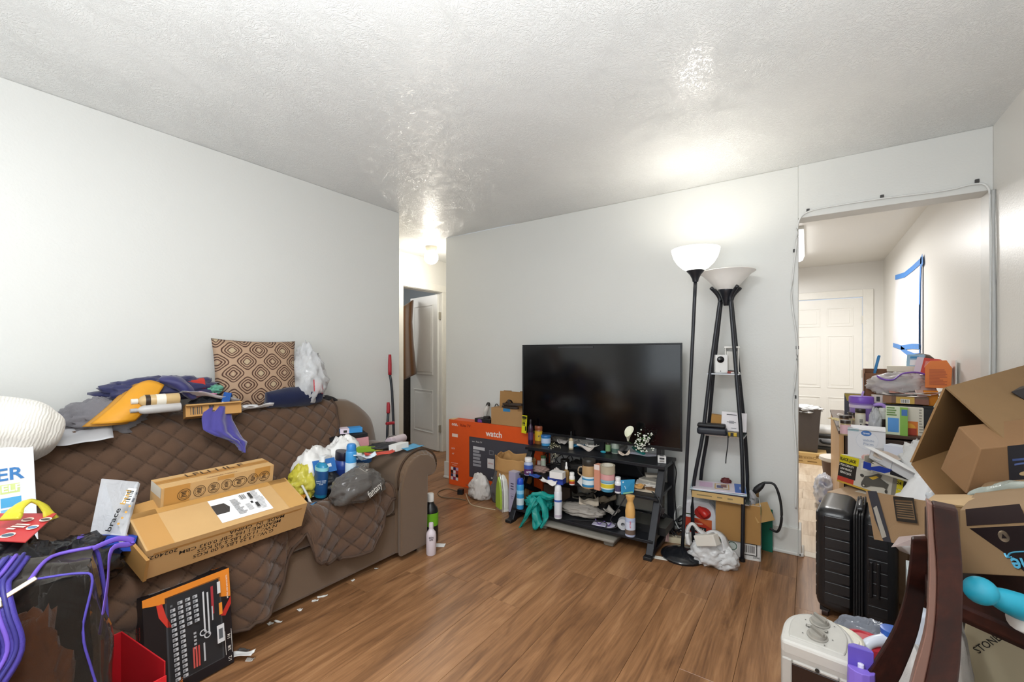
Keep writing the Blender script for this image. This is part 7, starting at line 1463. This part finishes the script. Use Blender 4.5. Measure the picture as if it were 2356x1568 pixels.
# box with black tape band, upside-down lettering
KBX = '82694c'
f0 = [PD(2208, 1318, .98), PD(2420, 1330, .80), PD(2420, 1172, .80), PD(2208, 1172, .98)]
pk = T('parcel', 'brown parcel with black printed tape band lying on the table', 'box', f0[0])
o0 = f0[0]
bk = V((.12, .34, 0))
tl = lambda *q: [V(x) - o0 for x in q]
obj('box_body', (lambda P: (P, [(0, 1, 2, 3), (4, 7, 6, 5), (0, 3, 7, 4), (1, 5, 6, 2), (3, 2, 6, 7), (0, 4, 5, 1)]))(tl(*f0) + tl(*[q + bk for q in f0])), CARD(KBX), pk, bevel=.002)
fq = qframe(V(f0[0]) - o0, V(f0[1]) - o0, V(f0[3]) - o0)
prints(pk, fq, [([(.14, -.18), (.3, -.5), (.5, -.5), (.5, .2), (-.16, .2)], '1a1214'), ([(-.18, .24), (.5, .24), (.5, .5), (-.12, .5)], '2a2020')], 'tape_band')
q_ = lambda x, y: fq[0] + fq[1] * x * fq[3] + fq[2] * y * fq[4]
prints(pk, fq, [(ell(.2, .06, .06, .085), 'cdb69a'), ([(.17, .03), (.23, .03), (.2, .1)], '1a1214')], 'play_mark', )
obj('smile_arrow', sweep([q_(.15, -.24), q_(.2, -.18), q_(.29, -.16), q_(.39, -.16), q_(.5, -.2)], .003, .0015, 8, 5), M('4fa0c0', .4), pk)
obj('smile_arrow', sweep([q_(.14, -.18), q_(.15, -.24), q_(.2, -.23)], .003, .0015, 8, 2), M('4fa0c0', .4), pk)
text('prime', .04, M('4fa0c0', .4), quadm(q_(.42, -.34), -fq[1], -fq[2], .003), pk, .02)
obj('top_flap', slab(tl(PD(2130, 1152, 1.12), PD(2420, 1188, .82), PD(2420, 1134, .95), PD(2150, 1137, 1.22)), .004), CARD('a88c66'), pk)
# left flap hanging with barcode and tape
fl_ = [PD(2011, 1240, 1.22), PD(2132, 1262, 1.08), PD(2134, 1152, 1.10), PD(1992, 1128, 1.26)]
hf = T('carton_flap', 'hanging brown carton flap with black barcode and tape strip', 'flap', fl_[0])
o0 = V(fl_[0])
obj('cardboard', slab([V(q) - o0 for q in fl_], .005), CARD('7c6348'), hf)
ff = qframe(*[V(q) - o0 for q in (fl_[0], fl_[1], fl_[3])])
prints(hf, ff, [([(-.5, .5), (-.3, .5), (-.14, -.5), (-.3, -.5), (-.42, -.1)], '2a2a30'), ([(-.42, .15), (-.34, .2), (-.22, -.4), (-.32, -.45)], '8a857c'), (.03, .36, .42, .42, '1c1814'), (.03, -.06, .42, 0, '1c1814'), (.03, 0, .06, .4, '1c1814'), (.39, 0, .42, .4, '1c1814')] + [(.07, .03 + .045 * k, .38, .055 + .045 * k, '2a241c') for k in range(7)], 'print')
obj('clear_tape', slab([V(q) - o0 for q in (PD(2050, 1258, 1.15), PD(2128, 1252, 1.08), PD(2128, 1228, 1.08), PD(2068, 1234, 1.14))], .001), FILM('b8a8a4', .5, .1), hf)
obj('box_side', slab([V(q) - o0 for q in (PD(2132, 1262, 1.08), PD(2210, 1330, .99), PD(2210, 1170, .99), PD(2134, 1152, 1.10))], .004), CARD('70583e'), hf)
# big open parcel behind, lying on its side
A_, B_, C_, D_ = PD(2175, 893, 1.40), PD(2323, 1026, 1.17), PD(2098, 1064, 1.42), PD(2400, 830, 1.55)
bp_ = T('open_parcel', 'large open brown parcel box lying on its side on the pile', 'box', A_)
la = lambda *q: [V(x) - A_ for x in q]
ev_ = D_ - A_
obj('top_panel', slab(la(A_, B_, B_ + ev_, D_)[::-1], .006), CARD('7f6444'), bp_)
obj('side_panel', slab(la(A_, C_, C_ + ev_ * .95, D_), .006), CARD('80603c'), bp_)
obj('bottom_panel', slab(la(C_, C_ + (B_ - A_) * .9, C_ + (B_ - A_) * .9 + ev_, C_ + ev_), .006), CARD('80603c'), bp_)
obj('front_panel', slab(la(B_, C_ + (B_ - A_) * .95, C_ + (B_ - A_) * .95 + ev_, B_ + ev_), .006), CARD('80603c'), bp_)
tf = qframe(V((0, 0, 0)), B_ - A_, ev_)
obj('end_panel', slab([la(A_)[0] + ev_, la(B_)[0] + ev_, la(C_)[0] + (B_ - A_) * .9 + ev_, la(C_)[0] + ev_], .006), CARD('80603c'), bp_)
tpq = [PD(2330, 905, 1.36), PD(2420, 960, 1.3), PD(2420, 878, 1.38), PD(2350, 893, 1.40)]
obj('tape_band', slab([V(q) - A_ + V((-.003, -.003, .006)) for q in tpq], .002), M('1a1519', .4), bp_)
# smaller parcel inside
i0 = [PD(2163, 1078, 1.28), PD(2222, 1136, 1.19), PD(2256, 1032, 1.17), PD(2205, 980, 1.27)]
bk2 = PD(2312, 1016, 1.16) - i0[2] + V((.06, .10, .03))
bk2 = V((.17, .08, .03))
ip = T('small_parcel', 'smaller brown parcel with black tape poking from open parcel', 'box', i0[0])
oi = V(i0[0])
P_ = [V(q) - oi for q in i0] + [V(q) + bk2 - oi for q in i0]
obj('box_body', (P_, [(0, 1, 2, 3), (4, 7, 6, 5), (0, 3, 7, 4), (1, 5, 6, 2), (3, 2, 6, 7), (0, 4, 5, 1)]), CARD('7d5e40'), ip, bevel=.003)
fs_ = qframe(P_[1], P_[5], P_[2])
prints(ip, fs_, [(.05, -.5, .42, .5, '15121a'), (.1, .15, .4, .2, '3a4a7a'), ([(.12, .05), (.38, .08), (.38, .12), (.12, .09)], '4a5a8a'), (ell(.25, -.15, .08, .05), 'b59a70'), (.12, -.4, .4, -.36, '6a3a34')], 'tape_band')
one('shiny_film', 'crumpled clear film lying on the flat brown parcel', 'wrap', sweep([PD(2232, 1140, 1.12), PD(2280, 1130, 1.08), PD(2330, 1122, 1.05), PD(2400, 1118, 1.0)], [.01, .02, .025, .03], [.008, .012, .015, .015], 10, fold=.3), FILM('a8b0a8', .5, .1), smooth=True)
# ------------------------------------------------------------------ suitcase
su = T('suitcase', 'black hard-shell suitcase with ribbed shells standing by kitchen opening', 'suitcase', (.2, 2.70, 0), -7)
SK = M('1f1f21', .3, 0, .06, 30, .08, 200)
SWd, SDp, SHt = .30, .36, .49
for nm_, x_, w_ in (('left_shell', -.078, .144), ('right_shell', .086, .128)):
    obj(nm_, at(rbox(w_, SDp, SHt, .045), x_, 0, .035), SK, su, smooth=True, weld=True)
for k_ in range(4): obj('zip_band', at(rbox(.009, SDp - .008 + .006 * (k_ % 2), SHt - .008 + .004 * (k_ % 2), .004), -.004 + .0095 * k_, 0, .039), M('101012', .6), su, smooth=True, weld=True)
for k_ in range(8):
    z_ = .085 + k_ * .052
    for x0_, x1_ in ((-.115, -.018), (.045, .115)): obj('rib', box(x0_, -SDp / 2 - .0025, z_, x1_, -SDp / 2 + .01, z_ + .046), SK, su, bevel=.003)
    obj('rib', box(-SWd / 2 - .0025, -SDp / 2 + .04, z_, -SWd / 2 + .01, SDp / 2 - .04, z_ + .046), SK, su, bevel=.003)
obj('carry_handle', sweep([(.014, -.1, SHt + .035), (.014, -.09, SHt + .05), (.014, .0, SHt + .052), (.014, .01, SHt + .035)], [.011] * 4, n=8, k=4), M('2a2a2c', .3), su, smooth=True)
for x_ in (.05, .075): obj('side_handle', box(x_, -SDp / 2 - .014, .17, x_ + .013, -SDp / 2 - .002, .33), M('151517', .35), su, bevel=.004)
stk = slab([(-SWd / 2 - .004, .07, .12), (-SWd / 2 - .004, -.12, .12), (-SWd / 2 - .004, -.12, .37), (-SWd / 2 - .004, .07, .37)], .002)
so2 = obj('sticker', stk, M('b9b5b4', .4), su)
prints(so2, (V((-SWd / 2 - .0045, -.025, .245)), V((0, -1, 0)), V((0, 0, 1)), .19, .25), [(-.5, .34, .5, .5, 'b0423c'), (-.3, .05, .3, .3, '6a6a6c'), (-.4, -.3, .4, 0, '4a4442'), (-.4, -.46, .4, -.34, 'b0423c')], 'print')
for sx_ in (-1, 1):
    for sy_ in (-1, 1):
        wv_ = obj('wheel', at(rot(lathe([(0, -.012), (.022, -.012), (.022, .012), (0, .012)], 16), 0, 90), sx_ * (SWd / 2 - .035), sy_ * (SDp / 2 - .04), .022), M('2a1714', .5), su, smooth='auto')
        obj('wheel_fork', at(cbox(.04, .04, .03), sx_ * (SWd / 2 - .035), sy_ * (SDp / 2 - .04), .028), M('151517', .5), su, bevel=.004)
# ------------------------------------------------------------------ heater and clutter at lower right
HW, HD, HH = .15, .19, .5
hp_ = F(1872, 1450, HH)
he = T('space_heater', 'silver grey tower space heater with two dials at lower right', 'heater', (.024, 1.45, 0), -6)
HG = M('a9a59f', .35, .15, .06, 30); HG2 = M('bdbab4', .35, .1, .05, 30)
arch = [(-.075, -.085), (.075, -.085), (.079, -.06)] + [(.08 * math.cos(k * math.pi / 22), -.02 + .115 * math.sin(k * math.pi / 22)) for k in range(23)] + [(-.079, -.06)]
arch = [(x, y * .8 - (.017 if y < -.05 else 0)) for x, y in arch]
obj('housing', prism(arch, HH - .03), HG, he, bevel=.006)
obj('top_cover', prism([(x * 1.0, y * 1.0) for x, y in arch], .04), HG2, he, loc=(0, 0, HH - .035), rotd=(7, 0, 0), bevel=.008)
obj('control_panel', prism([(x * .8, y * .8) for x, y in arch], .006), M('b3b0a9', .4, .1, .08, 40), he, loc=(0, .002, HH + .003), rotd=(7, 0, 0), bevel=.003)
for k_, yy in enumerate((.028, -.032)):
    kn = obj('dial', lathe([(0, 0), (.024, 0), (.024, .003), (.02, .004), (.019, .012), (0, .012)], 28), M('9a968e', .35, .3), he, loc=(0, yy, HH + .009 + yy * .12), rotd=(7, 0, 30), smooth='auto')
    obj('dial_grip', box(-.019, -.004, .01, .019, .004, .02), M('8a867e', .35, .3), kn, rotd=(0, 0, -70), bevel=.002)
    for q in range(9):
        a_ = q * .55 - 1; 
        if q % 2 == 0: prints(he, (V((.033 * math.cos(a_), yy + .033 * math.sin(a_), HH + .0105 + (yy + .033 * math.sin(a_)) * .12)), V((1, 0, 0)), V((0, 1, .12)).normalized(), .003, .003), [(-.5, -.5, .5, .5, '4a4a4a')], 'mark')
prints(he, (V((-.004, -.002, HH + .0105)), V((1, 0, 0)), V((0, 1, .12)).normalized(), .05, .012), [(-.5, -.4, .5, .4, '5a5852'), (-.46, -.25, .46, .25, '9a968e')], 'switch_plate')
obj('front_grille', box(-.052, -.0875, .03, .052, -.083, HH - .06), M('1f0f0c', .25), he, bevel=.006)
obj('front_frame', cat(box(-.074, -.089, .0, -.05, -.082, HH - .05), box(.05, -.089, .0, .074, -.082, HH - .05), box(-.05, -.089, HH - .06, .05, -.082, HH - .05), box(-.05, -.089, 0, .05, -.082, .03)), HG, he, bevel=.004)
obj('screw', rot(lathe([(0, 0), (.005, 0), (.005, .002), (0, .002)], 10), 90), M('1c1a18', .5), he, loc=(.005, -.0892, HH - .052))
tub = T('plastic_tub', 'round white plastic tub with ringed lid behind the heater', 'tub', F(1922, 1460, .34) + V((.0, .03, -.34)))
obj('tub_body', lathe([(.06, 0), (.064, .01), (.074, .3), (0, .3)], 32), M('d4cfbe', .4), tub, smooth='auto')
obj('lid', lathe([(.077, .295), (.079, .305), (.077, .325), (.072, .327), (.07, .322), (.065, .322), (.063, .326), (.05, .326), (.048, .322), (.03, .322), (.028, .325), (0, .325)], 36), M('ddd8c8', .35), tub, smooth='auto')
obj('vent_hole', at(lathe([(0, 0), (.004, 0), (.004, .001), (0, .001)], 10), .02, -.02, .3255), M('2a2622', .5), tub)
dgb = [F(1972, 1478, .33), F(2050, 1520, .33)]
carton('dark_box', 'dark grey box tilted behind the red and white jug', 'box', (.25, 1.80, .13), (.24, .17, .12), -28, '3f3d3b', mat=M('4a4846', .5, 0, .08), rx=-6, ry=10)
carton('hidden_crate', 'brown carton on the floor supporting the dark grey box', 'box', (.24, 1.82, 0), (.24, .2, .125), -28, '7a5f42')
heap('grey_bag', 'thin grey plastic bag with open handle before the suitcase', 'bag', (.20, 1.98, .16), .12, .07, .15, 171, FILM('9aa0ac', .5, .12), -12, amp=.35, ridge=.7)
rd = T('red_tub', 'ridged red plastic tub behind the white jug handle', 'lid', F(1992, 1468, .30) + V((0, 0, -.3 + .0)))
obj('lid_body', lathe([(.055, 0), (.06, .01), (.06, .27), (.062, .275), (.06, .295), (.045, .3), (.043, .296), (.02, .296), (0, .297)], 28), M('c0323f', .4), rd, smooth='auto')
# white detergent jug with blue cap
dj = T('detergent_jug', 'white detergent jug with curved handle and blue cap', 'jug', F(2030, 1520, .25) + V((0, 0, -.25)))
dl = dj.location
obj('jug_body', at(rbox(.13, .11, .25, .04), .0, .0, 0), M('dfe2ea', .35), dj, smooth=True, weld=True)
Pj = lambda u, v, t_: PD(u, v, t_) - dl
dd_ = (dl - EYE).dot(V((-SN, CS, 0)))
obj('handle', sweep([Pj(1990, 1520, dd_), Pj(1992, 1487, dd_), Pj(2010, 1475, dd_), Pj(2034, 1470, dd_), Pj(2048, 1462, dd_)], [.014, .016, .016, .017, .018], n=14, k=5), M('dfe4f0', .3), dj, smooth=True)
obj('neck', sweep([Pj(2046, 1500, dd_), Pj(2050, 1458, dd_)], [.04, .024], n=18, k=2), M('dfe4f0', .3), dj, smooth=True)
obj('cap', at(lathe([(.024, 0), (.029, .004), (.03, .022), (.022, .024), (0, .02)], 24), *(Pj(2052, 1462, dd_))), M('2a62c0', .35), dj, smooth='auto')
prints(dj, (V((.0, -.058, .19)), V((1, 0, 0)), V((0, 0, 1)), .12, .1), [(ell(.0, .0, .35, .3), 'b8263a'), (-.3, -.15, .15, .02, 'd8d4d8')], 'label')
# purple spray cap can
pcn = bottle('spray_can', 'air freshener can with notched purple cap beside the heater', 'can', (.105, 1.33, .125), .30, .034, 'can', 'd6d2c0', None, bands=((.55, .9, 'd8d4c0'), (.5, .75, '3a5a80')))
obj('cap', lathe([(.03, .27), (.035, .275), (.034, .36), (.03, .38), (0, .38)], 28), M('6a55b0', .4), pcn, smooth='auto')
obj('cap_front', prism([(-.034, -.004), (.034, -.004), (.031, -.018), (.018, -.03), (0, -.035), (-.018, -.03), (-.031, -.018)], .10), M('7a62c0', .4), pcn, loc=(0, .0, .285), bevel=.002)
obj('cap_back', prism([(-.032, .008), (.032, .008), (.029, .02), (.016, .031), (-.016, .031), (-.029, .02)], .14), M('5b4aa8', .4), pcn, loc=(0, .002, .285), bevel=.002)
pcn.scale = (.78, .78, 1)
obj('nozzle', at(lathe([(0, 0), (.008, 0), (.008, .012), (0, .014)], 12), 0, .002, .38), M('c9c6d8', .4), pcn)
carton('low_carton', 'small brown carton on the floor under the purple capped can', 'box', (.105, 1.33, 0), (.12, .12, .124), 10, '7a5f42')
# between the suitcase and the chair
fx = T('trash_bag_box', 'white and teal box of trash bags beside the suitcase', 'box', (.40, 2.28, .27), -6)
obj('box_body', cbox(.16, .1, .16), M('d9e4e6', .4), fx, bevel=.002)
prints(fx, faceframe('front', .16, .1, .16), [(-.5, -.5, .5, .1, '1f9ab0'), (-.5, .1, .5, .16, 'c9c040')] + lines(-.45, -.4, .1, -.2, 3, 'd8ecf0', 3, .5), 'print')
text('FLEX', .04, M('2a3f8a', .4), quadm(V((-.02, -.05, .125)), V((1, 0, 0)), V((0, 0, 1)), .003), fx, .02); text('20', .034, M('e6f2f4', .4), quadm(V((.035, -.05, .07)), V((1, 0, 0)), V((0, 0, 1)), .003), fx, .02)
text('TALL KITCHEN', .012, M('e6f2f4', .4), quadm(V((-.025, -.05, .07)), V((1, 0, 0)), V((0, 0, 1)), .003), fx, .01)
heap('white_bag', 'crumpled white plastic bag below the box of trash bags', 'bag', (.40, 2.22, .06), .075, .07, .21, 181, FILM('d6d0ca', .85, .2), amp=.4, ridge=.7)
carton('low_carton', 'brown carton on the floor under the crumpled white bag', 'box', (.42, 2.24, 0), (.2, .2, .06), 0, '8a6a48')
heap('paper_sack', 'crumpled tan paper on the floor beside the suitcase', 'paper', (.33, 1.98, .0), .07, .06, .26, 182, CARD('b09068'), amp=.4)
heap('white_cloth', 'white cloth bundle on the floor between the chair posts', 'cloth', F(2098, 1530, .4) + V((0, 0, -.4)), .05, .06, .47, 183, CLOTH('c9c4c0'), amp=.15)
o = one('white_case', 'small rounded pale blue plastic case on the white cloth', 'case', at(rbox(.05, .05, .11, .015), 0, 0, 0), M('d2d8e2', .3), F(2117, 1490, .44), (0, 0, 0), smooth=True, weld=True)
sc_ = carton('stone_box', 'cream box with black lettering leaning on the floor under table', 'box', (.385, 1.78, 0), (.13, .06, .5), -14, 'cfc3a4', mat=M('cfc3a4', .5), ry=7)
text('STONE', .024, M('2a2622', .5), quadm(V((-.02, -.03, .455)), V((1, 0, 0)), V((0, 0, 1)), .002) @ Mx.Rotation(R(62), 4, 'Z'), sc_, .01)
heap('white_sack', 'white sack standing under the table next to cream box', 'sack', (.325, 1.66, 0), .045, .06, .56, 184, CLOTH('c2bcb4'), amp=.2, ridge=.5, fine=.03)
carton('floor_mat', 'grey speckled carpet sample leaning under the table', 'mat', (.56, 1.98, 0), (.3, .02, .5), -8, '6a6257', mat=M('6a6257', .95, 0, .3, 60, .5, 200), rx=-6)
heap('paper_bag', 'crumpled pale grey paper bag at the lower right corner', 'bag', (.335, .93, .42), .13, .09, .29, 185, M('c2beb6', .7, 0, .08, 12, .5, 30), -20, amp=.35, ridge=.6, freq=1.6, fine=.03)
carton('bottom_carton', 'brown carton on the floor under the pale paper bag', 'box', (.40, .98, 0), (.3, .26, .42), -15, '7a5c3c')
heap('tan_sack', 'dark tan sack corner beside the near chair post', 'sack', (.25, 1.05, .0), .05, .07, .66, 186, CLOTH('7a5a40'), amp=.25)
# wall taped sheet in the kitchen
def kwall(u, v): return PX(u, v, .782)
ps = T('taped_sheet', 'white paper sheet taped to the kitchen wall with blue tape', 'poster', kwall(2085, 700))
o0 = kwall(2085, 700)
pq = [kwall(u, v) - o0 for u, v in ((2050, 870), (2122, 850), (2122, 602), (2061, 640))]
obj('sheet', slab(pq, .002), M('dcdadc', .6, 0, .03), ps)
BT = M('3a7fc8', .5, 0, .15, 20)
def tape(us, wd): return obj('blue_tape', sweep([kwall(u, v) - o0 + V((-.003, 0, 0)) for u, v in us], [.0015] * len(us), [wd] * len(us), 6, 3, up=(1, 0, 0)) if False else ribbon([kwall(u, v) - o0 + V((-.004, 0, 0)) for u, v in us], wd), BT, ps)
def ribbon(P, wd):
    vs, fs = [], []
    for k, p in enumerate(P):
        d_ = (P[min(k + 1, len(P) - 1)] - P[max(k - 1, 0)]).normalized(); n_ = V((1, 0, 0)).cross(d_).normalized() * wd / 2
        vs += [p + n_, p - n_, p - n_ + V((-.0012, 0, 0)), p + n_ + V((-.0012, 0, 0))]
    for k in range(len(P) - 1):
        a = 4 * k; b = a + 4
        for q in range(4): fs.append((a + q, a + (q + 1) % 4, b + (q + 1) % 4, b + q))
    return vs, fs
tape([(2061, 638), (2082, 632), (2100, 618), (2122, 598)], .05); tape([(2121, 590), (2118, 650), (2117, 720), (2117, 790)], .05); tape([(2117, 700), (2117, 800), (2118, 830)], .04)
tape([(2056, 793), (2075, 799), (2100, 796), (2119, 797)], .045); tape([(2074, 800), (2090, 812), (2105, 818), (2120, 818)], .045); tape([(2122, 588), (2124, 610)], .06)
# jacket on the far door, door shadow gap things
jq = PX(943, 770, HX - .33)
jk_ = T('brown_jacket', 'brown canvas jacket hanging over the hall door edge', 'jacket', jq)
jo = [(930, 693), (955, 690), (952, 735), (950, 790), (955, 850), (957, 856), (945, 866), (929, 870)]
def jac(a, b):
    l = [(928, 705), (928, 750), (928, 800), (928, 850), (928, 872)]; r_ = [(950, 690), (947, 740), (950, 790), (955, 840), (957, 858)]
    t_ = b * 4; j = min(int(t_), 3); f = t_ - j
    L_ = (l[j][0] * (1 - f) + l[j + 1][0] * f, l[j][1] * (1 - f) + l[j + 1][1] * f); R_ = (r_[j][0] * (1 - f) + r_[j + 1][0] * f, r_[j][1] * (1 - f) + r_[j + 1][1] * f)
    u, v = L_[0] * (1 - a) + R_[0] * a, L_[1] * (1 - a) + R_[1] * a
    return PX(u, v, HX - .30 + .035 * math.sin(a * 9) - .25 * a) - jq
obj('jacket_body', grid(jac, 16, 20), CLOTH('6a4a30', .2), jk_, smooth=True, solid=.02)
obj('cuff', sweep([V(jac(k / 6, 1)) for k in range(7)], .012, n=8, k=2), CLOTH('5a3c26'), jk_, smooth=True)
light('far_room_light', 'POINT', (-5.0, 3.6, 2.2), 12, (1, .98, .95), .15)
one('dark_curtain', 'dark patterned clothes hanging behind the hall door', 'clothes', blob(.12, .1, 1.1, 191, .2, 3, .5), M('2a2420', .9, 0, .5, 40), (-4.75, 4.3, .0), smooth=True)
